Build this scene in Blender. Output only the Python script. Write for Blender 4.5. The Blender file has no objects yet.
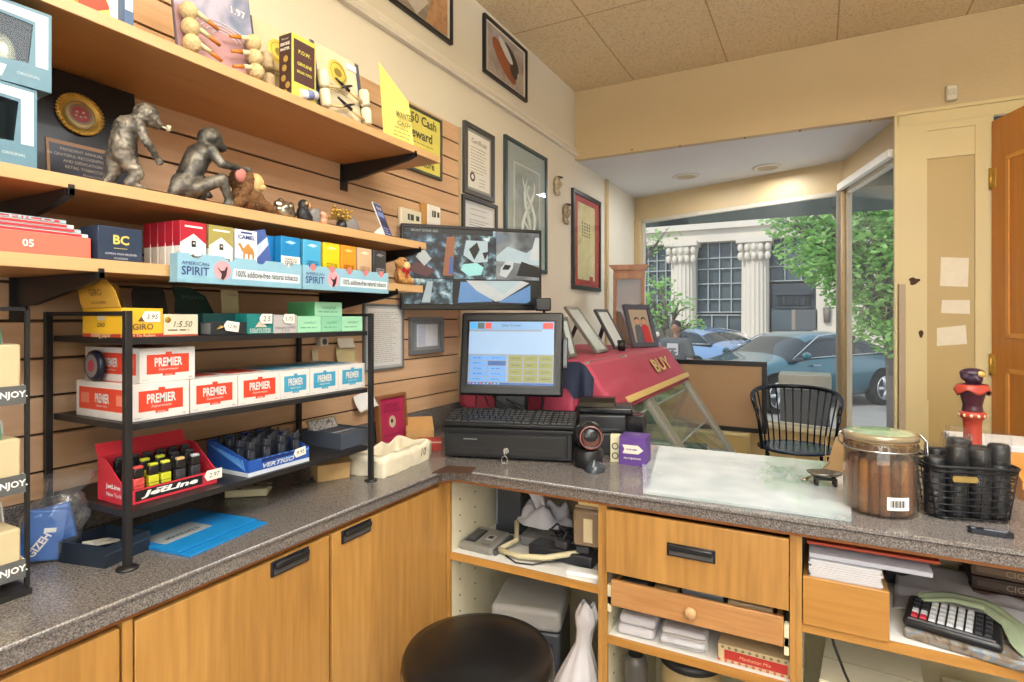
import bpy, bmesh, math, random
from mathutils import Vector, Matrix, Euler, noise
R = math.radians
random.seed(7)
SC = bpy.context.scene
COL = SC.collection
# ------------------------------------------------------------------ camera
EYE = 1.36
YAW = 28.0
FPX = 578.0
HOR = 318.0
cam_d = bpy.data.cameras.new('camera')
cam = bpy.data.objects.new('camera', cam_d); COL.objects.link(cam)
cam.location = (0, 0, EYE); cam.rotation_euler = (R(90), 0, R(YAW))
cam_d.sensor_width = 36; cam_d.lens = 36*FPX/1024
cam_d.shift_y = -(341-HOR)/1024
cam_d.clip_start = .02; cam_d.clip_end = 300
SC.camera = cam
# ------------------------------------------------------------------ world, sun, colour
SC.view_settings.view_transform = 'Standard'; SC.view_settings.look = 'None'
SC.view_settings.exposure = -0.10; SC.view_settings.gamma = 1
SC.view_settings.use_curve_mapping = False
w = bpy.data.worlds.new('world'); SC.world = w; w.use_nodes = True
bg = w.node_tree.nodes['Background']; bg.inputs[0].default_value = (.80, .90, 1, 1); bg.inputs[1].default_value = 1.5
def light(kind, name, loc, rot, energy, color=(1, 1, 1), size=1, sy=None):
    d = bpy.data.lights.new(name, kind); d.energy = energy; d.color = color
    if kind == 'AREA':
        d.size = size
        if sy: d.shape = 'RECTANGLE'; d.size_y = sy
    if kind == 'SUN': d.angle = R(1.0)
    o = bpy.data.objects.new(name, d); COL.objects.link(o); o.location = loc; o.rotation_euler = rot
    return o
light('SUN', 'sun', (0, 0, 20), (R(52), 0, R(-28)), 2.3, (1, .96, .88))
light('AREA', 'added_lamp_fill', (.45, .7, 2.44), (0, 0, 0), 40, (.95, .98, 1), 1.2, 1.2)  # fill from an unseen lamp, added to brighten the shop
light('AREA', 'added_lamp_fill', (.6, -1.2, 2.44), (0, 0, 0), 40, (.95, .98, 1), 1.2, 1.2)  # second added fill, also from an unseen lamp
light('AREA', 'added_uplight', (.45, .7, 2.56), (R(180), 0, 0), 92, (.97, .985, 1), 1.2, 1.2)  # added unseen uplight, put in to brighten ceiling and soffit
light('AREA', 'added_uplight', (.6, -1.2, 2.56), (R(180), 0, 0), 92, (.97, .985, 1), 1.2, 1.2)  # second added uplight, same purpose
light('AREA', 'added_back_fill', (.6, -2.54, 1.55), (R(90), 0, 0), 34, (.95, .98, 1), 2.8, 1.9)  # added fill light; no window is known in the back wall
light('AREA', 'bay_lamp_light', (-.85, 4.25, 2.35), (0, 0, 0), 4.5, (1, .97, .93), .15)
light('AREA', 'bay_lamp_light', (-.31, 4.25, 2.35), (0, 0, 0), 4.5, (1, .97, .93), .15)

# ------------------------------------------------------------------ rays: photograph point -> point in the room
def ray(px, py):
    u = (px-512)/FPX; v = (HOR-py)/FPX
    s, c = math.sin(R(YAW)), math.cos(R(YAW))
    return Vector((-s+c*u, c+s*u, v))
def onX(px, py, X): r = ray(px, py); return Vector((0, 0, EYE))+r*(X/r.x)
def onY(px, py, Y): r = ray(px, py); return Vector((0, 0, EYE))+r*(Y/r.y)
def onZ(px, py, Z): r = ray(px, py); return Vector((0, 0, EYE))+r*((Z-EYE)/r.z)
def onD(px, py, D): return Vector((0, 0, EYE))+ray(px, py)*D

# ------------------------------------------------------------------ materials
def lin(c):
    if isinstance(c, str):
        c = c.lstrip('#'); c = [int(c[i:i+2], 16)/255 for i in (0, 2, 4)]
    return tuple((x/12.92 if x <= .04045 else ((x+.055)/1.055)**2.4) for x in c)+(1,)
_m = {}
def newmat(name):
    m = bpy.data.materials.new(name); m.use_nodes = True
    return m, m.node_tree, m.node_tree.nodes['Principled BSDF']
def M(col, rough=.5, metal=0, var=.06, scale=30, bump=0, coat=0, emit=0, spec=None):
    """plain painted / plastic / paper surface with a slight procedural mottling"""
    k = (col, rough, metal, var, scale, bump, coat, emit, spec)
    if k in _m: return _m[k]
    m, nt, p = newmat('paint_'+str(len(_m)))
    c = lin(col); N = nt.nodes; L = nt.links
    tc = N.new('ShaderNodeTexCoord'); nz = N.new('ShaderNodeTexNoise'); nz.inputs['Scale'].default_value = scale; nz.inputs['Detail'].default_value = 3
    L.new(tc.outputs['Object'], nz.inputs['Vector'])
    mx = N.new('ShaderNodeMix'); mx.data_type = 'RGBA'
    mx.inputs[6].default_value = tuple(max(0, x*(1-var*1.6)) for x in c[:3])+(1,)
    mx.inputs[7].default_value = tuple(min(1, x*(1+var)) for x in c[:3])+(1,)
    L.new(nz.outputs['Fac'], mx.inputs[0]); L.new(mx.outputs[2], p.inputs['Base Color'])
    p.inputs['Roughness'].default_value = rough; p.inputs['Metallic'].default_value = metal
    if coat: p.inputs['Coat Weight'].default_value = coat
    if spec is not None: p.inputs['Specular IOR Level'].default_value = spec
    if emit: L.new(mx.outputs[2], p.inputs['Emission Color']); p.inputs['Emission Strength'].default_value = emit
    if bump:
        b = N.new('ShaderNodeBump'); b.inputs['Strength'].default_value = bump; b.inputs['Distance'].default_value = .004
        L.new(nz.outputs['Fac'], b.inputs['Height']); L.new(b.outputs[0], p.inputs['Normal'])
    _m[k] = m
    return m
def ramp(nt, fac, stops):
    r = nt.nodes.new('ShaderNodeValToRGB'); e = r.color_ramp.elements
    e[0].position = stops[0][0]; e[0].color = lin(stops[0][1])
    e[1].position = stops[-1][0]; e[1].color = lin(stops[-1][1])
    for s in stops[1:-1]:
        x = e.new(s[0]); x.color = lin(s[1])
    nt.links.new(fac, r.inputs[0]); return r.outputs[0]
def wood(name, stops, grain='Z', sc=1.0, rough=.35, figure=5, coat=.15):
    m, nt, p = newmat(name); N = nt.nodes; L = nt.links
    tc = N.new('ShaderNodeTexCoord'); mp = N.new('ShaderNodeMapping')
    g = {'X': (.07, 1, 1), 'Y': (1, .07, 1), 'Z': (1, 1, .07)}[grain]
    mp.inputs['Scale'].default_value = tuple(x*sc for x in g); L.new(tc.outputs['Object'], mp.inputs[0])
    a = N.new('ShaderNodeTexNoise'); a.inputs['Scale'].default_value = figure; a.inputs['Detail'].default_value = 2; a.inputs['Distortion'].default_value = 1.2
    b = N.new('ShaderNodeTexNoise'); b.inputs['Scale'].default_value = 70; b.inputs['Detail'].default_value = 5
    L.new(mp.outputs[0], a.inputs['Vector']); L.new(mp.outputs[0], b.inputs['Vector'])
    ml = N.new('ShaderNodeMath'); ml.operation = 'MULTIPLY'; ml.inputs[1].default_value = 9
    L.new(a.outputs['Fac'], ml.inputs[0])
    sn = N.new('ShaderNodeMath'); sn.operation = 'SINE'; L.new(ml.outputs[0], sn.inputs[0])
    s2 = N.new('ShaderNodeMath'); s2.operation = 'MULTIPLY_ADD'; s2.inputs[1].default_value = .22; s2.inputs[2].default_value = .22; L.new(sn.outputs[0], s2.inputs[0])
    ad = N.new('ShaderNodeMath'); ad.operation = 'MULTIPLY_ADD'; ad.inputs[1].default_value = .55
    L.new(b.outputs['Fac'], ad.inputs[0]); L.new(s2.outputs[0], ad.inputs[2])
    L.new(ramp(nt, ad.outputs[0], stops), p.inputs['Base Color'])
    p.inputs['Roughness'].default_value = rough; p.inputs['Coat Weight'].default_value = coat; p.inputs['Coat Roughness'].default_value = .25
    return m
OAK = wood('honey_oak', [(.15, '#a0733a'), (.42, '#bd8c49'), (.56, '#c99a55'), (.8, '#cfa262')], 'Z', 1.0, .4, 3.5)
OAKX = wood('honey_oak_cross', [(.15, '#a87636'), (.5, '#c48e46'), (.85, '#d2a058')], 'X', 1.0, .4, 4)
OAKY = wood('oak_edge', [(.15, '#a96f2b'), (.5, '#bd8036'), (.85, '#cc9448')], 'Y', 1.0, .4, 4)
PINE = wood('pine_board', [(.1, '#a5713c'), (.5, '#c99660'), (.85, '#dcb080')], 'X', 1.6, .5, 6)
SHELFW = wood('shelf_laminate', [(.1, '#b5804a'), (.5, '#c59158'), (.9, '#d2a26a')], 'Y', .8, .42, 3)
SHELFE = wood('shelf_edge', [(.1, '#c49d6c'), (.5, '#cfa979'), (.9, '#d8b586')], 'Y', .8, .45, 3)
SLAT = wood('slat_wood', [(.12, '#c29a74'), (.5, '#d8b593'), (.85, '#e3c6a6')], 'Y', .7, .45, 4, .1)
DOORW = wood('door_wood', [(.1, '#b5702c'), (.5, '#c9843a'), (.9, '#d6964c')], 'Z', 1.0, .35, 3)
WALNUT = wood('cabinet_wood', [(.1, '#8a5226'), (.5, '#a66a35'), (.9, '#b87c45')], 'Z', 2, .4, 5)
def granite():
    m, nt, p = newmat('speckled_counter'); N = nt.nodes; L = nt.links
    tc = N.new('ShaderNodeTexCoord'); a = N.new('ShaderNodeTexNoise'); a.inputs['Scale'].default_value = 300; a.inputs['Detail'].default_value = 2; a.inputs['Roughness'].default_value = .7
    v = N.new('ShaderNodeTexVoronoi'); v.inputs['Scale'].default_value = 450
    L.new(tc.outputs['Object'], a.inputs['Vector']); L.new(tc.outputs['Object'], v.inputs['Vector'])
    mx = N.new('ShaderNodeMix'); mx.data_type = 'RGBA'; mx.inputs[0].default_value = .5
    c1 = ramp(nt, a.outputs['Fac'], [(.33, '#35322f'), (.45, '#5e5957'), (.55, '#78726f'), (.66, '#a8a09a')])
    c2 = ramp(nt, v.outputs['Color'], [(.1, '#413c39'), (.5, '#706a67'), (.9, '#989089')])
    L.new(c1, mx.inputs[6]); L.new(c2, mx.inputs[7]); L.new(mx.outputs[2], p.inputs['Base Color'])
    p.inputs['Roughness'].default_value = .22; p.inputs['Coat Weight'].default_value = .2
    return m
GRAN = granite()
def wallmat(name, col, rough=.7, bump=.25, scale=60, var='#000000'):
    m, nt, p = newmat(name); N = nt.nodes; L = nt.links
    tc = N.new('ShaderNodeTexCoord'); a = N.new('ShaderNodeTexNoise'); a.inputs['Scale'].default_value = scale; a.inputs['Detail'].default_value = 4
    b = N.new('ShaderNodeTexNoise'); b.inputs['Scale'].default_value = 2.5; b.inputs['Detail'].default_value = 3
    L.new(tc.outputs['Object'], a.inputs['Vector']); L.new(tc.outputs['Object'], b.inputs['Vector'])
    c = lin(col)
    mx = N.new('ShaderNodeMix'); mx.data_type = 'RGBA'
    mx.inputs[6].default_value = tuple(x*.92 for x in c[:3])+(1,); mx.inputs[7].default_value = tuple(min(1, x*1.05) for x in c[:3])+(1,)
    L.new(b.outputs['Fac'], mx.inputs[0]); L.new(mx.outputs[2], p.inputs['Base Color'])
    bp = N.new('ShaderNodeBump'); bp.inputs['Strength'].default_value = bump; bp.inputs['Distance'].default_value = .003
    L.new(a.outputs['Fac'], bp.inputs['Height']); L.new(bp.outputs[0], p.inputs['Normal'])
    p.inputs['Roughness'].default_value = rough
    return m
CREAM = wallmat('cream_wall_paint', '#e0dacb')
OCHRE = wallmat('ochre_wall_paint', '#c8b28a', .45, .4)
BAYW = wallmat('bay_white_paint', '#e2ddd2', .7, .2)
BAYC = wallmat('bay_ceiling_paint', '#dcdde0', .6, .3)
PANELP = wallmat('cream_panel_paint', '#d8c898', .45, .05)
PANELD = wallmat('tan_panel_paint', '#bfa770', .45, .05)
def ceilmat():
    m, nt, p = newmat('ceiling_tile'); N = nt.nodes; L = nt.links
    tc = N.new('ShaderNodeTexCoord'); mp = N.new('ShaderNodeMapping'); mp.inputs['Location'].default_value = (-.628+.5460*10, -3.5+.86*20, 0)
    L.new(tc.outputs['Object'], mp.inputs[0])
    br = N.new('ShaderNodeTexBrick'); br.offset = 0; br.inputs['Scale'].default_value = 1
    br.inputs['Brick Width'].default_value = .546; br.inputs['Row Height'].default_value = .86; br.inputs['Mortar Size'].default_value = .004
    br.inputs['Color1'].default_value = lin('#ecd9b2'); br.inputs['Color2'].default_value = lin('#efddb8'); br.inputs['Mortar'].default_value = lin('#c4ab7c')
    L.new(mp.outputs[0], br.inputs['Vector'])
    a = N.new('ShaderNodeTexNoise'); a.inputs['Scale'].default_value = 90; a.inputs['Detail'].default_value = 4
    L.new(tc.outputs['Object'], a.inputs['Vector'])
    rr = ramp(nt, a.outputs['Fac'], [(.34, '#dfd7c9'), (.5, '#ffffff')])
    mx = N.new('ShaderNodeMix'); mx.data_type = 'RGBA'; mx.blend_type = 'MULTIPLY'; mx.inputs[0].default_value = .8
    L.new(br.outputs[0], mx.inputs[6]); L.new(rr, mx.inputs[7]); L.new(mx.outputs[2], p.inputs['Base Color'])
    bp = N.new('ShaderNodeBump'); bp.inputs['Strength'].default_value = .4; bp.inputs['Distance'].default_value = .003
    L.new(a.outputs['Fac'], bp.inputs['Height']); L.new(bp.outputs[0], p.inputs['Normal'])
    p.inputs['Roughness'].default_value = .8
    return m
CEIL = ceilmat()
def glassmat(name, tint=(1, 1, 1), refl=.5, rough=.0, haze=0.0):
    """thin clear sheet: see-through with a fresnel mirror on top"""
    m = bpy.data.materials.new(name); m.use_nodes = True; nt = m.node_tree; N = nt.nodes; L = nt.links; N.clear()
    o = N.new('ShaderNodeOutputMaterial'); t = N.new('ShaderNodeBsdfTransparent'); t.inputs[0].default_value = tint+(1,)
    g = N.new('ShaderNodeBsdfGlossy'); g.inputs['Roughness'].default_value = rough
    lw = N.new('ShaderNodeFresnel'); lw.inputs[0].default_value = 1.45
    k = N.new('ShaderNodeMath'); k.operation = 'MULTIPLY'; k.inputs[1].default_value = refl; L.new(lw.outputs[0], k.inputs[0])
    ge = N.new('ShaderNodeNewGeometry'); iv = N.new('ShaderNodeMath'); iv.operation = 'SUBTRACT'; iv.inputs[0].default_value = 1; L.new(ge.outputs['Backfacing'], iv.inputs[1])
    k0 = k; k = N.new('ShaderNodeMath'); k.operation = 'MULTIPLY'; k.use_clamp = True; L.new(k0.outputs[0], k.inputs[0]); L.new(iv.outputs[0], k.inputs[1])
    mx = N.new('ShaderNodeMixShader'); L.new(k.outputs[0], mx.inputs[0]); L.new(t.outputs[0], mx.inputs[1]); L.new(g.outputs[0], mx.inputs[2])
    out = mx.outputs[0]
    if haze:
        d = N.new('ShaderNodeBsdfDiffuse'); d.inputs[0].default_value = (.85, .9, .95, 1)
        nz = N.new('ShaderNodeTexNoise'); nz.inputs['Scale'].default_value = 5
        tc = N.new('ShaderNodeTexCoord'); L.new(tc.outputs['Object'], nz.inputs['Vector'])
        q = N.new('ShaderNodeMath'); q.operation = 'MULTIPLY'; q.inputs[1].default_value = haze*2; L.new(nz.outputs['Fac'], q.inputs[0])
        m2 = N.new('ShaderNodeMixShader'); L.new(q.outputs[0], m2.inputs[0]); L.new(out, m2.inputs[1]); L.new(d.outputs[0], m2.inputs[2]); out = m2.outputs[0]
    L.new(out, o.inputs[0])
    return m
GLASS = glassmat('window_glass', refl=.5, haze=.02)
GLASST = glassmat('counter_glass', (.86, .95, .92), 2.6, .03, .30)  # pale haze stands in for sky and building mirrored in the sheet
WRAP = glassmat('film_wrap', (.97, .97, .97), 1.1, .2, .008)
GLASSP = glassmat('picture_glass', refl=.9)
BAGM = glassmat('thin_clear_plastic', (.97, .97, .97), 2.3, .2, .05)
BLACK = M('#1a1a1b', .4); BLACKM = M('#252426', .55); DKGREY = M('#3a3c3f', .5); METALB = M('#2b2a2b', .4, .3)
WHITE = M('#eeeeec', .6); PAPER = M('#f0efe9', .8); GOLD = M('#c9a24a', .35, .6, .2, 60); CHROME = M('#c8cacc', .15, 1, .02)
# ------------------------------------------------------------------ mesh builder
class MB:
    def __init__(s): s.bm = bmesh.new(); s.T = Matrix.Identity(4); s.mi = 0
    def at(s, loc=(0, 0, 0), rot=(0, 0, 0), sc=(1, 1, 1)):
        s.T = Matrix.LocRotScale(Vector(loc), Euler([R(a) for a in rot]), Vector(sc)); return s
    def _v(s, p): return s.bm.verts.new(s.T @ Vector(p))
    def _f(s, vs, mi=None, smooth=False):
        try: f = s.bm.faces.new(vs)
        except ValueError: return None
        f.material_index = s.mi if mi is None else mi; f.smooth = smooth; return f
    def box(s, x0, x1, y0, y1, z0, z1, mi=None, bev=0, seg=2, tx=0, ty=0):
        """axis box; tx, ty shrink the top face"""
        P = [(x0, y0, z0), (x1, y0, z0), (x1, y1, z0), (x0, y1, z0), (x0+tx, y0+ty, z1), (x1-tx, y0+ty, z1), (x1-tx, y1-ty, z1), (x0+tx, y1-ty, z1)]
        v = [s._v(p) for p in P]
        fs = [s._f([v[i] for i in q], mi) for q in ((3, 2, 1, 0), (4, 5, 6, 7), (0, 1, 5, 4), (1, 2, 6, 5), (2, 3, 7, 6), (3, 0, 4, 7))]
        if bev:
            es = {e for f in fs for e in f.edges}
            r = bmesh.ops.bevel(s.bm, geom=list(es), offset=bev, segments=seg, affect='EDGES', profile=.5)
            m_ = s.mi if mi is None else mi
            for f in r['faces']: f.material_index = m_; f.smooth = True
        return s
    def quad(s, pts, mi=None): s._f([s._v(p) for p in pts], mi); return s
    def cyl(s, p0, p1, r0, r1=None, n=16, mi=None, cap=True, smooth=True):
        p0 = Vector(p0); p1 = Vector(p1); r1 = r0 if r1 is None else r1
        d = (p1-p0).normalized(); a = d.orthogonal().normalized(); b = d.cross(a)
        A = []; B = []
        for i in range(n):
            t = 2*math.pi*i/n; o = a*math.cos(t)+b*math.sin(t)
            A.append(s._v(p0+o*r0)); B.append(s._v(p1+o*r1))
        for i in range(n): s._f([A[i], A[(i+1) % n], B[(i+1) % n], B[i]], mi, smooth)
        if cap: s._f(A[::-1], mi); s._f(B, mi)
        return s
    def tube(s, pts, r, n=8, mi=None, closed=False):
        pts = [Vector(p) for p in pts]; rings = []; N = len(pts); a = None
        for i, p in enumerate(pts):
            if closed: d = pts[(i+1) % N]-pts[i-1]
            else: d = pts[min(i+1, N-1)]-pts[max(i-1, 0)]
            d.normalize()
            if a is None: a = d.orthogonal().normalized()
            a = (a-d*a.dot(d)); a = a.normalized() if a.length > 1e-6 else d.orthogonal().normalized()
            b = d.cross(a); rr = r[i] if isinstance(r, (list, tuple)) else r
            rings.append([s._v(p+(a*math.cos(2*math.pi*k/n)+b*math.sin(2*math.pi*k/n))*rr) for k in range(n)])
        for i in range(N if closed else N-1):
            A = rings[i]; B = rings[(i+1) % N]
            for k in range(n): s._f([A[k], A[(k+1) % n], B[(k+1) % n], B[k]], mi, True)
        if not closed: s._f(rings[0][::-1], mi); s._f(rings[-1], mi)
        return s
    def lathe(s, prof, n=24, c=(0, 0, 0), mi=None, smooth=True, sx=1, sy=1):
        rings = []
        for (r, z) in prof:
            if r < 1e-6: rings.append([s._v((c[0], c[1], c[2]+z))])
            else: rings.append([s._v((c[0]+sx*r*math.cos(2*math.pi*k/n), c[1]+sy*r*math.sin(2*math.pi*k/n), c[2]+z)) for k in range(n)])
        for A, B in zip(rings, rings[1:]):
            for k in range(n):
                k2 = (k+1) % n
                if len(A) == 1 and len(B) == 1: continue
                if len(A) == 1: s._f([A[0], B[k2], B[k]][::-1], mi, smooth)
                elif len(B) == 1: s._f([A[k], A[k2], B[0]], mi, smooth)
                else: s._f([A[k], A[k2], B[k2], B[k]], mi, smooth)
        return s
    def ell(s, c, r, n=16, m=10, mi=None):
        if not isinstance(r, (tuple, list)): r = (r, r, r)
        rings = []
        for j in range(m+1):
            t = math.pi*j/m; z = -math.cos(t); q = math.sin(t)
            if j in (0, m): rings.append([s._v((c[0], c[1], c[2]+z*r[2]))])
            else: rings.append([s._v((c[0]+r[0]*q*math.cos(2*math.pi*k/n), c[1]+r[1]*q*math.sin(2*math.pi*k/n), c[2]+z*r[2])) for k in range(n)])
        for A, B in zip(rings, rings[1:]):
            for k in range(n):
                k2 = (k+1) % n
                if len(A) == 1: s._f([A[0], B[k2], B[k]][::-1], mi, True)
                elif len(B) == 1: s._f([A[k], A[k2], B[0]], mi, True)
                else: s._f([A[k], A[k2], B[k2], B[k]], mi, True)
        return s
    def prism(s, poly, d0, d1, axis='y', mi=None, smooth=False):
        """2D polygon extruded along axis; poly coords are the other two axes in order"""
        def P(a, b, d): return {'y': (a, d, b), 'x': (d, a, b), 'z': (a, b, d)}[axis]
        A = [s._v(P(a, b, d0)) for a, b in poly]; B = [s._v(P(a, b, d1)) for a, b in poly]; n = len(poly)
        s._f(A, mi); s._f(B[::-1], mi)
        for i in range(n): s._f([A[i], A[(i+1) % n], B[(i+1) % n], B[i]], mi, smooth)
        return s
    def grid(s, fn, nu, nv, mi=None, closed_u=False, smooth=True):
        V = [[s._v(fn(i/nu, j/nv)) for j in range(nv+1)] for i in range(nu+(0 if closed_u else 1))]
        for i in range(nu):
            for j in range(nv):
                A = V[i]; B = V[(i+1) % len(V)]
                s._f([A[j], B[j], B[j+1], A[j+1]], mi, smooth)
        return s
    def text(s, body, loc, width=None, height=None, mi=0, face='-y', ext=.0004, align='CENTER', bold=0, shear=0, tilt=0):
        """lettering laid on a face, local frame: face -y (front), +z (top), -x (left side)"""
        cu = bpy.data.curves.new('lettering', 'FONT'); cu.body = body; cu.align_x = align; cu.align_y = 'CENTER'
        cu.size = 1; cu.extrude = 0; cu.resolution_u = 2; cu.offset = bold; cu.shear = shear
        ob = bpy.data.objects.new('lettering', cu); COL.objects.link(ob)
        dg = bpy.context.evaluated_depsgraph_get(); me = bpy.data.meshes.new_from_object(ob.evaluated_get(dg))
        bpy.data.objects.remove(ob); bpy.data.curves.remove(cu)
        if not me.vertices: return s
        xs = [v.co.x for v in me.vertices]; ys = [v.co.y for v in me.vertices]
        w0 = max(xs)-min(xs) or 1; h0 = max(ys)-min(ys) or 1
        if width and height: sx, sy = width/w0, height/h0
        elif width: sx = sy = width/w0
        else: sx = sy = height/h0
        cy = (max(ys)+min(ys))/2; cx = (max(xs)+min(xs))/2 if align == 'CENTER' else 0
        rot = {'-y': (90, 0, 0), '+z': (0, 0, 0), '-x': (90, 0, -90), '+x': (90, 0, 90)}[face]
        X = Matrix.LocRotScale(Vector(loc), Euler([R(a) for a in rot]), None) @ Matrix.Rotation(R(tilt), 4, 'Z')
        vs = [s._v(X @ Vector(((v.co.x-cx)*sx, (v.co.y-cy)*sy, ext))) for v in me.vertices]
        for p in me.polygons: s._f([vs[i] for i in p.vertices], mi)
        bpy.data.meshes.remove(me); return s
    def build(s, name, mats, parent=None, loc=None, rot=None, sub=0, solid=0, rec=True):
        me = bpy.data.meshes.new(name)
        if rec: bmesh.ops.recalc_face_normals(s.bm, faces=s.bm.faces)
        s.bm.to_mesh(me); s.bm.free()
        for m in (mats if isinstance(mats, (list, tuple)) else [mats]): me.materials.append(m)
        o = bpy.data.objects.new(name, me); COL.objects.link(o)
        if parent: o.parent = parent
        if loc: o.location = loc
        if rot: o.rotation_euler = [R(a) for a in rot]
        if solid: md = o.modifiers.new('thickness', 'SOLIDIFY'); md.thickness = solid; md.offset = 0
        if sub: md = o.modifiers.new('smooth', 'SUBSURF'); md.levels = sub; md.render_levels = sub
        return o
def tag(o, label, cat, group=None, kind=None):
    o['label'] = label; o['category'] = cat
    if group: o['group'] = group
    if kind: o['kind'] = kind
    return o
def thing(name, label, cat, loc=(0, 0, 0), rz=0, group=None, rx=0, ry=0):
    o = bpy.data.objects.new(name, None); COL.objects.link(o); o.empty_display_size = .05
    o.location = loc; o.rotation_euler = (R(rx), R(ry), R(rz)); return tag(o, label, cat, group)
def struct(o): o['kind'] = 'structure'; return o
def dup(root, loc, rz=None, label=None):
    r = root.copy(); COL.objects.link(r); r.location = loc
    if rz is not None: r.rotation_euler = (root.rotation_euler[0], root.rotation_euler[1], R(rz))
    if label: r['label'] = label
    for ch in list(root.children):
        c = ch.copy(); COL.objects.link(c); c.parent = r
        for g in list(ch.children):
            d = g.copy(); COL.objects.link(d); d.parent = c
    return r
def blob(name, shapes, voxel, mats, parent=None, loc=None, rot=None, smooth=4, rough=0):
    """one continuous surface grown from overlapping tapered limbs and ellipsoids"""
    b = MB()
    for sh in shapes:
        if sh[0] == 'c':
            _, p0, p1, r0, r1 = sh; b.at().cyl(p0, p1, r0, r1, 12); b.ell(p0, r0, 12, 8); b.ell(p1, r1, 12, 8)
        else:
            _, c, r = sh[:3]; b.at(c, sh[3] if len(sh) > 3 else (0, 0, 0)); b.ell((0, 0, 0), r, 16, 10); b.at()
    o = b.build(name+'_raw', mats)
    md = o.modifiers.new('r', 'REMESH'); md.mode = 'VOXEL'; md.voxel_size = voxel
    sm = o.modifiers.new('s', 'SMOOTH'); sm.iterations = smooth; sm.factor = .5
    dg = bpy.context.evaluated_depsgraph_get(); me = bpy.data.meshes.new_from_object(o.evaluated_get(dg))
    bpy.data.objects.remove(o)
    if rough:
        for v in me.vertices: v.co += v.normal*noise.noise(v.co*rough[1])*rough[0]
    for p in me.polygons: p.use_smooth = True
    me.materials.clear()
    for m in (mats if isinstance(mats, (list, tuple)) else [mats]): me.materials.append(m)
    me.name = name; q = bpy.data.objects.new(name, me); COL.objects.link(q)
    if parent: q.parent = parent
    if loc: q.location = loc
    if rot: q.rotation_euler = [R(a) for a in rot]
    return q

# ================================================================== THE ROOM
WX = -1.40          # painted left wall
SX = -1.385         # face of the slat wall
FY = 3.50           # soffit / front wall plane
CZ = 2.826          # ceiling
SOF = 2.385         # soffit bottom
CT = .91            # counter top
BF = .16            # raised bay floor
b = MB(); b.box(-1.5, 2.6, -2.7, 3.6, -.05, 0); struct(b.build('floor', M('#6d5a48', .5, 0, .15, 6)))
b = MB(); b.box(-1.5, 2.6, -2.7, 3.6, CZ, CZ+.06); struct(b.build('ceiling', CEIL))
b = MB(); b.box(-1.5, WX, -2.7, 5.0, 0, CZ); b.box(WX, WX+.02, 4.09, 4.13, 0, SOF, 1); struct(b.build('wall_left', [CREAM, OCHRE]))
b = MB(); b.box(2.5, 2.6, -2.7, 3.6, 0, CZ); struct(b.build('wall_right', BAYW))
b = MB(); b.box(-1.5, 2.6, -2.7, -2.6, 0, CZ); struct(b.build('wall_back', BAYW))
# front wall: soffit over the display bay, wall above and beside the door
b = MB()
b.box(WX, 2.5, FY, FY+.05, SOF, CZ)
b.box(1.66, 2.5, FY, FY+.05, 0, SOF)
for px, py in ((632, 150), (680, 146), (745, 138), (800, 131), (870, 121)):
    q = onY(px, py, FY); b.box(q.x-.006, q.x+.006, FY-.004, FY, q.z-.004, q.z+.004, 1)
struct(b.build('wall_front', [OCHRE, M('#7a6038', .6)]))
# panelled post between bay and door
x0, x1 = .349, .731
b = MB()
b.box(x0, x1, FY+.012, FY+.06, 0, SOF, 1)
for (a, c, z0, z1) in ((x0, .472, .95, SOF-.06), (x0, .478, 0, .95+.0), (.662, x1, 0, SOF-.06), (.472, .662, 2.288, SOF-.06)):
    b.box(a, c, FY-.002, FY+.03, z0, z1, 0)
b.box(.472, .662, FY+.004, FY+.03, 2.15, 2.288, 0)
b.box(x0, 1.66, FY-.004, FY+.03, SOF-.06, SOF-.002, 0)
b.box(x0-.002, 1.66, FY-.014, FY+.02, SOF-.004, SOF+.012, 0)
b.box(1.60, 1.66, FY-.002, FY+.06, 0, SOF-.06, 0)
b.box(x0-.012, x0+.005, FY-.004, FY+.05, 0, SOF, 0)
b.box(x0+.0, x0+.035, FY-.004, FY+.0, 0, 1.53, 2)
struct(b.build('trim_1', [PANELP, PANELD, M('#b5a48c', .6)]))
# peeled paint, keyhole on the post
b = MB()
q = onY(914, 281, FY-.004); pts = []
for k in range(14):
    t = 2*math.pi*k/14; r = .021*(1+.25*math.sin(3*t+1)+.12*math.sin(5*t)); pts.append((q.x+r*math.cos(t), q.z+r*math.sin(t)*.85))
b.prism(pts, FY-.0075, FY-.0045); q = onY(921, 333, FY-.004)
b.prism([(q.x+.010*math.cos(t*.628), q.z+.014*math.sin(t*.628)-(.01 if t in (7, 8) else 0)) for t in range(10)], FY-.0075, FY-.0045)
struct(b.build('trim_2', M('#4a3020', .8)))
# picture rail along the left wall
b = MB()
rz0 = 2.405
b.prism([(WX, rz0), (WX+.022, rz0), (WX+.028, rz0+.012), (WX+.018, rz0+.03), (WX+.010, rz0+.040), (WX+.008, rz0+.055), (WX, rz0+.06)], -2.6, 3.5, 'y')
struct(b.build('trim_3', M('#e8e2d6', .5)))
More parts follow.
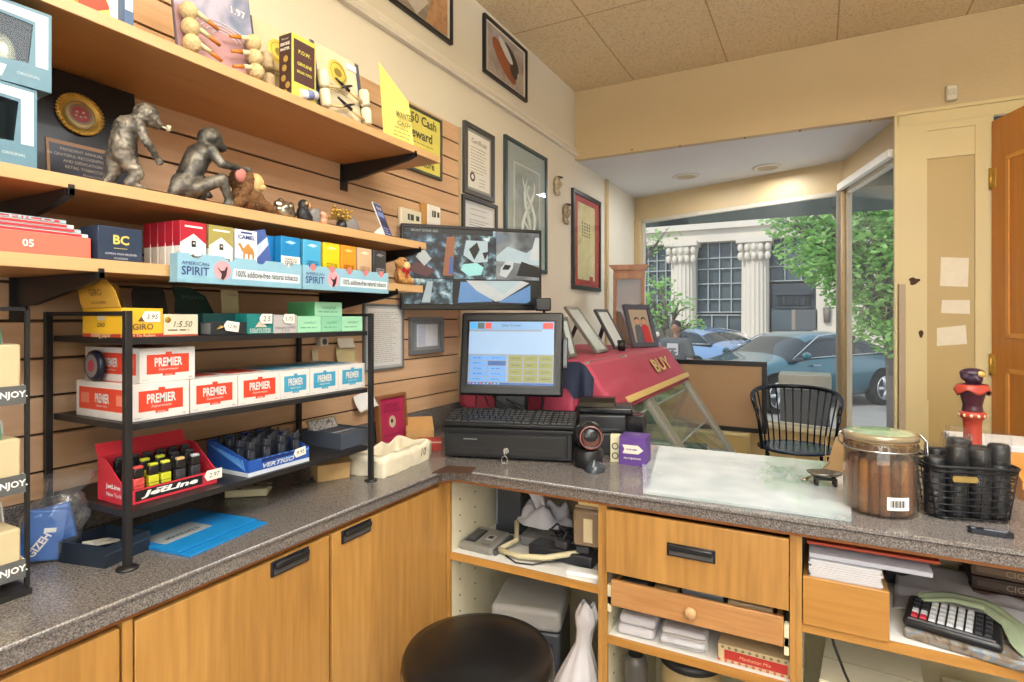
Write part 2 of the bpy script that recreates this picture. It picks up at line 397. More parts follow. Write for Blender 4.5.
# bay
bay = [(-1.4, 3.55), (.349, 3.55), (.138, 4.34), (-1.4, 4.88)]
b = MB(); b.prism([(x, y) for x, y in bay], SOF, SOF+.05, 'z'); struct(b.build('ceiling_bay', BAYC))
b = MB(); b.prism([(-1.4, FY), (.349, FY), (.138, 4.34), (-1.4, 4.88)], 0, BF, 'z'); struct(b.build('floor_bay', M('#cdb890', .6)))
WT = 2.195; WS = .60   # glass top and sill heights
def wallseg(b, p, q, z0, z1, th, mi=0, out=1):
    p = Vector(p); q = Vector(q); d = (q-p).normalized(); n = Vector((-d.y, d.x))*th*out
    P = [(p.x, p.y), (q.x, q.y), (q.x+n.x, q.y+n.y), (p.x+n.x, p.y+n.y)]
    b.prism(P, z0, z1, 'z', mi)
A_, B_, C_ = (-1.4, 4.88), (.138, 4.34), (.349, 3.56)
b = MB()
wallseg(b, A_, B_, WT, SOF+.05, .06); wallseg(b, A_, B_, 0, WS, .06); wallseg(b, B_, C_, WT+.02, SOF+.05, .05); wallseg(b, B_, C_, 0, WS, .05)
wallseg(b, (-1.4, 4.86), (-1.345, 4.84), WS, WT, .06)
wallseg(b, (A_[0], A_[1]-.03), (B_[0], B_[1]-.03), WS-.02, WS+.008, .10, 1)
struct(b.build('wall_bay', [OCHRE, M('#d8cfb8', .5)]))
WF = M('#c9c3b4', .45)
def window(n, p, q, wl=.03):
    f = bpy.data.objects.new('window_%d' % n, None); COL.objects.link(f); f['kind'] = 'structure'
    p = Vector(p); q = Vector(q)
    b = MB(); wallseg(b, p, q, WS+.02, WT-.02, .006); b.build('pane', GLASS, f)
    b = MB(); wallseg(b, p, q, WS, WS+.03, .03); wallseg(b, p, q, WT-.03, WT+.0, .03)
    d = (q-p).normalized()
    wallseg(b, p, p+d*.03, WS, WT, .03); wallseg(b, q-d*wl, q, WS, WT, .03); b.build('window_frame', WF, f)
window(1, (-1.345, 4.865), (.125, 4.345)); window(2, (.150, 4.33), (.349, 3.58), .008)
b = MB(); b.cyl((.140, 4.33, WS), (.140, 4.33, WT+.03), .018, n=12); struct(b.build('trim_4', M('#b59a70', .5)))
b = MB(); wallseg(b, (.130, 4.33), (.342, 3.55), WT-.005, WT+.035, -.03, 0); struct(b.build('trim_5', M('#efefed', .4)))
# door: frame to the right, wooden leaf swung into the room
df = bpy.data.objects.new('door_1', None); COL.objects.link(df); df['kind'] = 'structure'; df.location = (.742, FY-.01, 0); df.rotation_euler = (0, 0, R(-70.5))
b = MB(); b.box(0, .86, -.022, .022, .01, 2.29, 0)
for (a, c, z0, z1) in ((.10, .38, 1.27, 2.10), (.48, .76, 1.27, 2.10), (.10, .38, .25, 1.13), (.48, .76, .25, 1.13)):
    for s_ in (-1, 1):
        y0 = s_*.022
        b.box(a, c, min(y0, y0+s_*.006), max(y0, y0+s_*.006), z0, z0+.02, 1); b.box(a, c, min(y0, y0+s_*.006), max(y0, y0+s_*.006), z1-.02, z1, 1)
        b.box(a, a+.02, min(y0, y0+s_*.006), max(y0, y0+s_*.006), z0, z1, 1); b.box(c-.02, c, min(y0, y0+s_*.006), max(y0, y0+s_*.006), z0, z1, 1)
b.build('door_leaf', [DOORW, M('#d99a50', .4)], df)
for z in (2.02, 1.14, .3):
    b = MB(); b.cyl((-.004, -.024, z-.05), (-.004, -.024, z+.05), .008, n=10); b.box(-.002, .03, -.026, -.022, z-.045, z+.045); b.build('hinge', GOLD, df)
b = MB(); b.cyl((.80, -.022, 1.0), (.80, -.07, 1.0), .01); b.ell((.80, -.085, 1.0), .028); b.build('door_handle', GOLD, df)
# added hanging lamps, unseen behind the camera, put in to light the shop
lf = thing('added_ceiling_light', 'added square hanging light panel above the stool, out of the picture', 'ceiling light', (.45, .7, CZ))
b = MB(); b.box(-.62, .62, -.62, .62, -.36, -.28); b.build('housing', WHITE, lf)
for x in (-.5, .5): b = MB(); b.cyl((x, 0, -.28), (x, 0, 0), .006); b.build('rod', CHROME, lf)
b = MB(); b.box(-.59, .59, -.59, .59, -.368, -.361); b.build('diffuser', M('#ffffff', .4, emit=2.0), lf)
dup(lf, (.6, -1.2, CZ), label='added square hanging light panel near the back wall, out of the picture')
wf = bpy.data.objects.new('window_3', None); COL.objects.link(wf); wf['kind'] = 'structure'; wf.location = (.6, -2.6, .6)  # unseen window added around the back fill light
b = MB()
for (a, c, d, e) in ((-1.5, 1.5, -.06, 0), (-1.5, 1.5, 1.9, 1.96), (-1.5, -1.44, 0, 1.9), (1.44, 1.5, 0, 1.9), (-.02, .02, 0, 1.9)): b.box(a, c, 0, .05, d, e)
b.build('window_frame', WHITE, wf); b = MB(); b.box(-1.44, 1.44, .005, .02, 0, 1.9); b.build('pane', M('#f2f6fa', .3, emit=1.0), wf)  # glowing pane is part of the added window
for i, (px, py) in enumerate(((686, 176), (767, 167))):
    q = onZ(px, py, SOF)
    t = thing('recessed_light', ['left', 'right'][i]+' round recessed light in the bay ceiling above the window', 'ceiling light', (q.x, q.y, SOF))
    b = MB(); b.lathe([(.095, 0), (.095, -.006), (.07, -.010), (.066, 0)], 28); b.build('trim_ring', M('#d8d4cc', .4), t)
    b = MB(); b.lathe([(.066, -.004), (.0, -.001)], 28); b.build('lamp_lens', M('#b8a98a', .5), t)
q = onY(951, 94, FY)
t = thing('motion_sensor', 'small white motion sensor box on the ochre wall above the panelled post', 'sensor', (q.x, FY, q.z))
b = MB(); b.box(-.024, .024, -.03, 0, -.038, .038, bev=.008); b.build('housing', M('#dcd6c4', .5), t)
b = MB(); b.box(-.016, .016, -.034, -.029, -.012, .016, bev=.002); b.build('lens', M('#c9c6bc', .3), t)
# ================================================================== STREET
ST = -.35
b = MB(); b.box(-60, 60, 5.1, 60, ST-.1, ST); tag(b.build('street', M('#9a9894', .9, 0, .1, 3)), '', 'street', kind='structure')
b = MB(); b.box(-30, 30, 4.95, 7.2, ST, -.18, 0); b.box(-60, 60, 20, 21.9, ST, ST+.15, 0); tag(b.build('sidewalk', M('#d8d4ca', .9, 0, .08, 2)), '', 'sidewalk', kind='structure')
for o in COL.objects:
    if o.get('label') == '': del o['label']; del o['category']
# ================================================================== SLAT WALL, SHELVES
b = MB()
z = .996; n = 0
pitch = .0762
zb = 2.19
b.box(WX, WX+.006, -1.2, 2.11, .99, zb, 1)
while zb-pitch*n > 1.0:
    zt = zb-pitch*n; zl = max(zt-pitch+.0055, .996)
    b.prism([(WX+.002, zl), (SX, zl), (SX, zt-.002), (SX-.002, zt), (WX+.002, zt)], -1.2, 2.11, 'y', 0); n += 1
o = b.build('slat_wall', [SLAT, M('#4a3320', .8)]); tag(o, 'wood grain slotted display wall panel behind the shelves and counter rack', 'wall panel')
o = MB().box(WX, SX+.004, 2.11, 2.125, .996, 2.19).build('slat_wall_edge', M('#b9a888', .6)); struct(o); o.name = 'trim_6'
def shelf(name, label, y0, y1, ztop, xf, brk):
    t = thing(name, label, 'shelf', (SX, (y0+y1)/2, ztop-.022)); h = (y1-y0)/2; D = xf-SX
    MB().box(.001, D-.003, -h, h, 0, .022, 0).build('shelf_board', SHELFW, t)
    b = MB(); b.box(D-.003, D, -h, h, 0, .022, 0, bev=.001); b.build('edge_band', SHELFE, t)
    for y in brk:
        y -= (y0+y1)/2; b = MB()
        b.prism([(.001, -.001), (D-.006, -.001), (D-.006, -.012), (D-.03, -.02), (.06, -.055), (.02, -.055), (.001, -.055)], y-.006, y+.006, 'y')
        b.box(.001, .006, y-.015, y+.015, -.085, -.0005); b.box(D-.014, D+.004, y-.005, y+.005, -.011, -.0005); b.box(D+.0005, D+.004, y-.004, y+.004, -.011, .006)
        b.build('bracket', BLACK, t)
    return t
Z1, Z2, Z3 = 1.886, 1.596, 1.461
shelf('wall_shelf', 'topmost long wooden shelf holding pipe cards, near the ceiling', -.6, 1.553, Z1, -1.09, (.42, 1.42))
shelf('wall_shelf', 'middle long wooden shelf with the ape figurines on it', -.6, 1.477, Z2, -1.09, (.50, 1.44))
shelf('wall_shelf', 'lowest wooden shelf holding cigarette packs behind blue display trays', -.6, 1.46, Z3, -1.09, (.545, 1.33))

# ================================================================== COUNTERS AND CABINETS
b = MB()
ch = .03
pl = [(WX+.001, -1.5), (-.99, -1.5), (-.99, 1.449-ch), (-.99+ch, 1.449), (1.5, 1.449), (1.5, 2.06), (WX+.001, 2.06)]
b.prism(pl, CT-.034, CT, 'z', 0)
r = bmesh.ops.bevel(b.bm, geom=[e for e in b.bm.edges if abs(e.verts[0].co.z-CT) < 1e-5 and abs(e.verts[1].co.z-CT) < 1e-5], offset=.01, segments=3, affect='EDGES')
for f in r['faces']: f.smooth = True
t = thing('worktop', 'L shaped speckled grey laminate countertop running along two sides', 'countertop', (0, 0, 0))
b.build('slab', GRAN, t)
b = MB(); pl2 = [(-1.38, -1.49), (-1.0, -1.49), (-1.0, 1.449-ch+.006), (-1.0+ch-.004, 1.459), (1.49, 1.459), (1.49, 2.04), (-1.38, 2.04)]
b.prism(pl2, CT-.044, CT-.0345, 'z', 0); b.build('underside_strip', M('#9a5f2c', .5), t)
HZ = CT-.045
b = MB(); b.box(WX+.001, WX+.019, -1.5, 2.2, CT+.0005, CT+.084, 0, bev=.002); o = b.build('trim_7', GRAN); struct(o)
b = MB(); b.box(-1.03, -1.0068, 1.4285, 1.466, 0, HZ); tag(b.build('corner_post', OAK), 'narrow oak corner post where the two cabinet runs meet', 'post')
def pull(parent, loc, rz=0, w=.10):
    """recessed black bar handle facing -y"""
    b = MB(); h = .032
    b.box(-w/2, w/2, -.004, 0, -h/2, h/2, 0, bev=.0015)
    b.box(-w/2+.006, w/2-.006, -.014, -.004, .0, h/2-.002, 0, bev=.003)
    b.box(-w/2+.006, w/2-.006, -.005, -.004, -h/2+.004, 0, 1)
    return b.build('handle', [M('#26282c', .3, .2), M('#6a6c70', .3, .5)], parent, loc, (0, 0, rz))
# left run: three door cabinets, fronts face +x
def door_cab(y0, y1, label, hy=None):
    t = thing('base_cabinet', label, 'cabinet', (-1.02, (y0+y1)/2, 0)); h = (y1-y0)/2
    b = MB(); b.box(-.35, 0, -h, -h+.016, .0, HZ); b.box(-.35, 0, h-.016, h, .0, HZ); b.box(-.35, -.34, -h, h, 0, HZ); b.box(-.34, -.04, -h, h, .08, .096); b.box(-.06, -.05, -h, h, 0, .08)
    b.box(-.34, 0, -h+.016, h-.016, HZ-.02, HZ); b.build('body', OAK, t)
    b = MB(); b.box(.001, .020, -h+.003, h-.003, .09, HZ-.008, bev=.0012); d = b.build('door', OAK, t)
    if hy is not None: pull(d, (.0205, hy-(y0+y1)/2, EYE-.52), 90)
    return t
door_cab(.085, .531, 'honey oak base cabinet at far left of the left counter run')
door_cab(-.37, .082, 'honey oak base cabinet nearest the left counter end')
door_cab(.549, .984, 'honey oak base cabinet with its handle under the cash tray and rack', .868)
door_cab(.987, 1.425, 'honey oak base cabinet beside the corner and the open shelves', 1.068)
b = MB(); b.box(-1.36, -1.0, .532, .548, 0, HZ); tag(b.build('filler_strip', OAK), 'narrow oak filler strip between two doors of the left cabinets', 'trim')
# right run: carcass divided in three bays
def bay_unit(x0, x1, label, shelves, name='shelf_cabinet', back=True):
    t = thing(name, label, 'cabinet', ((x0+x1)/2, 1.47, 0)); h = (x1-x0)/2
    CR = M('#e3dcc0', .55)
    for s_, nm in ((-1, 'side_panel'), (1, 'side_panel')):
        xa = -h if s_ < 0 else h-.012
        b = MB(); b.box(xa+.0003, xa+.0117, .008, .52, 0, HZ, 0); b.box(xa, xa+.012, -.004, .0075, 0, HZ, 1)
        ins = xa+.0119 if s_ < 0 else xa+.0001
        for k in range(14):
            for yy in (.05, .14): b.box(ins-.0004, ins+.0007, yy, yy+.005, .14+k*.05, .145+k*.05, 2)
        b.build(nm, [CR, OAK, M('#5a4a38', .8)], t)
    MB().box(-h+.012, h-.012, .51, .52, 0, HZ).build('back_panel', M('#ddd3b4', .6), t)
    MB().box(-h+.012, h-.012, 0, .51, .08, .096).build('bottom_panel', M('#e0dacc', .5), t)
    for z in shelves:
        b = MB(); b.box(-h+.0125, h-.0125, .006, .505, z-.02, z, 0); b.box(-h+.0125, h-.0125, -.002, .006, z-.02, z+.0003, 1)
        b.build('shelf', [M('#e9e7e0', .45), OAKX], t)
    return t
bay_unit(-1.006, -.5075, 'open oak shelf unit beside the corner holding the phone base and cables', (.645,))
U2 = bay_unit(-.5070, -.0475, 'oak unit with one drawer over a pull-out tray and linen shelf', (.52,))
bay_unit(-.0470, .75, 'open oak unit at right end with calculator shelf', (.668,))
t = U2; cx = (-.507-.0475)/2
b = MB(); b.box(-.216, .216, -.018, -.0045, .695, HZ-.008, bev=.0012); d = b.build('drawer', OAKX, t); d.data.materials[0] = OAK
pull(d, (-.277-cx, -.0185, EYE-.573), 0, .115)
b = MB(); b.box(-.205, .205, -.002, .45, .70, .712); b.box(-.205, -.193, -.002, .45, .712, HZ-.03); b.box(.193, .205, -.002, .45, .712, HZ-.03); b.build('drawer_box', PINE, d)
b = MB(); b.box(-.205, .205, -.012, 0, 0, .068, bev=.002); t = b.build('pull_out_tray', PINE, U2, (0, 0, .607))
b = MB(); b.box(-.200, .200, 0, .42, .002, .010); b.box(-.200, -.19, 0, .42, .010, .06); b.box(.19, .200, 0, .42, .010, .06); b.box(-.19, .19, .41, .42, .01, .06); b.build('tray_box', PINE, t)
b = MB(); b.lathe([(.007, 0), (.007, .006), (.014, .010), (.015, .016), (.010, .021), (0, .022)], 20); b.build('knob', M('#caa070', .4), t, (.0, -.012, .034), (90, 0, 0))
for s_ in (-1, 1):
    b = MB(); b.box(s_*.211-.0045, s_*.211+.0045, -.006, .40, .0, .02); b.box(s_*.211-.005, s_*.211+.005, -.006, .012, -.02, .05); b.build('runner', M('#e2d9b8', .5), t)
# contents of the tray
for i, (x, w_, c, n_, lb) in enumerate(((-.15, .07, '#4b4a4c', 'notebook', 'dark notebook lying in the pine tray at its left end'), (-.07, .06, '#b79a6a', 'card_box', 'small tan card box lying in the pine tray'), (.02, .10, '#777a80', 'plastic_packet', 'grey glossy packet in the middle of the pine tray'))):
    b = MB(); b.box(-w_/2, w_/2, .02, .22, 0, .052+.01*(i == 2), bev=.004); tag(b.build(n_, M(c, .35), None, (cx+x, 1.47, .6175)), lb, n_.split('_')[-1])
b = MB(); b.box(-.05, .05, .02, .25, 0, .055, bev=.002); tag(b.build('card_box', M('#d9c19a', .7), None, (cx+.13, 1.47, .6175)), 'pale card box lying in the pine tray at its right end', 'box')

# ================================================================== STOOL
t = thing('stool', 'black padded round swivel stool standing in front of the corner cabinets', 'stool', (-.713, 1.169, 0))
b = MB(); b.lathe([(0, .520), (.15, .520), (.172, .526), (.178, .545), (.178, .562), (.170, .576), (.14, .585), (.07, .589), (0, .590)], 48); b.build('seat', M('#141416', .32, 0, .2, 14, .15), t)
b = MB(); b.lathe([(.179, .530), (.181, .533), (.181, .539), (.179, .542)], 48); b.build('seat_trim', M('#8a8680', .25, .8), t)
b = MB(); b.cyl((0, 0, .08), (0, 0, .52), .022); b.lathe([(.06, .505), (.06, .520), (0, .520)], 20); b.build('column', CHROME, t)
for k in range(4):
    a = R(90*k+20); b = MB(); b.tube([(0, 0, .16), (.12*math.cos(a), .12*math.sin(a), .12), (.19*math.cos(a), .19*math.sin(a), .0)], [.014, .013, .012]); b.ell((.19*math.cos(a), .19*math.sin(a), .014), .014); b.build('leg', CHROME, t)
b = MB(); b.tube([(.15*math.cos(k*.2618), .15*math.sin(k*.2618), .2) for k in range(24)], .009, closed=True); b.build('foot_ring', CHROME, t)
# ================================================================== ACROSS THE STREET
STONE = wallmat('pale_stone', '#d2c9bb', .8, .2, 8); DWIN = M('#566268', .12, 0, .25, .6); MUL = M('#a9b0b2', .5); DFR = M('#40484f', .5)
FB = 22.0
def fx(px, py=300): return onY(px, py, FB).x
def fz(px, py): return onY(px, py, FB).z
g = thing('stone_building', 'pale stone building with fluted columns and tall dark gridded windows across the street', 'building', (0, FB, 0))
b = MB()
zc0, zc1 = fz(742, 240), fz(742, 222)
b.box(-14, 14, 1.0, 3, ST, 9, 0)
b.box(-14, fx(823), -.05, 1.0, zc0, zc0+1.2, 0); b.box(-14, fx(823), -.25, .2, zc1-.2, zc1+.15, 0); b.box(-14, 14, .05, 1, zc0+1.2, 9, 0)
b.box(fx(816), 14, -.0, 1.0, ST, zc0+2, 0)
b.box(-14, fx(768), .02, 1.0, ST, fz(720, 333), 0)
b.build('facade', STONE, g)
for px in (590, 683, 755):
    w_ = .50; xc = fx(px); b = MB(); n = 60
    def sec(u, v, xc=xc):
        t = 2*math.pi*u; r = .47-.035*abs(math.sin(10*t))-.02*v
        return (xc+r*math.cos(t), .1+r*math.sin(t), ST+.8+v*(zc0-ST-1.55))
    b.grid(sec, n*2, 1, closed_u=True, smooth=False)
    b.box(xc-.55, xc+.55, -.5, .6, ST, ST+.8)
    b.box(xc-.58, xc+.58, -.5, .6, zc0-.15, zc0+.02)
    for k in range(5):
        for j in range(2): b.ell((xc-.44+k*.22, -.40, zc0-.62+j*.30), (.10, .10, .15), 8, 6)
    b.lathe([(.44, 0), (.5, .3), (.56, .62)], 20, (xc, .1, zc0-.76))
    b.build('column', STONE, g)
def gridwin(x0, x1, z0, z1, nx, rows, yy=.35):
    f = MB(); f.box(x0, x1, yy+.12, yy+.16, z0, z1); p = f.build('window', DWIN, g)
    f = MB()
    for k in range(nx+1): x = x0+(x1-x0)*k/nx; f.box(x-.018, x+.018, yy, yy+.1, z0, z1)
    for z in rows: f.box(x0, x1, yy-.02, yy+.1, z-.018, z+.018)
    f.build('glazing_bars', MUL, p)
zz = lambda py: fz(720, py)
for (a, c) in ((637, 673), (695, 742)):
    gridwin(fx(a), fx(c), zz(313), zc0, 4, [zz(y) for y in (240, 257, 268, 283, 299, 312)])
    gridwin(fx(a), fx(c), zz(333), zz(314), 3, [zz(315), zz(333)])
gridwin(fx(768), fx(818), zz(282), zc0, 3, [zz(y) for y in (240, 252, 268, 282)])
q0, q1 = fx(770), fx(818)
b = MB(); b.box(q0, q1, .2, .4, ST, zz(285), 0); b.box(q0+.25, q1-.25, .12, .2, ST, zz(293), 1)
for k in range(9): x = q0+.45+(q1-q0-.9)*k/8; b.box(x-.05, x+.05, .06, .12, zz(306), zz(296), 0)
b.box(q0+.2, q1-.2, .02, .2, zz(296), zz(293)); b.box(q0+.2, q1-.2, .02, .2, zz(309), zz(307)); b.build('doorway', [DFR, M('#2c3033', .4)], g)
b = MB(); m_ = (q0+q1)/2; b.box(m_-.7, m_-.06, .0, .1, ST, zz(310), 0); b.box(m_+.06, m_+.72, .0, .1, ST, zz(310), 1); b.box(m_-.06, m_+.06, -.02, .1, ST, zz(310), 2); b.build('entrance_door', [DWIN, M('#5c6064', .4), M('#8d8378', .4)], g)
b = MB(); b.cyl((fx(827), -.05, zz(308)), (fx(827), -.05, zz(322)), .12, .1, 10); b.build('wall_lamp', M('#77726b', .5), g)
g2 = thing('grey_building', 'grey building with white window frames behind the big street tree', 'building', (9.5, 19.0, ST))
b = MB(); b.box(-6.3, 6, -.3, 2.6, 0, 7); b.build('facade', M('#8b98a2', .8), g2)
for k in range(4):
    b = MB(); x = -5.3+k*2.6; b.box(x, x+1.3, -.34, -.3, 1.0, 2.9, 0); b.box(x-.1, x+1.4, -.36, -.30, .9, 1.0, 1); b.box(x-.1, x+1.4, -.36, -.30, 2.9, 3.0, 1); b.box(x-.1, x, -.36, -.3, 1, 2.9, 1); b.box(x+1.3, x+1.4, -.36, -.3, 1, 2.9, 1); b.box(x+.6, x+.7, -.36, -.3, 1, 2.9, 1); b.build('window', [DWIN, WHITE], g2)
# awning of this shop
t = thing('awning', 'dark green grey awning outside above the shop window', 'awning', (0, 5.35, 2.205))
b = MB(); b.prism([(0, 0), (.01, 0), (.01, .20), (-.40, .62), (-.41, .60), (0, .19)], -3, 3, 'x'); b.build('canopy', M('#3b4745', .8), t)
for x in (-1.6, 0.1, 1.7):
    b = MB(); b.tube([(x, -.01, .05), (x, -.40, .30)], .012); b.build('awning_arm', M('#8a8f8f', .4, .5), t)
# ---------------------------------------------------------------- trees
def leafmat(n, a, b_):
    m, nt, p = newmat(n); N = nt.nodes; L = nt.links
    tc = N.new('ShaderNodeTexCoord'); nz = N.new('ShaderNodeTexNoise'); nz.inputs['Scale'].default_value = 9
    L.new(tc.outputs['Object'], nz.inputs['Vector']); L.new(ramp(nt, nz.outputs['Fac'], [(.35, a), (.65, b_)]), p.inputs['Base Color'])
    p.inputs['Roughness'].default_value = .5; p.inputs['Transmission Weight'].default_value = .0
    tr = N.new('ShaderNodeBsdfTranslucent'); tr.inputs[0].default_value = lin(b_); mx = N.new('ShaderNodeMixShader'); mx.inputs[0].default_value = .4
    L.new(p.outputs[0], mx.inputs[1]); L.new(tr.outputs[0], mx.inputs[2]); L.new(mx.outputs[0], N['Material Output'].inputs[0]); return m
LEAF = leafmat('bright_leaves', '#5d9a48', '#a5cf7c'); BARK = M('#6d655c', .9, 0, .2, 20, .4)
def tree(name, label, base, trunk, clumps, n, ls, seed, mat=None):
    rnd = random.Random(seed); t = thing(name, label, 'tree', base)
    b = MB(); b.tube(trunk, [.075*(1-.5*i/len(trunk)) for i in range(len(trunk))], 10)
    top = Vector(trunk[-1])
    for c, r in clumps:
        c = Vector(c); mid = (top+c)/2+Vector((0, 0, -.1)); b.tube([Vector(trunk[-2]), mid, c], [.06, .04, .015], 6)
        for k in range(5):
            e = c+Vector((rnd.uniform(-1, 1), rnd.uniform(-1, 1), rnd.uniform(-.6, 1)))*r*.8; b.tube([mid, (mid+e)/2+Vector((0, 0, .08)), e], [.022, .014, .006], 5)
    b.build('trunk', BARK, t)
    b = MB()
    for c, r in clumps:
        for _ in range(int(n*r*r)):
            d = Vector((rnd.gauss(0, 1), rnd.gauss(0, 1), rnd.gauss(0, 1))).normalized()*r*rnd.random()**.4
            p = Vector(c)+Vector((d.x, d.y, d.z*.75)); s = ls*rnd.uniform(.6, 1.25)
            X = Euler((rnd.uniform(-.9, .9), rnd.uniform(-.9, .9), rnd.uniform(0, 6.3))).to_matrix()
            P = [p+X @ Vector(q)*s for q in ((0, -.5, 0), (.28, -.1, .06), (.2, .3, .03), (0, .6, -.05), (-.2, .3, .03), (-.28, -.1, .06))]
            b._f([b.bm.verts.new(q) for q in P])
    b.build('foliage', mat or LEAF, t, rec=False); return t
tb = onY(893, 380, 9.6); 
tree('street_tree', 'large leafy green street tree behind the teal car, filling the side window', (tb.x, 9.6, ST),
     [(0, 0, 0), (-.02, 0, 1.0), (-.1, 0, 1.8), (-.3, .05, 2.4)],
     [((-.45, 0, 2.6), .8), ((.2, .1, 2.3), .75), ((-.55, .1, 2.05), .35), ((-.95, .2, 2.75), .6), ((.0, .1, 3.2), .75), ((-.75, .1, 3.35), .65), ((.4, 0, 3.0), .8), ((-.2, -.1, 1.85), .45), ((.75, .2, 2.2), .7), ((.35, -.2, 1.75), .38), ((-1.35, .2, 3.2), .4), ((1.0, 0, 3.0), .8), ((.1, -.35, 1.45), .42), ((-.3, -.3, 1.6), .3), ((.55, -.2, 1.2), .45), ((-.8, .1, 2.5), .5), ((.0, 0, 2.75), .6)], 1700, .105, 3)
tp = onY(668, 300, 11.5)
tree('young_tree', 'small thin leafed tree beside the pedestrian, left in the window view', (tp.x, 11.5, ST),
     [(0, 0, 0), (.03, 0, .9), (.0, 0, 1.5)], [((-.25, 0, 1.75), .38), ((.2, 0, 2.0), .36), ((.45, .1, 1.6), .25), ((-.1, 0, 2.35), .28), ((-.45, 0, 2.1), .25)], 900, .10, 5)
tp = onY(650, 250, 16)  # tree stands in for a sparse reflection of foliage
tree('reflected_tree', 'sparse leafed tree standing in for reflected foliage, before the leftmost columns', (tp.x-.6, 16, ST),
     [(0, 0, 0), (.05, 0, 1.8), (.1, 0, 3.0)], [((.2, 0, 3.6), .8), ((.9, 0, 3.9), .6), ((-.5, 0, 3.5), .8), ((.5, 0, 2.9), .5)], 160, .13, 9)
# ---------------------------------------------------------------- cars
def car(name, label, loc, rz, col):
    t = thing(name, label, 'car', loc, rz)
    PM = M(col, .18, .3, .03, 4, 0, 1.0); GL = M('#1d2b33', .05, 0, .05); TR = M('#c9ccd0', .2, .9)
    # stations: x, zbottom, z_belt, half width, z_roof, roof half width
    S = [(-2.42, .42, .62, .55, .64, .5), (-2.38, .34, .90, .74, .93, .62), (-2.15, .24, 1.00, .84, 1.03, .70), (-1.95, .2, 1.01, .90, 1.08, .66), (-1.30, .18, .99, .92, 1.34, .58), (-.75, .18, .97, .92, 1.44, .60), (-.05, .18, .95, .92, 1.47, .60),
         (.35, .18, .94, .92, 1.38, .61), (1.10, .2, .92, .91, .98, .72), (1.75, .22, .84, .90, .90, .68), (2.15, .26, .74, .84, .80, .6), (2.38, .32, .62, .70, .66, .5), (2.43, .42, .52, .5, .54, .42)]
    b = MB(); rings = []
    for x, zb, zt, w_, zr, wr in S:
        P = [(0, zb), (w_*.82, zb), (w_*.97, zb+.10), (w_, (zb+zt)/2+.03), (w_*.96, zt), (wr+.02, zr-.03), (wr*.6, zr+.01), (0, zr+.02)]
        P += [(-a, c) for a, c in P[-2:0:-1]]
        rings.append([b._v((x, a, c)) for a, c in P])
    n = len(rings[0])
    for i in range(len(rings)-1):
        for k in range(n):
            gl = 0
            kk = min(k, n-1-k)
            if 3 <= i <= 7 and kk == 4: gl = 1
            if i in (3, 7) and kk in (5, 6): gl = 1
            b._f([rings[i][k], rings[i+1][k], rings[i+1][(k+1) % n], rings[i][(k+1) % n]], gl, True)
    b._f(rings[0]); b._f(rings[-1][::-1])
    b.build('body', [PM, GL], t, sub=2)
    for x in (-1.40, 1.40):
        for s_ in (-1, 1):
            b = MB(); b.cyl((0, s_*.10, 0), (0, -s_*.1, 0), .335, .335, 28, 0); w2 = b.build('wheel', M('#1a1b1c', .8), t, (x, s_*.84, .335))
            b = MB(); b.cyl((0, s_*.101, 0), (0, s_*.104, 0), .225, .225, 28, 1)
            for k in range(5):
                a = R(72*k); ca, sa = math.cos(a), math.sin(a); q = .03
                b.tube([(.03*ca, s_*.112, .03*sa), (.22*ca, s_*.112, .22*sa)], [.045, .032], 6, 0)
            b.tube([(.225*math.cos(k*.2244), s_*.106, .225*math.sin(k*.2244)) for k in range(28)], .012, 6, 0, True); b.cyl((0, s_*.10, 0), (0, s_*.125, 0), .05, .04, 12, 0)
            b.build('rim', [M('#d5d8dc', .25, .7), M('#3a3d40', .6)], w2)
            b = MB(); b.prism([(.40*math.cos(R(a)), .40*math.sin(R(a))) for a in range(-15, 196, 10)], 0, .02, 'y'); b.build('wheel_arch', M('#141516', .9), t, (x, s_*.905-.01, .335))
    for s_ in (-1, 1):
        b = MB(); b.tube([(-1.85, s_*.83, 1.04), (-1.2, s_*.72, 1.335), (-.5, s_*.70, 1.42), (.15, s_*.71, 1.37), (1.0, s_*.88, .96), (.2, s_*.895, .985), (-1.0, s_*.885, 1.02)], .012, 6, closed=True); b.build('window_trim', TR, t)
        b = MB(); b.box(-.62, -.56, s_*.83-.06, s_*.83+.06, 1.0, 1.37, tx=.0); b.build('door_pillar', M('#101213', .3), t)
        b = MB(); b.ell((.78, s_*1.0, 1.02), (.10, .07, .07)); b.build('side_mirror', PM, t)
        b = MB(); b.ell((2.15, s_*.68, .70), (.20, .14, .07)); b.build('headlight', M('#d7dde2', .1, .3), t)
        b = MB(); b.ell((-2.30, s_*.66, .86), (.10, .17, .07)); b.build('tail_light', M('#c22f2f', .2), t)
        for hx in (-.45, .35): b = MB(); b.box(hx, hx+.2, s_*.925-.012, s_*.925+.012, .83, .85); b.build('door_handle', TR, t)
    b = MB(); b.box(-2.45, -2.41, -.24, .24, .68, .8); b.build('number_plate', M('#dfe3e6', .5), t)
    b = MB(); b.box(2.40, 2.44, -.45, .45, .40, .55); b.build('grille', M('#1b1c1e', .5), t)
    return t
car('sedan', 'teal sedan parked angled outside with its left side toward the window', (-.475, 12.96, ST), -129.3, '#1d5f70')
q = onY(690, 350, 15.5)
car('sedan', 'light blue car with red tail light behind the pedestrian', (q.x-.35, 17.2, ST), 140, '#6f93bd')
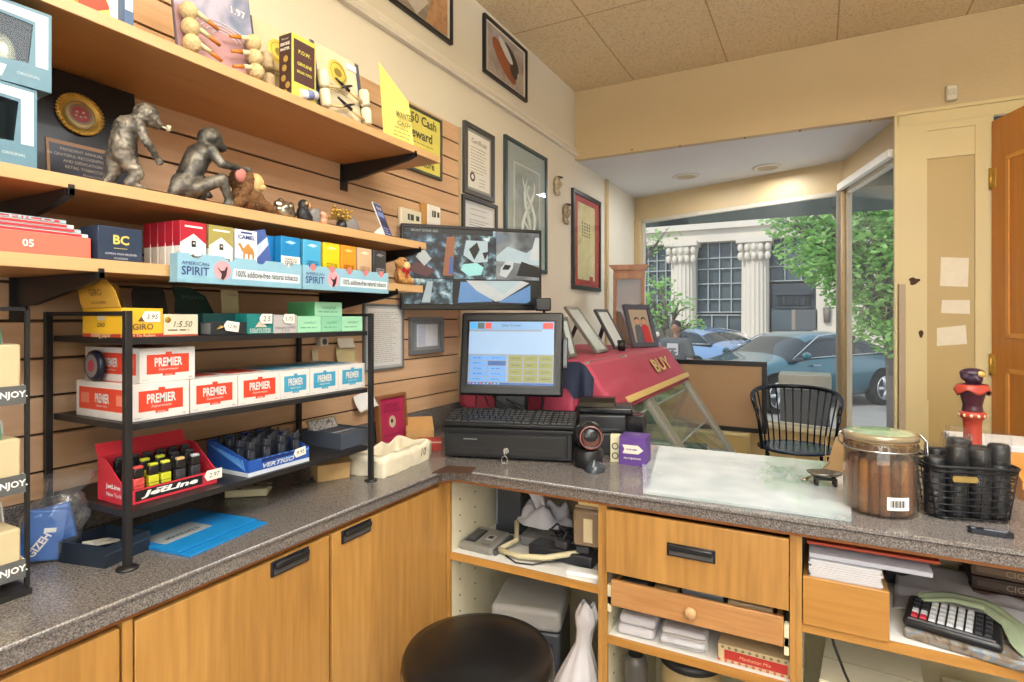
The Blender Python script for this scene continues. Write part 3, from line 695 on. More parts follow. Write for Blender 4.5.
# grey utility box and far items
q0 = onY(780, 374, 5.25); q1 = onY(830, 374, 5.25)
t = thing('utility_box', 'grey metal box outside the window directly behind the black armchair', 'box', ((q0.x+q1.x)/2, 5.25, -.18)); h = (q1.x-q0.x)/2
b = MB(); b.box(-h, h, 0, .3, .0, q0.z+.18-.12, bev=.006); b.build('housing', M('#4c4d50', .5, .3), t)
b = MB(); b.box(-h-.01, h+.01, -.01, .31, q0.z+.18-.12, q0.z+.18, bev=.006); b.build('top', M('#a7a59c', .35, .6), t)
# ---------------------------------------------------------------- pedestrian
q = onD(676, 340, 9.6)
t = thing('person', 'person standing outside in a dark grey t-shirt with a chest print and khaki trousers', 'person', (q.x, q.y, ST), -12); t.scale = (.95,)*3
SKIN = M('#8a6550', .6)
o = blob('body', [('e', (0, 0, 1.63), (.075, .092, .115)), ('c', (0, 0, 1.42), (0, 0, 1.55), .055, .05), ('c', (-.17, 0, 1.38), (.17, 0, 1.38), .07, .07), ('e', (0, 0, 1.22), (.18, .11, .24)), ('e', (0, 0, .96), (.175, .12, .14)),
  ('c', (.20, 0, 1.38), (.27, 0, 1.10), .055, .042), ('c', (.27, 0, 1.10), (.27, -.06, .86), .04, .028), ('e', (.27, -.08, .79), (.025, .035, .06)),
  ('c', (-.20, 0, 1.38), (-.27, 0, 1.10), .055, .042), ('c', (-.27, 0, 1.10), (-.27, -.06, .86), .04, .028), ('e', (-.27, -.08, .79), (.025, .035, .06)),
  ('c', (.10, 0, .92), (.11, -.01, .50), .09, .06), ('c', (.11, -.01, .5), (.12, .02, .08), .055, .035), ('e', (.12, -.06, .035), (.045, .12, .035)),
  ('c', (-.10, 0, .92), (-.11, -.01, .50), .09, .06), ('c', (-.11, -.01, .5), (-.12, .02, .08), .055, .035), ('e', (-.12, -.06, .035), (.045, .12, .035)),
  ('e', (0, -.10, 1.62), (.012, .02, .02)), ('e', (.078, 0, 1.62), (.012, .02, .03)), ('e', (-.078, 0, 1.62), (.012, .02, .03))], .012, SKIN, t)
blob('t_shirt', [('c', (-.18, 0, 1.38), (.18, 0, 1.38), .085, .085), ('e', (0, 0, 1.20), (.205, .135, .28)), ('c', (.20, 0, 1.38), (.27, 0, 1.17), .075, .07), ('c', (-.20, 0, 1.38), (-.27, 0, 1.17), .075, .07), ('c', (0, 0, 1.0), (0, 0, 1.2), .15, .16)], .014, M('#55585a', .9), t)
blob('trousers', [('c', (-.06, 0, .93), (.06, 0, .93), .135, .135), ('c', (.10, 0, .92), (.12, 0, .10), .10, .075), ('c', (-.10, 0, .92), (-.12, 0, .10), .10, .075)], .014, M('#9b8468', .9), t)
blob('hair', [('e', (0, .015, 1.665), (.085, .095, .10)), ('e', (0, .03, 1.62), (.083, .085, .09))], .012, M('#2b2320', .8), t)
b = MB(); b.box(-.10, .10, -.146, -.12, 1.16, 1.36, 0); b.box(-.08, .08, -.148, -.12, 1.19, 1.22, 1); b.box(-.07, .07, -.148, -.12, 1.25, 1.28, 1); b.build('chest_print', [M('#a9a6a8', .8), M('#5c4f55', .8)], t)
# ================================================================== PICTURES ON THE LEFT WALL
def measure(pxL, yt, yb, pxR, yt2, yb2, X):
    a = onX(pxL, yt, X); c = onX(pxL, yb, X); d = onX(pxR, yt2, X); e = onX(pxR, yb2, X)
    return a.y, d.y, (c.z+e.z)/2, (a.z+d.z)/2
def picture(name, label, m, X, fcol, fw, mats, art, cat='picture', mat_in=0, matcol='#e9e6dc', th=.018, glass=True, group=None):
    """framed picture hung on the left wall; art(b, w, h) draws on the sheet, local frame front -y"""
    y0, y1, z0, z1 = m; W = y1-y0; H = z1-z0
    t = thing(name, label, cat, (X, (y0+y1)/2, z0), 90, group)
    w2 = W/2; b = MB()
    for (a, c, d, e) in ((-w2, w2, 0, fw), (-w2, w2, H-fw, H)): b.box(a, c, -th, -.0005, d, e, bev=.002)
    for (a, c) in ((-w2, -w2+fw), (w2-fw, w2)): b.box(a, c, -th+.0005, -.0005, fw, H-fw, bev=.0015)
    b.build('frame', fcol if not isinstance(fcol, str) else M(fcol, .35), t)
    b = MB(); b.box(-w2+fw, w2-fw, -.008, -.001, fw, H-fw, 0); b.T = Matrix.Translation((0, -.0085, H/2))
    art(b, W-2*fw, H-2*fw); b.build('print', mats, t)
    if glass: MB().box(-w2+fw, w2-fw, -.0135, -.013, fw, H-fw).build('glass', GLASSP, t)
    return t
def artmat(name, stops, scale=4, dist=1.5, seed=0):
    m, nt, p = newmat(name); N = nt.nodes; L = nt.links
    tc = N.new('ShaderNodeTexCoord'); mp = N.new('ShaderNodeMapping'); mp.inputs['Location'].default_value = (seed, seed*.7, seed*.3); nz = N.new('ShaderNodeTexNoise'); nz.inputs['Scale'].default_value = scale; nz.inputs['Distortion'].default_value = dist; nz.inputs['Detail'].default_value = 4
    L.new(tc.outputs['Object'], mp.inputs[0]); L.new(mp.outputs[0], nz.inputs['Vector']); L.new(ramp(nt, nz.outputs['Fac'], stops), p.inputs['Base Color']); p.inputs['Roughness'].default_value = .5
    return m
INK = M('#4a4a4a', .8)
def lines(b, w, z0, z1, n, mi=1, x0=None, x1=None, rnd=random.Random(4), th=.0022, y=-.0006):
    x0 = -w*.38 if x0 is None else x0; x1 = w*.38 if x1 is None else x1
    for k in range(n):
        z = z0+(z1-z0)*k/max(1, n-1); e = x1-(x1-x0)*rnd.uniform(0, .3); s_ = x0
        while s_ < e:
            l_ = rnd.uniform(.006, .02); b.box(s_, min(s_+l_, e), y, y+.0004, z-th/2, z+th/2, mi); s_ += l_+.004
def art_cartoon(b, w, h):
    b.box(-w*.44, w*.44, -.0004, 0, -h*.44, h*.44, 1)
def art_soft(cols):
    def f(b, w, h):
        rr = random.Random(int(w*1000))
        for k, (x, z, rx, rz_) in enumerate(cols): b.at((x*w, -.0105+0*k, h*z), (90, 0, 0)); b.T = Matrix.Translation((x*w, -.0095-.0003*k, H2[0]+h*z)) @ Matrix.Rotation(R(90), 4, 'X'); b.lathe([(0, .0002), (1, 0)], 24, mi=2+k, sx=rx*w, sy=rz_*h)
    return f
H2 = [0]
# upper pair above the rail
m = measure(482, 14, 74, 525, 51, 101, WX)
H2[0] = (m[3]-m[2])/2
def art_up(b, w, h):
    b.box(-w*.45, w*.45, -.0004, 0, -h*.46, h*.46, 1)
    Z = h/2+.02
    for k, (x, z, a, c, mi) in enumerate(((-.05, -.05, .33, .20, 2), (.12, .12, .22, .16, 3), (-.02, .18, .20, .10, 4), (.18, -.12, .10, .12, 5))):
        b.T = Matrix.Translation((x*w, -.0095-.0004*k, H2[0]+z*h)) @ Matrix.Rotation(R(90), 4, 'X') @ Matrix.Rotation(R(-30), 4, 'Z'); b.lathe([(0, .0003), (1, 0)], 28, mi=mi, sx=a*w, sy=c*h)
picture('framed_photograph', 'black framed dark and orange photograph hung high by the ceiling above the rail', m, WX, '#1c1a1a', .014,
        [M('#e8e4dc', .6), artmat('photo_a', [(.3, '#8a7f7c'), (.6, '#b9b0ab')], 8), M('#a0522d', .5), M('#2b2020', .5), M('#dcdcda', .5), M('#3f2a2a', .5)], art_up)
m = measure(387, -28, -1, 450, -20, 46, WX); m = (m[0], m[1], onX(450, 46, WX).z, onX(450, -12, WX).z)
H2[0] = (m[3]-m[2])/2
def art_up2(b, w, h):
    b.box(-w*.45, w*.45, -.0004, 0, -h*.46, h*.46, 1)
    b.prism([(-w*.45, -h*.2), (-w*.1, -h*.46), (w*.1, -h*.1), (-w*.2, h*.3), (-w*.45, h*.3)], -.0012, -.0006, 'y', 2)
    b.prism([(w*.05, -h*.46), (w*.45, -h*.46), (w*.45, h*.3), (w*.15, h*.0)], -.0010, -.0006, 'y', 3)
picture('framed_photograph', 'black framed brown photograph cut off by the top edge, nearer along the rail', m, WX, '#1c1a1a', .014,
        [M('#e8e4dc', .6), artmat('photo_b', [(.3, '#7d7468'), (.6, '#a89c8c')], 8, 1.5, 3), M('#cfcac2', .5), artmat('photo_c', [(.3, '#a07048'), (.6, '#c79a70')], 30, .5, 1)], art_up2)
# certificates
def art_cert(b, w, h):
    b.box(-w*.43, w*.43, -.0004, 0, -h*.45, h*.45, 1)
    b.text('Certificate', (0, -.0006, h*.33), width=w*.6, mi=2)
    lines(b, w, h*.22, -h*.18, 9, 2, -w*.33, w*.33); lines(b, w, -h*.27, -h*.38, 3, 2, 0, w*.33)
    b.T = b.T @ Matrix.Translation((-w*.27, -.0006, -h*.27)) @ Matrix.Rotation(R(90), 4, 'X'); b.lathe([(0, .0006), (w*.10, .0006)], 20, mi=3); b.lathe([(0, .0009), (w*.05, .0009)], 20, mi=1)
m = measure(462, 120, 195, 492, 137, 201, WX)
picture('framed_certificate', 'upper grey framed certificate with seal beside the slat wall end', m, WX, M('#55565a', .4, .3), .022, [M('#9aa09c', .7), PAPER, INK, M('#3a3a3c', .5)], art_cert, 'certificate')
m = measure(460, 195, 250, 495, 205, 255, WX)
def art_cert2(b, w, h):
    b.box(-w*.44, w*.44, -.0004, 0, -h*.42, h*.42, 1); lines(b, w, h*.34, h*.22, 2, 2, -w*.3, w*.3); lines(b, w, h*.1, -h*.3, 8, 2, -w*.33, w*.33)
picture('framed_certificate', 'lower framed certificate partly behind the security monitor', m, WX, M('#3e4046', .4, .3), .018, [M('#c4c8cc', .7), M('#dde2ea', .8), INK], art_cert2, 'certificate')
# large grey drawing
m = measure(503, 134, 262, 545, 159, 279, WX)
def art_smoke(b, w, h):
    b.box(-w*.33, w*.36, -.0004, 0, -h*.36, h*.36, 1); b.box(-w*.305, w*.335, -.0006, 0, -h*.345, h*.345, 2)
    b.T = b.T @ Matrix.Translation((0, -.0025, 0))
    for s_, ph, am in ((1, 0, .16), (-1, .6, .16), (1, 1.5, .10)):
        P = [(w*am*math.sin(4.5*k/24+ph)*s_+w*.03, 0, -h*.30+h*.56*k/24) for k in range(25)]
        b.tube(P, [.0012+.010*w*math.sin(math.pi*k/24)*2.2 for k in range(25)], 6, 3)
    b.tube([(w*.02, 0, -h*.30), (w*.12, 0, -h*.22), (-w*.1, 0, -h*.1), (w*.1, 0, 0), (-w*.06, 0, h*.08), (w*.04, 0, h*.2)], .006, 6, 3)
o = picture('framed_artwork', 'large tall grey framed artwork of pale swirling forms, right of the certificates', m, WX, M('#3c4e58', .35, .2), .02, [M('#9fb0b4', .6), M('#c9d2d2', .6), artmat('smoke', [(.3, '#7f9092'), (.65, '#a9b6b6')], 5), M('#ccd6d6', .7)], art_smoke)
# red matted poster beyond the soffit
m = measure(571, 187, 289, 599, 203, 292, WX)
def art_red(b, w, h):
    b.box(-w*.36, w*.32, -.0004, 0, -h*.43, h*.43, 1)
    for k in range(5):
        for j in range(4): b.box(-w*.20+j*w*.09, -w*.15+j*w*.09, -.0007, 0, h*.20-k*h*.035, h*.215-k*h*.035+.004, 2)
    b.box(w*.10, w*.24, -.0008, 0, -h*.44, -h*.38, 0)
picture('framed_poster', 'tall framed poster with red mat on the bay side of the left wall', m, WX, M('#2c2e36', .3), .028, [M('#b23a44', .6), artmat('poster_art', [(.3, '#e3dcb4'), (.55, '#d8cf9e'), (.7, '#a9b27c')], 6), M('#8a7a54', .7)], art_red)
# masks
for i, (px, py, px2, py2, lb) in enumerate(((554, 175, 549, 197, 'upper small carved face ornament on the cream wall left of the red poster'), (563, 202, 561, 226, 'lower small carved face ornament with cap on the cream wall left of the red poster'))):
    q = onX(px, (py+py2)/2, WX); h = abs(onX(px, py, WX).z-onX(px, py2, WX).z)/2
    t = thing('wall_mask', lb, 'ornament', (WX, q.y, q.z), 90, 'carved wall masks')
    CM = M('#b5a68c' if i == 0 else '#9b8f7a', .5, .1, .5, 60)
    sh = [('e', (0, -.018, h*.25), (h*.34, .022, h*.6)), ('e', (0, -.016, -h*.35), (h*.26, .018, h*.55)), ('e', (0, -.042, h*.05), (h*.08, .014, h*.2)), ('e', (h*.15, -.036, h*.32), (h*.11, .008, h*.06)), ('e', (-h*.15, -.036, h*.32), (h*.11, .008, h*.06)), ('e', (0, -.036, -h*.22), (h*.16, .008, h*.05)), ('e', (0, -.03, -h*.75), (h*.14, .014, h*.22)), ('e', (0, -.026, h*.72), (h*.40, .018, h*.16))]
    blob('face', sh, .0045, CM, t, smooth=2)
    b = MB(); b.ell((0, -.04, h*.72), (h*.42, .016, h*.07)); b.build('cap', M('#4a4238', .6), t)
# sign on the slat wall, yellow, "150 Cash"
m = measure(393, 96, 160, 440, 122, 185, SX)
def art_y(b, w, h):
    b.text('$150 Cash', (0, -.0006, h*.36), width=w*.8, mi=1, bold=.02); b.text('Reward', (0, -.0006, h*.12), width=w*.6, mi=1, bold=.02); lines(b, w, -h*.04, -h*.2, 3, 1)
    b.text('NEW store', (0, -.0006, -h*.36), width=w*.7, mi=1, bold=.02)
picture('framed_notice', 'yellow notice in dark frame on the slat wall behind the top shelf end', m, SX, '#4a4f48', .012, [M('#e8df72', .8), M('#55553c', .8)], art_y, 'sign', th=.014)
# papers low on the slat wall
m = measure(362, 304, 372, 402, 304, 368, SX)
def art_doc(b, w, h):
    b.box(-w*.45, w*.45, -.0004, 0, -h*.46, h*.46, 1); lines(b, w, h*.4, -h*.4, 26, 2, -w*.4, w*.4, th=.0016)
picture('framed_document', 'framed typed document on the slat wall behind the right end of the black rack', m, SX, '#6f7376', .008, [M('#b8bcc0', .7), M('#e4e5e6', .8), M('#9a9c9e', .8)], art_doc, 'document', th=.012)
m = measure(408, 315, 354, 441, 319, 353, SX)
def art_doc2(b, w, h):
    b.box(-w*.36, w*.40, -.0004, 0, -h*.40, h*.40, 1); b.box(-w*.34, -w*.05, -.0006, 0, -h*.38, h*.38, 2); lines(b, w, h*.3, -h*.3, 8, 0, -w*.3, -w*.08, th=.0015)
picture('picture_frame', 'small wide grey frame with white sheet on the slat wall under the security monitor', m, SX-.0, M('#7f858b', .4, .3), .018, [M('#8d949a', .6), M('#e8edf6', .8), M('#cdd6ea', .8)], art_doc2, 'picture frame')
# wall switches / thermostats
for i, (a, yt, yb, c) in enumerate(((397, 210, 230, 418), (424, 207, 228, 437))):
    p0 = onX(a, yt, SX); p1 = onX(c, yb, SX); W = p1.y-p0.y; H = p0.z-onX(a, yb, SX).z
    t = thing('control_box', ['wide beige plastic control box on the slat wall behind the blue brochure holder', 'narrow white plastic control box on a wooden block, right of the wide one'][i], 'control box', (SX, (p0.y+p1.y)/2, p0.z-H+.012), 90)
    b = MB(); b.box(-W/2, W/2, -.02, -.001, 0, H, bev=.006); b.build('housing', M('#e6dfc8' if i == 0 else '#ecebe4', .4), t)
    b = MB(); b.box(-W*.2, W*.08, -.0215, -.0195, H*.42, H*.72, 0); b.box(W*.2, W*.34, -.0215, -.0195, H*.45, H*.7, 0); b.box(-W*.12, -W*.08, -.022, -.0215, H*.45, H*.7, 1); b.build('display', [M('#54564f', .2), M('#c8ccc0', .3)], t)
    if i: b = MB(); b.box(-W*.85, -W*.51, -.016, -.001, -.005, H, bev=.002); b.build('mounting_block', M('#c28f4e', .5), t)

# ================================================================== SHELF GOODS
def shx(px, X=-1.09): return onX(px, 300, X).y
# ---- top shelf: pipe display cards
KR = M('#d6c9ad', .8); DK = M('#4a5060', .7)
def card(label, pxa, pxb, hgt, mats, art, x=-1.12, lean=9, name='pipe_card'):
    y0, y1 = shx(pxa, x), shx(pxb, x); W = y1-y0
    t = thing(name, label, 'display card', (x, (y0+y1)/2, Z1), 90, None)
    g = MB(); g.T = Matrix.Rotation(R(-lean), 4, 'X'); g.box(-W/2, W/2, 0, .006, .001, hgt, 0); T0 = g.T.copy(); g.T = T0; art(g, W, hgt); g.build('card', mats, t)
    return t, W, T0
def pipe(parent, x, z, s, lay, mat, stem, rot=0, bowl_h=.04, r=.014, T=None, nm='pipe'):
    """corn cob pipe laid sideways on the card: bowl at one end, stem to the other"""
    b = MB(); b.T = (T or Matrix.Identity(4)) @ Matrix.Translation((x, -.018, z)) @ Matrix.Rotation(R(rot), 4, 'Y')
    b.lathe([(0, 0), (r*.7, 0), (r*1.0, bowl_h*.15), (r*1.02, bowl_h*.8), (r*.9, bowl_h), (r*.6, bowl_h), (r*.55, bowl_h*.7), (0, bowl_h*.7)], 18, mi=0)
    b.tube([(s*r*.8, 0, bowl_h*.2), (s*.045, -.002, bowl_h*.35), (s*.06, -.002, bowl_h*.5)], [.0045, .004, .0038], 8, 2)
    b.tube([(s*.06, -.002, bowl_h*.5), (s*.09, 0, bowl_h*.8), (s*.105, 0, bowl_h*.95)], [.0045, .0038, .003], 8, 1)
    return b.build(nm, [mat, stem, M('#d9c08e', .5)], parent)
COB = M('#d6bf8e', .6, 0, .35, 220, .6); COBL = M('#e9dfc2', .55, 0, .1, 200, .3); AMB = M('#c87a2c', .25); BLK = M('#1f1c1c', .3)
def art_mag(b, w, h):
    b.box(-w*.49, w*.49, -.0006, 0, h*.42, h*.97, 1); b.box(-w*.49, w*.49, -.0006, 0, .004, h*.42, 2)
    b.text('1.97', (w*.32, -.001, h*.62), width=w*.2, mi=3, bold=.03)
    for k in range(4):
        rr_ = .10-.02*k; T0 = b.T.copy(); b.tube([(w*.1+rr_*w*4*math.cos(a*.35), -.001, h*.30+rr_*h*1.4*math.sin(a*.35)) for a in range(10)], .0012, 4, 3); b.T = T0
t, W, T = card('pipe card with three double rows of round cob pipes, leftmost on the top shelf', 178, 258, .25, [M('#6e6470', .7), artmat('mag1', [(.3, '#6c7a98'), (.5, '#a9a6c0'), (.7, '#c9b7c8')], 9), M('#b08a90', .7), M('#c9cbd6', .7)], art_mag)
def roundpipe(parent, x, z, s, ln, T):
    b = MB(); b.T = T @ Matrix.Translation((x, -.02, z)); b.ell((0, 0, 0), (.017, .018, .018), mi=0); b.tube([(s*.012, -.002, .004), (s*ln*.6, -.004, -.004)], [.006, .005], 8, 2); b.tube([(s*ln*.6, -.004, -.004), (s*ln, -.002, -.012)], [.005, .0035], 8, 1); b.build('pipe', [COB, AMB, M('#e2d3ae', .5)], parent)
for k, z in enumerate((.018, .052, .086)):
    roundpipe(t, -W/2+.018, z, 1, .062, T); roundpipe(t, W/2-.018, z*.98, -1, .06, T)
def art_seal(b, w, h):
    b.box(-w*.5, -w*.42, -.0006, 0, .0, h, 1); b.box(w*.42, w*.5, -.0006, 0, 0, h, 1)
    T0 = b.T.copy(); b.T = T0 @ Matrix.Translation((0, -.001, h*.70)) @ Matrix.Rotation(R(90), 4, 'X')
    b.lathe([(0, .001), (.032, .001), (.034, .0)], 28, mi=2); b.tube([(.026*math.cos(a*.3), .026*math.sin(a*.3), .0012) for a in range(21)], .0008, 4, 3, True); b.ell((0, 0, .001), (.014, .012, .001), mi=3)
    b.T = T0; b.box(w*.2, w*.42, -.003, -.001, h*.84, h*.93, 4); lines(b, w, h*.48, h*.40, 3, 3, -w*.3, w*.3)
SEAL = [KR, DK, M('#d9c45a', .4, .2), M('#8a7630', .5), WHITE]
t, W, T = card('pipe card with gold seal and dark side bands, half behind the brown book', 256, 312, .215, SEAL, art_seal, -1.19)
for z in (.02, .075): pipe(t, -W/2+.03, z, 1, 0, M('#cdb795', .6, 0, .3, 150, .4), BLK, 0, .042, .015, T)
t, W, T = card('pipe card with gold seal and dark side bands, right end of the top shelf', 318, 366, .19, SEAL, art_seal, -1.12)
for s_, x in ((1, -W/2+.012), (-1, W/2-.012)):
    for z in (.006, .058): pipe(t, x, z, s_, 0, COBL, BLK, 0, .045, .0135, T)
# brown-and-yellow book box
def bx_thing(name, label, cat, px0, px1, X, z, D, H, mats, art=None, part='box', rz=90, group=None, bev=.001, py=None):
    y0 = onX(px0, 300, X).y; y1 = onX(px1, 300, X).y; W = y1-y0
    t = thing(name, label, cat, (X, (y0+y1)/2, z), rz, group)
    b = MB(); b.box(-W/2, W/2, 0, D, 0, H, 0, bev=bev)
    if art: art(b, W, H, D)
    b.build(part, mats, t); return t, W
def art_book(b, W, H, D):
    b.box(-W/2-.0006, -W/2, .002, D-.002, .002, H-.002, 1); b.box(-W*.43, W*.43, -.0006, 0, H*.24, H*.92, 1)
    b.text('P.O.W.', (0, -.0008, H*.74), width=W*.5, mi=0, bold=.03); b.text('GENUINE', (0, -.0008, H*.55), width=W*.6, mi=0, bold=.03); b.text('BRIAR PIPES', (0, -.0008, H*.42), width=W*.62, mi=0, bold=.02)
    b.text('Missouri', (-W/2-.0008, D/2, H*.92), width=D*.5, mi=2, face='-x'); b.text('SMOKE', (-W/2-.0008, D/2, H*.84), width=D*.7, mi=2, face='-x', bold=.05); b.text('MASTER', (-W/2-.0008, D/2, H*.76), width=D*.7, mi=2, face='-x', bold=.05)
    for (u, v) in ((.45, .60), (.55, .46), (.62, .3), (.3, .18), (.5, .07)):
        b.at((-W/2-.0012, D*u, H*v), (0, -90, 0)); b.lathe([(0, 0), (.008, -.0003)], 14, mi=3); b.at()
bx_thing('book_box', 'brown and yellow pipe box standing upright in the middle of the top shelf', 'box', 292, 316, -1.10, Z1+.0005, .045, .150, [M('#cfc458', .6), M('#4a2e2c', .6), M('#f2efe6', .7), M('#bfa24e', .5)], art_book)
t = thing('leaflet_tube', 'small white and blue rolled leaflet leaning at the foot of the brown box', 'leaflet', (-1.098, shx(312), Z1+.011), 90)
b = MB(); b.cyl((-.03, 0, 0), (.02, .0, .012), .011, .011, 16, 0); b.cyl((-.012, 0, .0042), (.006, 0, .0086), .0114, .0114, 16, 1); b.build('roll', [M('#e6e6ea', .6), M('#7c86b8', .6)], t)
# far left goods on the top shelf
t, W = bx_thing('product_box', 'red and yellow printed box at the left of the top shelf', 'box', 78, 123, -1.13, Z1+.0005, .06, .12, [M('#e8d36a', .5), M('#d8452c', .5), M('#f3f0e0', .6)], lambda b, W, H, D: (b.prism([(-W/2, H*.0), (W*.2, H*.25), (-W*.1, H*.6), (-W/2, H*.9)], -.0008, 0, 'y', 1), b.prism([(W*.25, 0), (W/2, 0), (W/2, H), (W*.1, H*.5)], -.0008, 0, 'y', 2)))
bx_thing('product_box', 'blue and white box right beside the red and yellow one', 'box', 124, 134, -1.11, Z1+.0005, .05, .11, [M('#4d6a94', .5), WHITE], lambda b, W, H, D: b.box(-W*.4, W*.4, -.0006, 0, H*.3, H*.5, 1))
# yellow notice leaning off the shelf end
q0 = onX(381, 56, -1.16)
t = thing('paper_notice', 'yellow paper notice leaning upright at the right end of the top shelf', 'notice', (-1.16, 1.44, Z1), 62)
b = MB(); b.grid(lambda u, v: (-.055+.11*u, .02*math.sin(u*2)+.05*v, .001+.285*v-.10*u*v), 6, 8, 0); b.grid(lambda u, v: (-.055+.11*u, .0215+.02*math.sin(u*2)+.05*v-.02, .001+.285*v-.10*u*v), 1, 1, 0)
o = b.build('sheet', [M('#ece27e', .8), M('#77764e', .8)], t, rec=False); 
b = MB(); b.T = Matrix.Translation((0, -.003, 0)) @ Matrix.Rotation(R(-12), 4, 'X') @ Matrix.Rotation(R(12), 4, 'Y')
b.text('WANTED', (0.0, .012, .13), width=.06, height=.022, mi=0, bold=.03); b.text('CASH', (0, .010, .10), width=.045, height=.014, mi=0, bold=.03); lines(b, .1, .08, .04, 4, 0, -.03, .03, y=.009); b.build('lettering', M('#6d6c48', .8), t)
# ---- middle shelf
TEAL = M('#5f869a', .4)
def visor_box(label, z, px1, rzz):
    y1 = onX(px1, 300, -1.10).y
    t = thing('window_carton', label, 'carton', (-1.10, y1-.075, z), rzz, 'pale blue cartons')
    W, H, D = .15, .125, .10
    b = MB(); b.box(-W/2, W/2, 0.002, D, 0, .002, 0); b.box(-W/2, W/2, .002, D, H-.002, H, 0); b.box(-W/2, -W/2+.002, .002, D, .002, H-.002, 0); b.box(W/2-.002, W/2, .002, D, .002, H-.002, 0); b.box(-W/2+.002, W/2-.002, D-.002, D, .002, H-.002, 0)
    # front with a cut-out window
    o = [(-W/2, 0), (W/2, 0), (W/2, H), (-W/2, H)]; i_ = [(-W*.36, H*.22), (W*.18, H*.30), (W*.36, H*.42), (W*.30, H*.80), (-W*.36, H*.86)]
    i4 = [(-W*.36, H*.24), (W*.30, H*.30), (W*.34, H*.80), (-W*.36, H*.86)]
    for k in range(4):
        k2 = (k+1) % 4; b.quad([(o[k][0], 0, o[k][1]), (o[k2][0], 0, o[k2][1]), (i4[k2][0], 0, i4[k2][1]), (i4[k][0], 0, i4[k][1])], 0)
    b.prism([(W*.36, H*.28), (W*.47, H*.28), (W*.47, H*.96), (-W*.45, H*.96), (-W*.45, H*.89), (W*.36, H*.84)], -.0006, 0, 'y', 1)
    b.prism([(-W*.1, H*.03), (W*.08, H*.05), (W*.12, H*.2), (-W*.05, H*.2)], -.0006, 0, 'y', 1)
    b.text('ORIGINAL', (W*.3, -.0008, H*.14), width=.03, mi=1)
    b.build('carton', [TEAL, M('#c3d3dc', .4)], t)
    MB().box(-W*.37, W*.37, .0015, .002, H*.2, H*.87).build('film', GLASSP, t)
    b = MB(); b.at((-.02, .045, .062)); b.lathe([(.034, -.03), (.040, -.02), (.040, .02), (.034, .03)], 24, mi=0); b.lathe([(.0, .031), (.03, .031), (.034, .03)], 24, mi=1); b.at((.025, .05, .055)); b.ell((0, 0, 0), (.02, .02, .034), mi=1); b.build('product', [M('#17181a', .12), M('#b9c0a8', .25, .3)], t)
    return t
visor_box('pale blue windowed carton standing on the middle shelf, lower of the two', Z2+.0005, 37, 90)
visor_box('pale blue windowed carton stacked on top of the other carton', Z2+.127, 50, 86)
# black award plaque with medallion
y0, y1 = onX(40, 200, -1.30).y, onX(146, 200, -1.30).y; W = y1-y0
t = thing('award_plaque', 'black wooden award plaque with gold medallion leaning behind the apes', 'plaque', (-1.315, (y0+y1)/2, Z2+.0005), 90, None, -6)
H = .262
b = MB(); b.box(-W/2, W/2, 0, .012, 0, H, 0, bev=.002); b.build('board', M('#15161a', .4, 0, .5, 25, 0, .1), t)
b = MB(); b.at((-.016, -.002, H*.68), (90, 0, 0)); b.lathe([(.040, -.002), (.043, .002), (.040, .005), (.034, .004), (.032, .002), (0, .002)], 40, mi=0)
for k in range(36): a = R(10*k); b.ell((.040*math.cos(a), .040*math.sin(a), .004), (.006, .0035, .003), 6, 4, 0)
b.lathe([(0, .003), (.028, .003)], 30, mi=1); b.lathe([(.022, .0036), (.025, .0036)], 24, mi=0); b.lathe([(0, .0036), (.017, .0036)], 24, mi=2)
for (x_, y_) in ((-.006, .004), (.005, .005), (0, -.005), (.008, -.003), (-.008, -.004)): b.ell((x_, y_, .004), (.003, .0022, .001), 8, 4, 3)
b.at(); b.build('medallion', [GOLD, M('#8a8470', .4, .4), M('#a84848', .4), M('#d6c8b4', .5)], t)
b = MB(); b.box(-W*.40, W*.40, -.003, 0, .01, H*.44, 0); b.box(-W*.375, W*.375, -.0035, -.003, .016, H*.41, 1)
for k, s_ in enumerate(('PRESIDENT ANNUAL AWARD', 'IN GRATEFUL RECOGNITION OF SERVICE', 'AND DEDICATION TO THE', 'RETAIL TOBACCO TRADE', 'Presented by', 'The Board of Directors', '1998')): b.text(s_, (W*.0, -.0038, H*.375-k*.0115), height=.0058, mi=2)
b.build('inscription_plate', [M('#a5794f', .4), M('#24263a', .3), M('#c5b8a4', .4)], t)
# apes
BRZ = artmat('aged_bronze', [(.3, '#3f3c38'), (.5, '#6f6a62'), (.68, '#a39a8c')], 60, .5); BRZ.node_tree.nodes['Principled BSDF'].inputs['Metallic'].default_value = .35; BRZ.node_tree.nodes['Principled BSDF'].inputs['Roughness'].default_value = .42
DBZ = artmat('dark_bronze', [(.3, '#35332f'), (.5, '#57544e'), (.7, '#878279')], 50, .5, 2); DBZ.node_tree.nodes['Principled BSDF'].inputs['Metallic'].default_value = .35; DBZ.node_tree.nodes['Principled BSDF'].inputs['Roughness'].default_value = .45
p = onX(131, 185, -1.125)
t = thing('ape_figurine', 'bronze ape figurine standing stooped with a pipe in its mouth on the middle shelf', 'figurine', (-1.135, p.y, Z2), 90); t.scale = (1.3,)*3
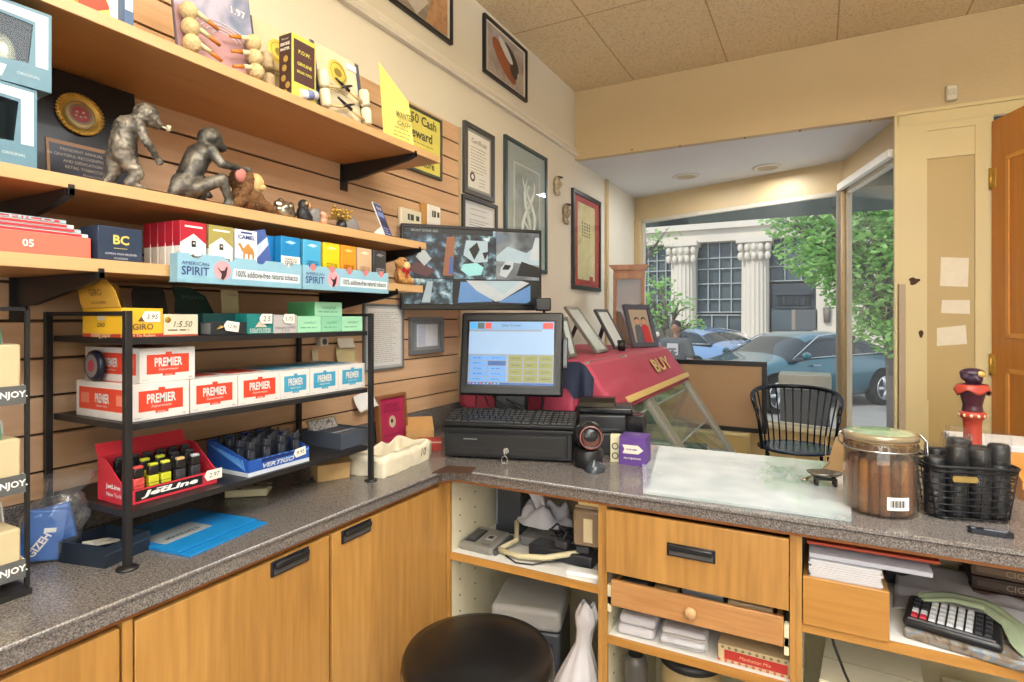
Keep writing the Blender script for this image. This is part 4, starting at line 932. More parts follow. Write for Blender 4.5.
# local: x = towards the bay (facing), z up; whole height .128
blob('body', [('e', (-.008, 0, .058), (.014, .016, .020)), ('e', (-.002, 0, .088), (.016, .021, .019)), ('c', (-.008, 0, .050), (-.004, 0, .08), .014, .016), ('c', (.006, 0, .100), (.018, 0, .112), .010, .010),
   ('e', (.026, 0, .117), (.018, .015, .017)), ('e', (.039, 0, .108), (.010, .009, .008)), ('e', (.031, 0, .122), (.011, .012, .004)), ('e', (.024, .014, .117), (.004, .003, .005)), ('e', (.024, -.014, .117), (.004, .003, .005)),
   ('c', (.002, -.021, .096), (.008, -.029, .070), .0075, .006), ('c', (.008, -.029, .070), (.026, -.027, .050), .006, .0042), ('e', (.029, -.027, .046), (.006, .004, .006)),
   ('c', (.002, .024, .097), (-.004, .030, .068), .009, .007), ('c', (-.004, .03, .068), (.006, .028, .040), .007, .005), ('e', (.008, .028, .036), (.006, .004, .006)),
   ('c', (-.010, -.010, .046), (.004, -.014, .024), .013, .010), ('c', (.004, -.014, .024), (-.006, -.014, .008), .009, .007), ('e', (.004, -.014, .005), (.016, .007, .005)),
   ('c', (-.012, .010, .046), (-.014, .012, .024), .013, .010), ('c', (-.014, .012, .024), (-.022, .012, .008), .009, .007), ('e', (-.014, .012, .005), (.016, .007, .005))], .0022, BRZ, t, smooth=1, rough=(.0018, 260))
b = MB(); b.tube([(.043, -.001, .107), (.056, -.004, .103)], .0018, 6); b.cyl((.056, -.004, .101), (.056, -.004, .109), .003, .0036, 10); b.build('pipe', M('#c8c0a8', .4), t)
p = onX(205, 205, -1.14)
t = thing('ape_figurine', 'dark bronze ape figurine squatting with one long arm stretched toward the plush monkey', 'figurine', (-1.15, p.y-.004, Z2), 90); t.scale = (1.33,)*3
blob('body', [('e', (-.022, 0, .026), (.022, .022, .022)), ('c', (-.022, 0, .035), (-.004, 0, .076), .018, .019), ('e', (-.001, 0, .080), (.019, .023, .018)), ('c', (.004, 0, .092), (.014, 0, .104), .012, .012),
   ('e', (.017, 0, .110), (.020, .017, .019)), ('e', (.034, 0, .102), (.012, .010, .009)), ('e', (.026, 0, .116), (.010, .012, .004)), ('e', (.014, -.016, .110), (.004, .003, .006)), ('e', (.014, .016, .110), (.004, .003, .006)), ('e', (.037, 0, .099), (.005, .007, .003)),
   ('c', (.004, -.022, .086), (.014, -.032, .066), .0095, .007), ('c', (.014, -.032, .066), (.062, -.022, .068), .007, .005), ('e', (.070, -.020, .070), (.009, .005, .005)), ('c', (.072, -.02, .070), (.082, -.018, .066), .003, .002),
   ('c', (.004, .024, .088), (.010, .034, .055), .011, .008), ('c', (.010, .034, .055), (.030, .028, .030), .008, .006), ('e', (.033, .027, .025), (.007, .005, .005)),
   ('c', (-.018, -.018, .022), (.020, -.026, .044), .012, .009), ('c', (.020, -.026, .044), (.034, -.024, .010), .0085, .006), ('e', (.040, -.024, .006), (.018, .008, .006)),
   ('c', (-.018, .018, .026), (.018, .026, .046), .015, .011), ('c', (.018, .026, .046), (.018, .024, .010), .010, .007), ('e', (.028, .024, .006), (.018, .008, .006)),
   ('c', (-.044, 0, .012), (-.030, 0, .030), .008, .016)], .0023, DBZ, t, smooth=1, rough=(.0010, 320))
# plush brown monkey
p = onX(247, 205, -1.12)
FUR = M('#7a5534', .95, 0, .5, 300, .8)
t = thing('plush_monkey', 'small brown plush monkey with pink ears lying on the middle shelf beside the dark ape', 'toy', (-1.14, p.y+.010, Z2), 90); t.scale = (1.5,)*3
blob('body', [('e', (.004, 0, .020), (.028, .020, .020)), ('e', (-.004, 0, .048), (.020, .019, .018)), ('c', (-.01, -.012, .02), (-.028, -.020, .008), .009, .007), ('c', (.02, -.012, .016), (.034, -.018, .008), .009, .007), ('c', (-.006, -.014, .035), (-.020, -.020, .022), .007, .005), ('c', (.012, .014, .035), (.026, .016, .02), .007, .005)], .0022, FUR, t, smooth=1, rough=(.002, 400))
b = MB(); b.at((-.018, -.014, .052), (0, 20, 20)); b.ell((0, 0, 0), (.011, .006, .012)); b.build('ear', M('#c98078', .8), t)
b = MB(); b.ell((.012, -.008, .046), (.013, .012, .015)); b.ell((.018, -.016, .040), (.006, .005, .005)); b.build('face', M('#cfae78', .9), t)
# small ornaments, left to right
p = onX(289, 207, -1.11)
t = thing('silver_figurine', 'little shiny silver ornament on the middle shelf left of the small chimp', 'ornament', (-1.13, p.y+.008, Z2), 90); t.scale = (1.3,)*3
rr = random.Random(2); blob('body', [('e', (rr.uniform(-.018, .018), rr.uniform(-.008, .008), rr.uniform(.008, .034)), (.007, .007, .007)) for _ in range(16)]+[('e', (0, 0, .012), (.020, .012, .012))], .0018, M('#b9b4a4', .15, .9, .3, 60), t, smooth=1)
p = onX(306, 207, -1.11)
t = thing('chimp_figurine', 'tiny black chimpanzee figurine with tan face on the middle shelf', 'figurine', (-1.13, p.y+.008, Z2), 90); t.scale = (1.3,)*3
blob('body', [('e', (0, 0, .016), (.012, .012, .016)), ('e', (.002, 0, .034), (.011, .010, .011)), ('c', (-.002, -.010, .026), (.010, -.013, .010), .004, .003), ('c', (0, .01, .026), (.01, .013, .01), .004, .003), ('c', (0, -.006, .008), (.014, -.008, .005), .006, .004), ('c', (0, .006, .008), (.014, .008, .005), .006, .004)], .0016, M('#22242a', .5), t, smooth=1)
b = MB(); b.ell((.010, -.003, .033), (.0062, .007, .008)); b.ell((.0, -.010, .036), (.003, .002, .004)); b.build('face', M('#b98d5c', .6), t)
for px, lb in ((316, 'grey rounded stone disc standing behind the tiny chimp'), (350, 'grey rounded stone disc behind the gold coral ornament')):
    p = onX(px, 207, -1.19)
    t = thing('stone_disc', lb, 'ornament', (-1.19, p.y, Z2), 90); t.scale = (1.3,)*3; b = MB(); b.at((0, 0, .018), (90, 0, 0)); b.lathe([(0, .006), (.02, .006), (.026, .002), (.026, -.002), (.02, -.006), (0, -.006)], 24); b.at(); b.box(-.012, .012, -.008, .008, 0, .004); b.build('disc', M('#8a8a8c', .4), t)
p = onX(327, 212, -1.11)
t = thing('pink_figurine', 'tiny cream and pink figure on the middle shelf left of the coral ornament', 'figurine', (-1.13, p.y+.008, Z2), 90); t.scale = (1.3,)*3
blob('body', [('e', (0, 0, .009), (.010, .008, .009)), ('e', (0, 0, .022), (.007, .007, .008)), ('e', (-.006, 0, .026), (.003, .002, .004)), ('e', (.006, 0, .026), (.003, .002, .004))], .0015, M('#c9977a', .6), t, smooth=1)
p = onX(345, 214, -1.11)
t = thing('coral_ornament', 'dark pot ornament sprouting gold coral buds near the right of the middle shelf', 'ornament', (-1.13, p.y+.008, Z2), 90); t.scale = (1.3,)*3
b = MB(); b.lathe([(0, 0), (.010, 0), (.012, .008), (.009, .018), (0, .018)], 18); b.build('pot', M('#202226', .3), t)
b = MB(); rr = random.Random(5)
for _ in range(26):
    e = Vector((rr.uniform(-.022, .022), rr.uniform(-.014, .014), rr.uniform(.022, .046))); b.tube([(0, 0, .016), e*.6+Vector((0, 0, .008)), e], .0014, 5, 0); b.ell(e, .0036, 8, 6, 1)
b.build('coral', [M('#8f7a44', .5), GOLD], t)
# brochure holder at the end
p = onX(386, 214, -1.12)
t = thing('brochure_stand', 'slanted blue sign on a white stand at the right end of the middle shelf', 'sign', (-1.13, shx(390, -1.13), Z2), 108)
b = MB(); b.T = Matrix.Rotation(R(-22), 4, 'X'); b.box(-.030, .030, 0, .003, .002, .115, 0); b.box(-.0285, .0285, -.0006, 0, .004, .113, 1)
b.text('PLEASE', (0, -.0009, .098), width=.036, mi=0, bold=.03); b.box(-.022, .022, -.0009, -.0006, .070, .086, 2); b.box(-.022, .022, -.0009, -.0006, .040, .058, 3); lines(b, .05, .032, .016, 3, 0, -.02, .02, th=.0016, y=-.001); b.T = Matrix.Identity(4)
b.prism([(0, .0), (.055, .0), (.055, .003), (.014, .035)], -.028, .028, 'x', 0); b.build('panel', [M('#e9e8ea', .5), M('#3a4684', .5), M('#7f93c8', .5), M('#2a2d44', .5)], t)
# ---- low shelf: cigarettes
def pack(name, label, y, x, c1, art, group=None, rz=90, z=Z3, xtra=(), W=.0535, H=.087):
    t = thing(name, label, 'cigarette pack', (x, y, z+.0005), rz, group)
    b = MB(); b.box(-W/2, W/2, 0, .022, 0, H, 0, bev=.0012); art(b, W, H); b.build('pack', [M(c, .3, 0, .02, 30, 0, .3) for c in (c1,)+tuple(xtra)], t); return t
def art_roof(b, W, H):
    b.prism([(-W/2, H*.52), (0, H*.74), (W/2, H*.52), (W/2, H), (-W/2, H)], -.0005, 0, 'y', 1)
    b.box(-W/2-.0005, -W/2, .0005, .0215, H*.45, H, 1); b.box(-W/2, W/2, 0.0005, .0215, H, H+.0005, 1)
    b.box(-W*.34, W*.34, -.0008, 0, H*.87, H*.91, 2); b.box(-W*.08, W*.08, -.0008, 0, H*.44, H*.58, 3); b.text('M', (-W*.36, -.0008, H*.24), height=H*.10, mi=3, bold=.04); b.text('M', (0, -.0008, H*.52), height=H*.04, mi=2, bold=.04)
    b.text('arlboro', (W*.06, -.0008, H*.23), width=W*.62, mi=3, bold=.02)
def art_camel(b, W, H):
    b.text('CAMEL', (0, -.0006, H*.82), width=W*.78, height=H*.10, mi=1, bold=.02); b.box(-W*.25, W*.25, -.0006, 0, H*.91, H*.95, 1)
    P = [(-.32, .62), (-.30, .66), (-.22, .66), (-.18, .60), (-.12, .54), (-.02, .62), (.06, .68), (.14, .60), (.24, .55), (.30, .42), (.28, .26), (.24, .26), (.22, .40), (.12, .42), (.10, .26), (.05, .26), (.05, .42), (-.06, .42), (-.08, .26), (-.13, .26), (-.12, .44), (-.2, .50), (-.25, .58)]
    b.prism([(a*W*1.2, c*H) for a, c in P], -.0009, -.0002, 'y', 2); b.prism([(-W*.5, H*.0), (W*.5, 0), (W*.5, H*.20), (-W*.5, H*.16)], -.0005, 0, 'y', 3)
def art_spirit(c):
    def f(b, W, H):
        b.box(-W*.5, W*.5, -.0005, 0, H*.02, H*.48 if c else H*.0+.001, 1); b.text('AMERICAN', (0, -.0009, H*.40), width=W*.66, height=H*.06, mi=2); b.text('SPIRIT', (0, -.0009, H*.28), width=W*.66, height=H*.15, mi=2)
        b.prism([(-W*.3, H*.84), (-W*.05, H*.90), (W*.3, H*.86), (W*.05, H*.80)], -.0005, 0, 'y', 3)
    return f
G1 = 'red topped cigarette packs'
Y = [shx(x, -1.09) for x in (178, 205, 207.5, 232, 233.5, 256.5)]
for k in range(5):
    pack('cigarette_pack', ['front red topped cigarette pack with its white front showing, leftmost column', 'second red topped pack behind the front one', 'third red topped pack in the leftmost column, middle of five', 'fourth red topped pack from the front in the leftmost column', 'rearmost red topped pack in the leftmost column'][k], (Y[0]+Y[1])/2+.001-.001*k, -1.086-.0228*k, '#efeeea', art_roof, G1, xtra=('#b5273a', '#f3f0ea', '#2c2c30'))
for k in range(2): pack('cigarette_pack', ['front olive topped white cigarette pack beside the red column', 'olive topped pack hidden behind the front olive one'][k], (Y[2]+Y[3])/2, -1.086-.0228*k, '#efeeea', art_roof, 'olive topped cigarette packs', xtra=('#a39858', '#f3f0ea', '#3c3c30'))
pack('cigarette_pack', 'white cigarette pack with a tan camel drawing and blue writing', (Y[4]+Y[5])/2, -1.086, '#dfe3ee', art_camel, xtra=('#33448c', '#c08a4c', '#d8c080'))
t = pack('cigarette_pack', 'blue and white pack leaning on its side beside the camel pack', shx(262, -1.095)+.004, -1.095, '#4b66a8', lambda b, W, H: b.prism([(-W/2, H*.2), (W/2, H*.6), (W/2, H*.8), (-W/2, H*.5)], -.0005, 0, 'y', 1), xtra=('#c5d2ea',)); t.rotation_euler = (0, R(-14), R(90)); t.location.z = Z3+.0068
pack('cigarette_pack', 'blue pack just behind and left of the front blue and white pack', shx(272, -1.12), -1.112, '#1f7fc0', lambda b, W, H: None)
sp = [(279, 299.5, '#1f86c4', 1, 'blue cigarette pack with white lower half, right of the leaning pack', '#f0eee8', '#34302e', '#9fd2ee'), (301, 321, '#4aa9d6', 0, 'light blue cigarette pack, first above the right tray', '#4aa9d6', '#23648a', '#bfe4f2'),
      (322, 339, '#e9c928', 0, 'yellow cigarette pack above the right tray', '#e9c928', '#6a5a18', '#f6ec9a'), (340, 355, '#e8962e', 0, 'orange cigarette pack above the right tray', '#e8962e', '#7a3a14', '#f6c880'),
      (356, 371, '#c9ae8c', 0, 'tan cigarette pack above the right tray', '#c9ae8c', '#7a6248', '#e6d8c0'), (372.5, 385, '#3a3c40', 0, 'charcoal cigarette pack, rightmost above the tray', '#3a3c40', '#b9bcc0', '#8a8c90')]
for a, c, col, hf, lb, c2, c3, c4 in sp:
    ya, yc = shx(a, -1.09), shx(c, -1.09); pack('cigarette_pack', lb, (ya+yc)/2, -1.086, col, art_spirit(hf), xtra=(c2, c3, c4), W=min(.0545, yc-ya))
def tray(label, a, c, cups, xr=1):
    X = -1.062; y0, y1 = onX(a, 270, X).y, onX(c, 270, X).y; W = y1-y0; z0 = EYE+.068; H = .056
    t = thing('display_tray', label, 'display tray', (X, (y0+y1)/2, z0), 90)
    pts = [(-W/2, 0), (W/2, 0), (W/2, H)]
    for k in range(cups-1, -1, -1):
        cx = -W/2+W*(k+.5)/cups; pts += [(cx+.013-.013*(1-math.cos(math.pi*j/6)) , H-.009*math.sin(math.pi*j/6)) for j in range(7)]
    pts += [(-W/2, H)]
    b = MB(); b.prism(pts, -.0015, .0015, 'y', 0); b.box(-W/2, W/2, .0015, .026, 0, .0015, 0); b.box(-W/2, -W/2+.0015, .0015, .022, .002, H-.002, 0)
    b.prism([(-W*.5, 0), (W*.5, 0), (W*.5, H*.22), (W*.2, H*.14), (0, H*.26), (-W*.2, H*.18), (-W*.35, H*.24), (-W*.5, H*.12)], -.0017, -.0015, 'y', 4)
    L = -W/2; s_ = .27 if cups > 4 else .25
    b.text('AMERICAN', (L+W*.12, -.0019, H*.66), width=W*.19, height=H*.12, mi=1); b.text('SPIRIT', (L+W*.12, -.0019, H*.40), width=W*.19, height=H*.30, mi=1, bold=.01)
    b.at((L+W*.315, -.0018, H*.5), (90, 0, 0)); b.lathe([(0, .0004), (H*.34, .0002)], 24, mi=2); b.at()
    q = L+W*.315; b.prism([(q-.012, H*.62), (q-.004, H*.48), (q+.004, H*.50), (q+.008, H*.64), (q+.011, H*.62), (q+.008, H*.32), (q+.002, H*.16), (q-.004, H*.18), (q-.002, H*.36), (q-.010, H*.54)], -.0026, -.0022, 'y', 3)
    b.prism([(L+W*.39, H*.22), (L+W*.98, H*.20), (L+W*.98, H*.56), (L+W*.40, H*.60)], -.0019, -.0017, 'y', 5)
    b.text('100% additive-free natural tobacco', (L+W*.69, -.0021, H*.42), width=W*.54, height=H*.24, mi=6, bold=.012)
    if xr:
        for k in range(cups): b.at((-W/2+W*(k+.5)/cups, -.0019, H-.004), (90, 0, 0)); b.lathe([(0, .0004), (.0085, .0002)], 18, mi=7 if xr == 2 else 0); b.at()
    b.build('tray', [M('#8dbad0', .45), M('#2c3a78', .5), M('#e8a0a8', .5), M('#3a2a30', .5), M('#86b4c8', .45), M('#d6e2e8', .5), M('#3c3c44', .5), M('#d8797c', .5)], t)
tray('long pale blue display tray with tobacco slogan on the lowest shelf, left one', 177, 301, 4, 0)
tray('shorter pale blue display tray with red dots on the lowest shelf, right one', 302.5, 388, 5, 2)
# plush with red ribbon
p = onX(398, 290, -1.10)
t = thing('plush_monkey', 'tan plush monkey with a red ribbon sitting at the right end of the lowest shelf', 'toy', (-1.115, shx(401, -1.115), Z3), 90)
TAN = M('#b98a4e', .95, 0, .35, 300, .8)
blob('body', [('e', (0, 0, .024), (.024, .020, .026)), ('e', (0, -.002, .062), (.020, .019, .021)), ('c', (-.016, -.006, .036), (-.022, -.016, .014), .008, .007), ('c', (.016, -.006, .036), (.022, -.016, .014), .008, .007), ('c', (-.014, -.01, .010), (-.018, -.026, .009), .010, .009), ('c', (.014, -.01, .010), (.018, -.026, .009), .010, .009), ('e', (-.021, 0, .066), (.007, .005, .008)), ('e', (.021, 0, .066), (.007, .005, .008))], .0024, TAN, t, smooth=1, rough=(.0016, 400))
b = MB(); b.ell((.004, -.018, .056), (.014, .010, .012)); b.build('muzzle', M('#dcb87c', .9), t)
b = MB(); b.ell((-.005, -.019, .071), .003, 8, 6); b.ell((.010, -.019, .071), .003, 8, 6); b.build('eyes', M('#1a1512', .2), t)
b = MB(); b.tube([(.016*math.cos(a*.6283), -.001+.015*math.sin(a*.6283), .043) for a in range(10)], .003, 6, 0, True); b.prism([(0, .042), (-.014, .050), (-.014, .034)], -.023, -.019, 'y'); b.prism([(0, .042), (.014, .050), (.014, .034)], -.023, -.019, 'y'); b.prism([(0, .042), (-.004, .022), (.006, .022)], -.023, -.020, 'y'); b.build('ribbon', M('#b3202c', .5), t)
# BC box, coral box with magazines
bx_thing('medicine_box', 'small dark blue box with gold letters BC on the lowest shelf', 'box', 98, 142.5, -1.10, Z3+.0005, .06, .060, [M('#2c3a52', .3, 0, .05), M('#d8c468', .4), M('#c9ccd2', .5)],
    lambda b, W, H, D: (b.text('BC', (0, -.0008, H*.62), width=W*.36, mi=1, bold=.03), b.box(-W*.16, W*.14, -.0006, 0, H*.36, H*.375, 1), b.text('ASPIRIN PAIN RELIEVER', (0, -.0008, H*.20), width=W*.72, mi=2), b.text('POWDERS', (0, -.0008, H*.07), width=W*.3, mi=2)))
t, W = bx_thing('candy_box', 'coral red open box holding leaflets at the left end of the lowest shelf', 'box', -30, 91, -1.11, Z3+.0005, .10, .036, [M('#e8705c', .6), WHITE], lambda b, W, H, D: b.text('05', (W*-.06, -.0008, H*.5), height=.012, mi=1, bold=.02))
for k in range(4):
    lb = ['bottom leaflet pile in the coral box', 'second leaflet fanned in the coral box', 'third leaflet fanned in the coral box', 'top red leaflet with white letters fanned in the coral box'][k]
    b = MB(); b.box(-.10, .06-.011*k, -.0, .08, 0, .006, 0, bev=.0005); b.box(-.09, .05-.011*k, -.0006, .0, .001, .005, 1)
    b.box(-.09, .05-.011*k, .004, .075, .006, .0064, 1)
    if k == 3: b.text('CHICO', (-.03, -.0009, .003), width=.08, height=.005, mi=0, bold=.03)
    o = b.build('leaflet', [M('#e9e2dc' if k % 2 == 0 else '#a8c0cc', .6), M('#c4303a', .6)], None, (-1.118, t.location.y+.02, Z3+.037+.0066*k), (0, 0, 90)); tag(o, lb, 'leaflet', 'leaflets in the coral box')
# ================================================================== BLACK COUNTER RACK
RX0, RX1, RY0, RY1 = -1.375, -1.095, .591, 1.228
t = thing('counter_rack', 'black metal three shelf counter rack holding boxes above the left counter', 'rack', ((RX0+RX1)/2, (RY0+RY1)/2, CT)); ox, oy = (RX0+RX1)/2, (RY0+RY1)/2
TOPZ = .463; SH = (.098, .257, .414)
for x in (RX0, RX1):
    for y in (RY0, RY1):
        b = MB(); X, Yy = x-ox, y-oy; b.box(X-.006, X+.006, Yy-.006, Yy+.006, .004, TOPZ-.0005*(x == RX0), bev=.0008); p_ = b.build('post', METALB, t)
        b = MB(); b.lathe([(0, 0), (.018, 0), (.018, .003), (.010, .007), (0, .007)], 20, (X, Yy, 0)); b.build('foot', BLACK, p_)
for i, z in enumerate(SH):
    b = MB(); X0, X1, Y0, Y1 = RX0-ox, RX1-ox, RY0-oy, RY1-oy
    b.box(X0+.0065, X1-.0065, Y0+.0065, Y1-.0065, z-.002, z, 0)
    b.box(X1-.012, X1-.0065, Y0+.0065, Y1-.0065, z-.012, z-.002, 0); b.box(X0+.0065, X0+.012, Y0+.0065, Y1-.0065, z-.012, z-.002, 0)
    b.box(X0+.012, X1-.012, Y0+.0065, Y0+.012, z-.012, z-.002, 0); b.box(X0+.012, X1-.012, Y1-.012, Y1-.0065, z-.012, z-.002, 0)
    b.build('shelf', METALB, t)
for y in (RY0, RY1):
    b = MB(); b.box(RX0-ox+.0065, RX1-ox-.0065, y-oy-.004, y-oy+.004, TOPZ-.009, TOPZ-.001); b.build('top_rail', METALB, t)
ZS = [CT+z+.0004 for z in SH]
def tagprice(parent, s_, x, z, w_=.030, h=.018, y=-.001, col='#ece8dc', til=0, nm='price_tag'):
    b = MB(); b.T = Matrix.Translation((x, y, z)) @ Matrix.Rotation(R(til), 4, 'Y')
    b.prism([(-w_/2, 0), (-w_/2+.006, h/2), (w_/2, h/2), (w_/2, -h/2), (-w_/2+.006, -h/2)], -.0008, 0, 'y', 0)
    b.text(s_, (.002, -.001, 0), width=w_*.62, mi=1, shear=.2); return b.build(nm, [M(col, .8), M('#3a3a44', .7)], parent)
def bxp(name, label, cat, pa, pc, X, zi, D, H, mats, art=None, group=None, dz=0, X2=None):
    return bx_thing(name, label, cat, pa, pc, X, ZS[zi]+dz, D, H, mats, art, group=group, bev=.0008)
# top shelf of the rack
YEL, ORG = M('#e8b528', .5), M('#d9a63e', .6)
def art_giro(b, W, H, D):
    b.box(-W/2, W/2, -.0005, 0, 0, H*.12, 1); b.text('GIRO', (0, -.0008, H*.36), width=W*.5, mi=2, bold=.01); b.prism([(-W*.12, H*.54), (W*.14, H*.54), (W*.06, H*.72), (0, H*.80), (-W*.06, H*.66)], -.0006, 0, 'y', 2)
    b.text('24 Tin Rollers', (0, -.0008, H*.06), width=W*.6, mi=3); b.box(-W/2-.0005, -W/2, .002, D-.002, 0, H*.12, 1); b.text('GIRO', (-W/2-.0006, D/2, H*.42), width=D*.2, mi=2, face='-x'); b.text('rolling paper', (-W/2-.0006, D/2, H*.06), width=D*.5, mi=3, face='-x')
    b.box(-W/2-.0005, -W/2, D*.4, D*.6, H*.58, H*.86, 4)
t, W = bxp('rolling_paper_box', 'yellow rolling paper box with raised orange lid at the left end of the rack top', 'box', 121.5, 163, -1.112, 2, .132, .054, [YEL, M('#b03c28', .6), M('#5a4a3a', .6), M('#e8d8a0', .6), M('#c8b8a0', .6)], art_giro)
b = MB(); b.T = Matrix.Translation((-W/2, .066, .055)) @ Matrix.Rotation(R(-18), 4, 'Y'); b.prism([(-.065, 0), (.065, 0), (.065, .012), (.052, .045), (-.05, .052), (-.065, .03)], -.001, .0, 'x', 0)
b.text('GIRO', (-.0012, .0, .030), width=.042, mi=1, face='-x', bold=.01); b.text('ROLLING PAPERS', (-.0012, 0, .010), width=.05, mi=1, face='-x'); b.build('side_flap', [ORG, M('#7a5a30', .6)], t)
b = MB(); b.T = Matrix.Translation((0, .131, .054)) @ Matrix.Rotation(R(-12), 4, 'X'); b.prism([(-W/2, 0), (W/2, 0), (W/2-.006, .05), (-W/2+.006, .05)], 0, .001, 'y', 0); b.box(-W*.25, W*.25, -.0006, 0, .024, .03, 1); b.build('lid', [M('#a87c34', .6), M('#4a3a20', .6)], t)
tagprice(t, '3.95', .014, .038, .034, .020)
t, W = bxp('rolling_paper_box', 'cream rolling paper box with raised black lid and handwritten price 5.50', 'box', 163.5, 198, -1.115, 2, .10, .043, [M('#d9cfb4', .7), M('#b0503c', .6), GOLD, INK], lambda b, W, H, D: (b.box(-W/2, W/2, -.0005, 0, 0, H*.08, 1), b.text('1:5.50', (.003, -.0008, H*.55), width=W*.55, mi=3, shear=.3), b.ell((-W*.38, -.0005, H*.75), (.006, .001, .006), mi=2), lines(b, W, H*.28, H*.28, 1, 3)))
b = MB(); b.T = Matrix.Translation((0, .10, .043)) @ Matrix.Rotation(R(-8), 4, 'X'); b.prism([(-W/2, 0), (W/2, 0), (W/2-.004, .05), (W/2-.01, .055), (-W/2+.004, .055), (-W/2, .045)], 0, .002, 'y', 0); b.text('SMOKING', (0, -.0006, .045), width=W*.6, mi=1); b.build('lid', [M('#131414', .4), M('#3c3d3a', .5)], t)
t, W = bxp('rolling_paper_box', 'dark teal rolling paper box with raised green lid in the middle of the rack top', 'box', 203, 246, -1.15, 2, .08, .046, [M('#124b4c', .4), M('#0d3235', .4)], None)
b = MB(); b.T = Matrix.Translation((-.01, .08, .046)) @ Matrix.Rotation(R(-10), 4, 'X'); b.prism([(-W/2, 0), (W/2-.012, 0), (W/2-.03, .04), (-W*.1, .058), (-W/2+.0, .06), (-W/2+.004, .03)], 0, .002, 'y', 0); b.text('SMOKING', (-.01, -.0006, .036), width=W*.5, mi=1); b.build('lid', [M('#10322e', .4), M('#4a6a60', .5)], t)
t, W = bxp('rolling_paper_box', 'small black and grey box with tied price tag before the dark teal box', 'box', 211, 246.5, -1.105, 2, .035, .027, [M('#272a2e', .4), M('#77797a', .5)], lambda b, W, H, D: b.box(-W/2-.0005, -W/2, .002, D-.002, .002, H-.002, 1))
tagprice(t, '12.90', .002, .018, .036, .021, -.004, til=8); b = MB()
for k in range(5): b.tube([(-.03+.002*k, -.0015, .012+.002*k), (-.014, -.003, .017)], .0006, 4)
b.build('string', M('#c9a860', .7), t)
t, W = bxp('rolling_paper_box', 'teal rolling paper box with white pyramid and blank price tag', 'box', 247, 273, -1.110, 2, .09, .045, [M('#1b7f7c', .4), M('#dfe6e2', .6), M('#c9beb0', .6)], lambda b, W, H, D: (b.prism([(-W*.2, H*.34), (W*.26, H*.34), (0, H*.72)], -.0005, 0, 'y', 2), b.text('ROLLING PAPER', (0, -.0006, H*.22), width=W*.8, mi=1), b.text('PAPIER A ROULER', (0, -.0006, H*.10), width=W*.8, mi=1)))
tagprice(t, '2.5', .012, .034, .034, .022, -.003)
b = MB(); b.T = Matrix.Translation((-.008, .09, .045)) @ Matrix.Rotation(R(-6), 4, 'X'); b.box(-.022, .022, 0, .0012, 0, .055, 0); b.text('Smoking', (.006, -.0006, .044), width=.024, mi=1, shear=.3); b.build('lid', [M('#a9a17e', .7), M('#6a6450', .6)], t)
t, W = bxp('rolling_paper_box', 'pale grey rolling paper box with blank price tag beside the mint boxes', 'box', 273.6, 297, -1.110, 2, .09, .043, [M('#b9b4b4', .5), M('#7d787c', .6)], lambda b, W, H, D: (b.text('ROLLING PAPERS', (0, -.0006, H*.30), width=W*.85, mi=1), b.text('1 1/4', (0, -.0006, H*.16), width=W*.3, mi=1)))
tagprice(t, '1.75', .006, .034, .034, .022, -.003)
MINT = M('#9fd8b4', .5); MINT2 = M('#8ac8a6', .5); MD = M('#5a9a80', .5)
def art_mint(b, W, H, D): b.text('menthol', (0, -.0006, H*.62), width=W*.5, mi=1, shear=.3); lines(b, W, H*.30, H*.30, 1, 1)
for i, (a, c, m_) in enumerate(((297.5, 321, MINT), (321.5, 341.5, MINT2), (342, 362.5, MINT))):
    bxp('tobacco_box', ['left mint green box in the bottom row on the rack top', 'middle mint green box in the bottom row on the rack top', 'right mint green box in the bottom row, by the rack corner post'][i], 'box', a, c, -1.112, 2, .10, .040, [m_, MD], art_mint, 'mint green boxes')
bxp('tobacco_box', 'mint green box stacked on top of the other mint boxes', 'box', 315, 342, -1.115, 2, .10, .036, [MINT, MD, M('#58a468', .5)], lambda b, W, H, D: (art_mint(b, W, H, D), b.box(-W/2-.0005, -W/2, .001, D-.001, .001, H-.001, 2)), 'mint green boxes', dz=.0405)
# middle shelf: premier cartons
PW = M('#dad7d4', .5); PR = M('#d8452e', .45); PB = M('#3f9cc0', .45)
def art_prem(side=False, col=1):
    def f(b, W, H, D):
        b.box(-W*.38, W*.38, -.0004, 0, H*.24, H*.80, 1); b.box(-W*.10, W*.12, -.0005, 0, H*.17, H*.26, 1); b.box(-W*.05, W*.06, -.0006, 0, H*.80, H*.87, 1)
        b.text('PREMIER', (0, -.0008, H*.58), width=W*.50, height=H*.26, mi=0, bold=.03); b.text('Supermatic', (.0, -.0008, H*.36), width=W*.36, height=H*.09, mi=0, shear=.3)
        b.text('PREMIER', (0, -.0008, H*.20), width=W*.14, mi=0); b.text('100', (W*.40, -.0006, H*.08), width=W*.06, mi=3); b.text('200 TUBES', (-W*.40, -.0006, H*.08), width=W*.10, mi=3)
        b.box(-W*.40, W*.40, D*.25, D*.75, H, H+.0004, 1)
        if side:
            x = -W/2-.0004; b.box(x, -W/2, D*.06, D*.94, H*.22, H*.84, 1); b.text('PREMIER', (x-.0004, D*.50, H*.56), width=D*.26, height=H*.26, mi=0, bold=.03, face='-x'); b.text('Supermatic', (x-.0004, D*.5, H*.34), width=D*.2, height=H*.08, mi=0, face='-x')
            b.box(x-.0003, x, D*.75, D*.9, H*.40, H*.68, 2); b.box(x-.0003, x, D*.10, D*.25, H*.40, H*.68, 2)
    return f
pm = lambda c: [PW, c, M('#e0826a', .5), M('#6a6a6c', .7)]
G = 'white cartons of cigarette tubes on the middle rack shelf'
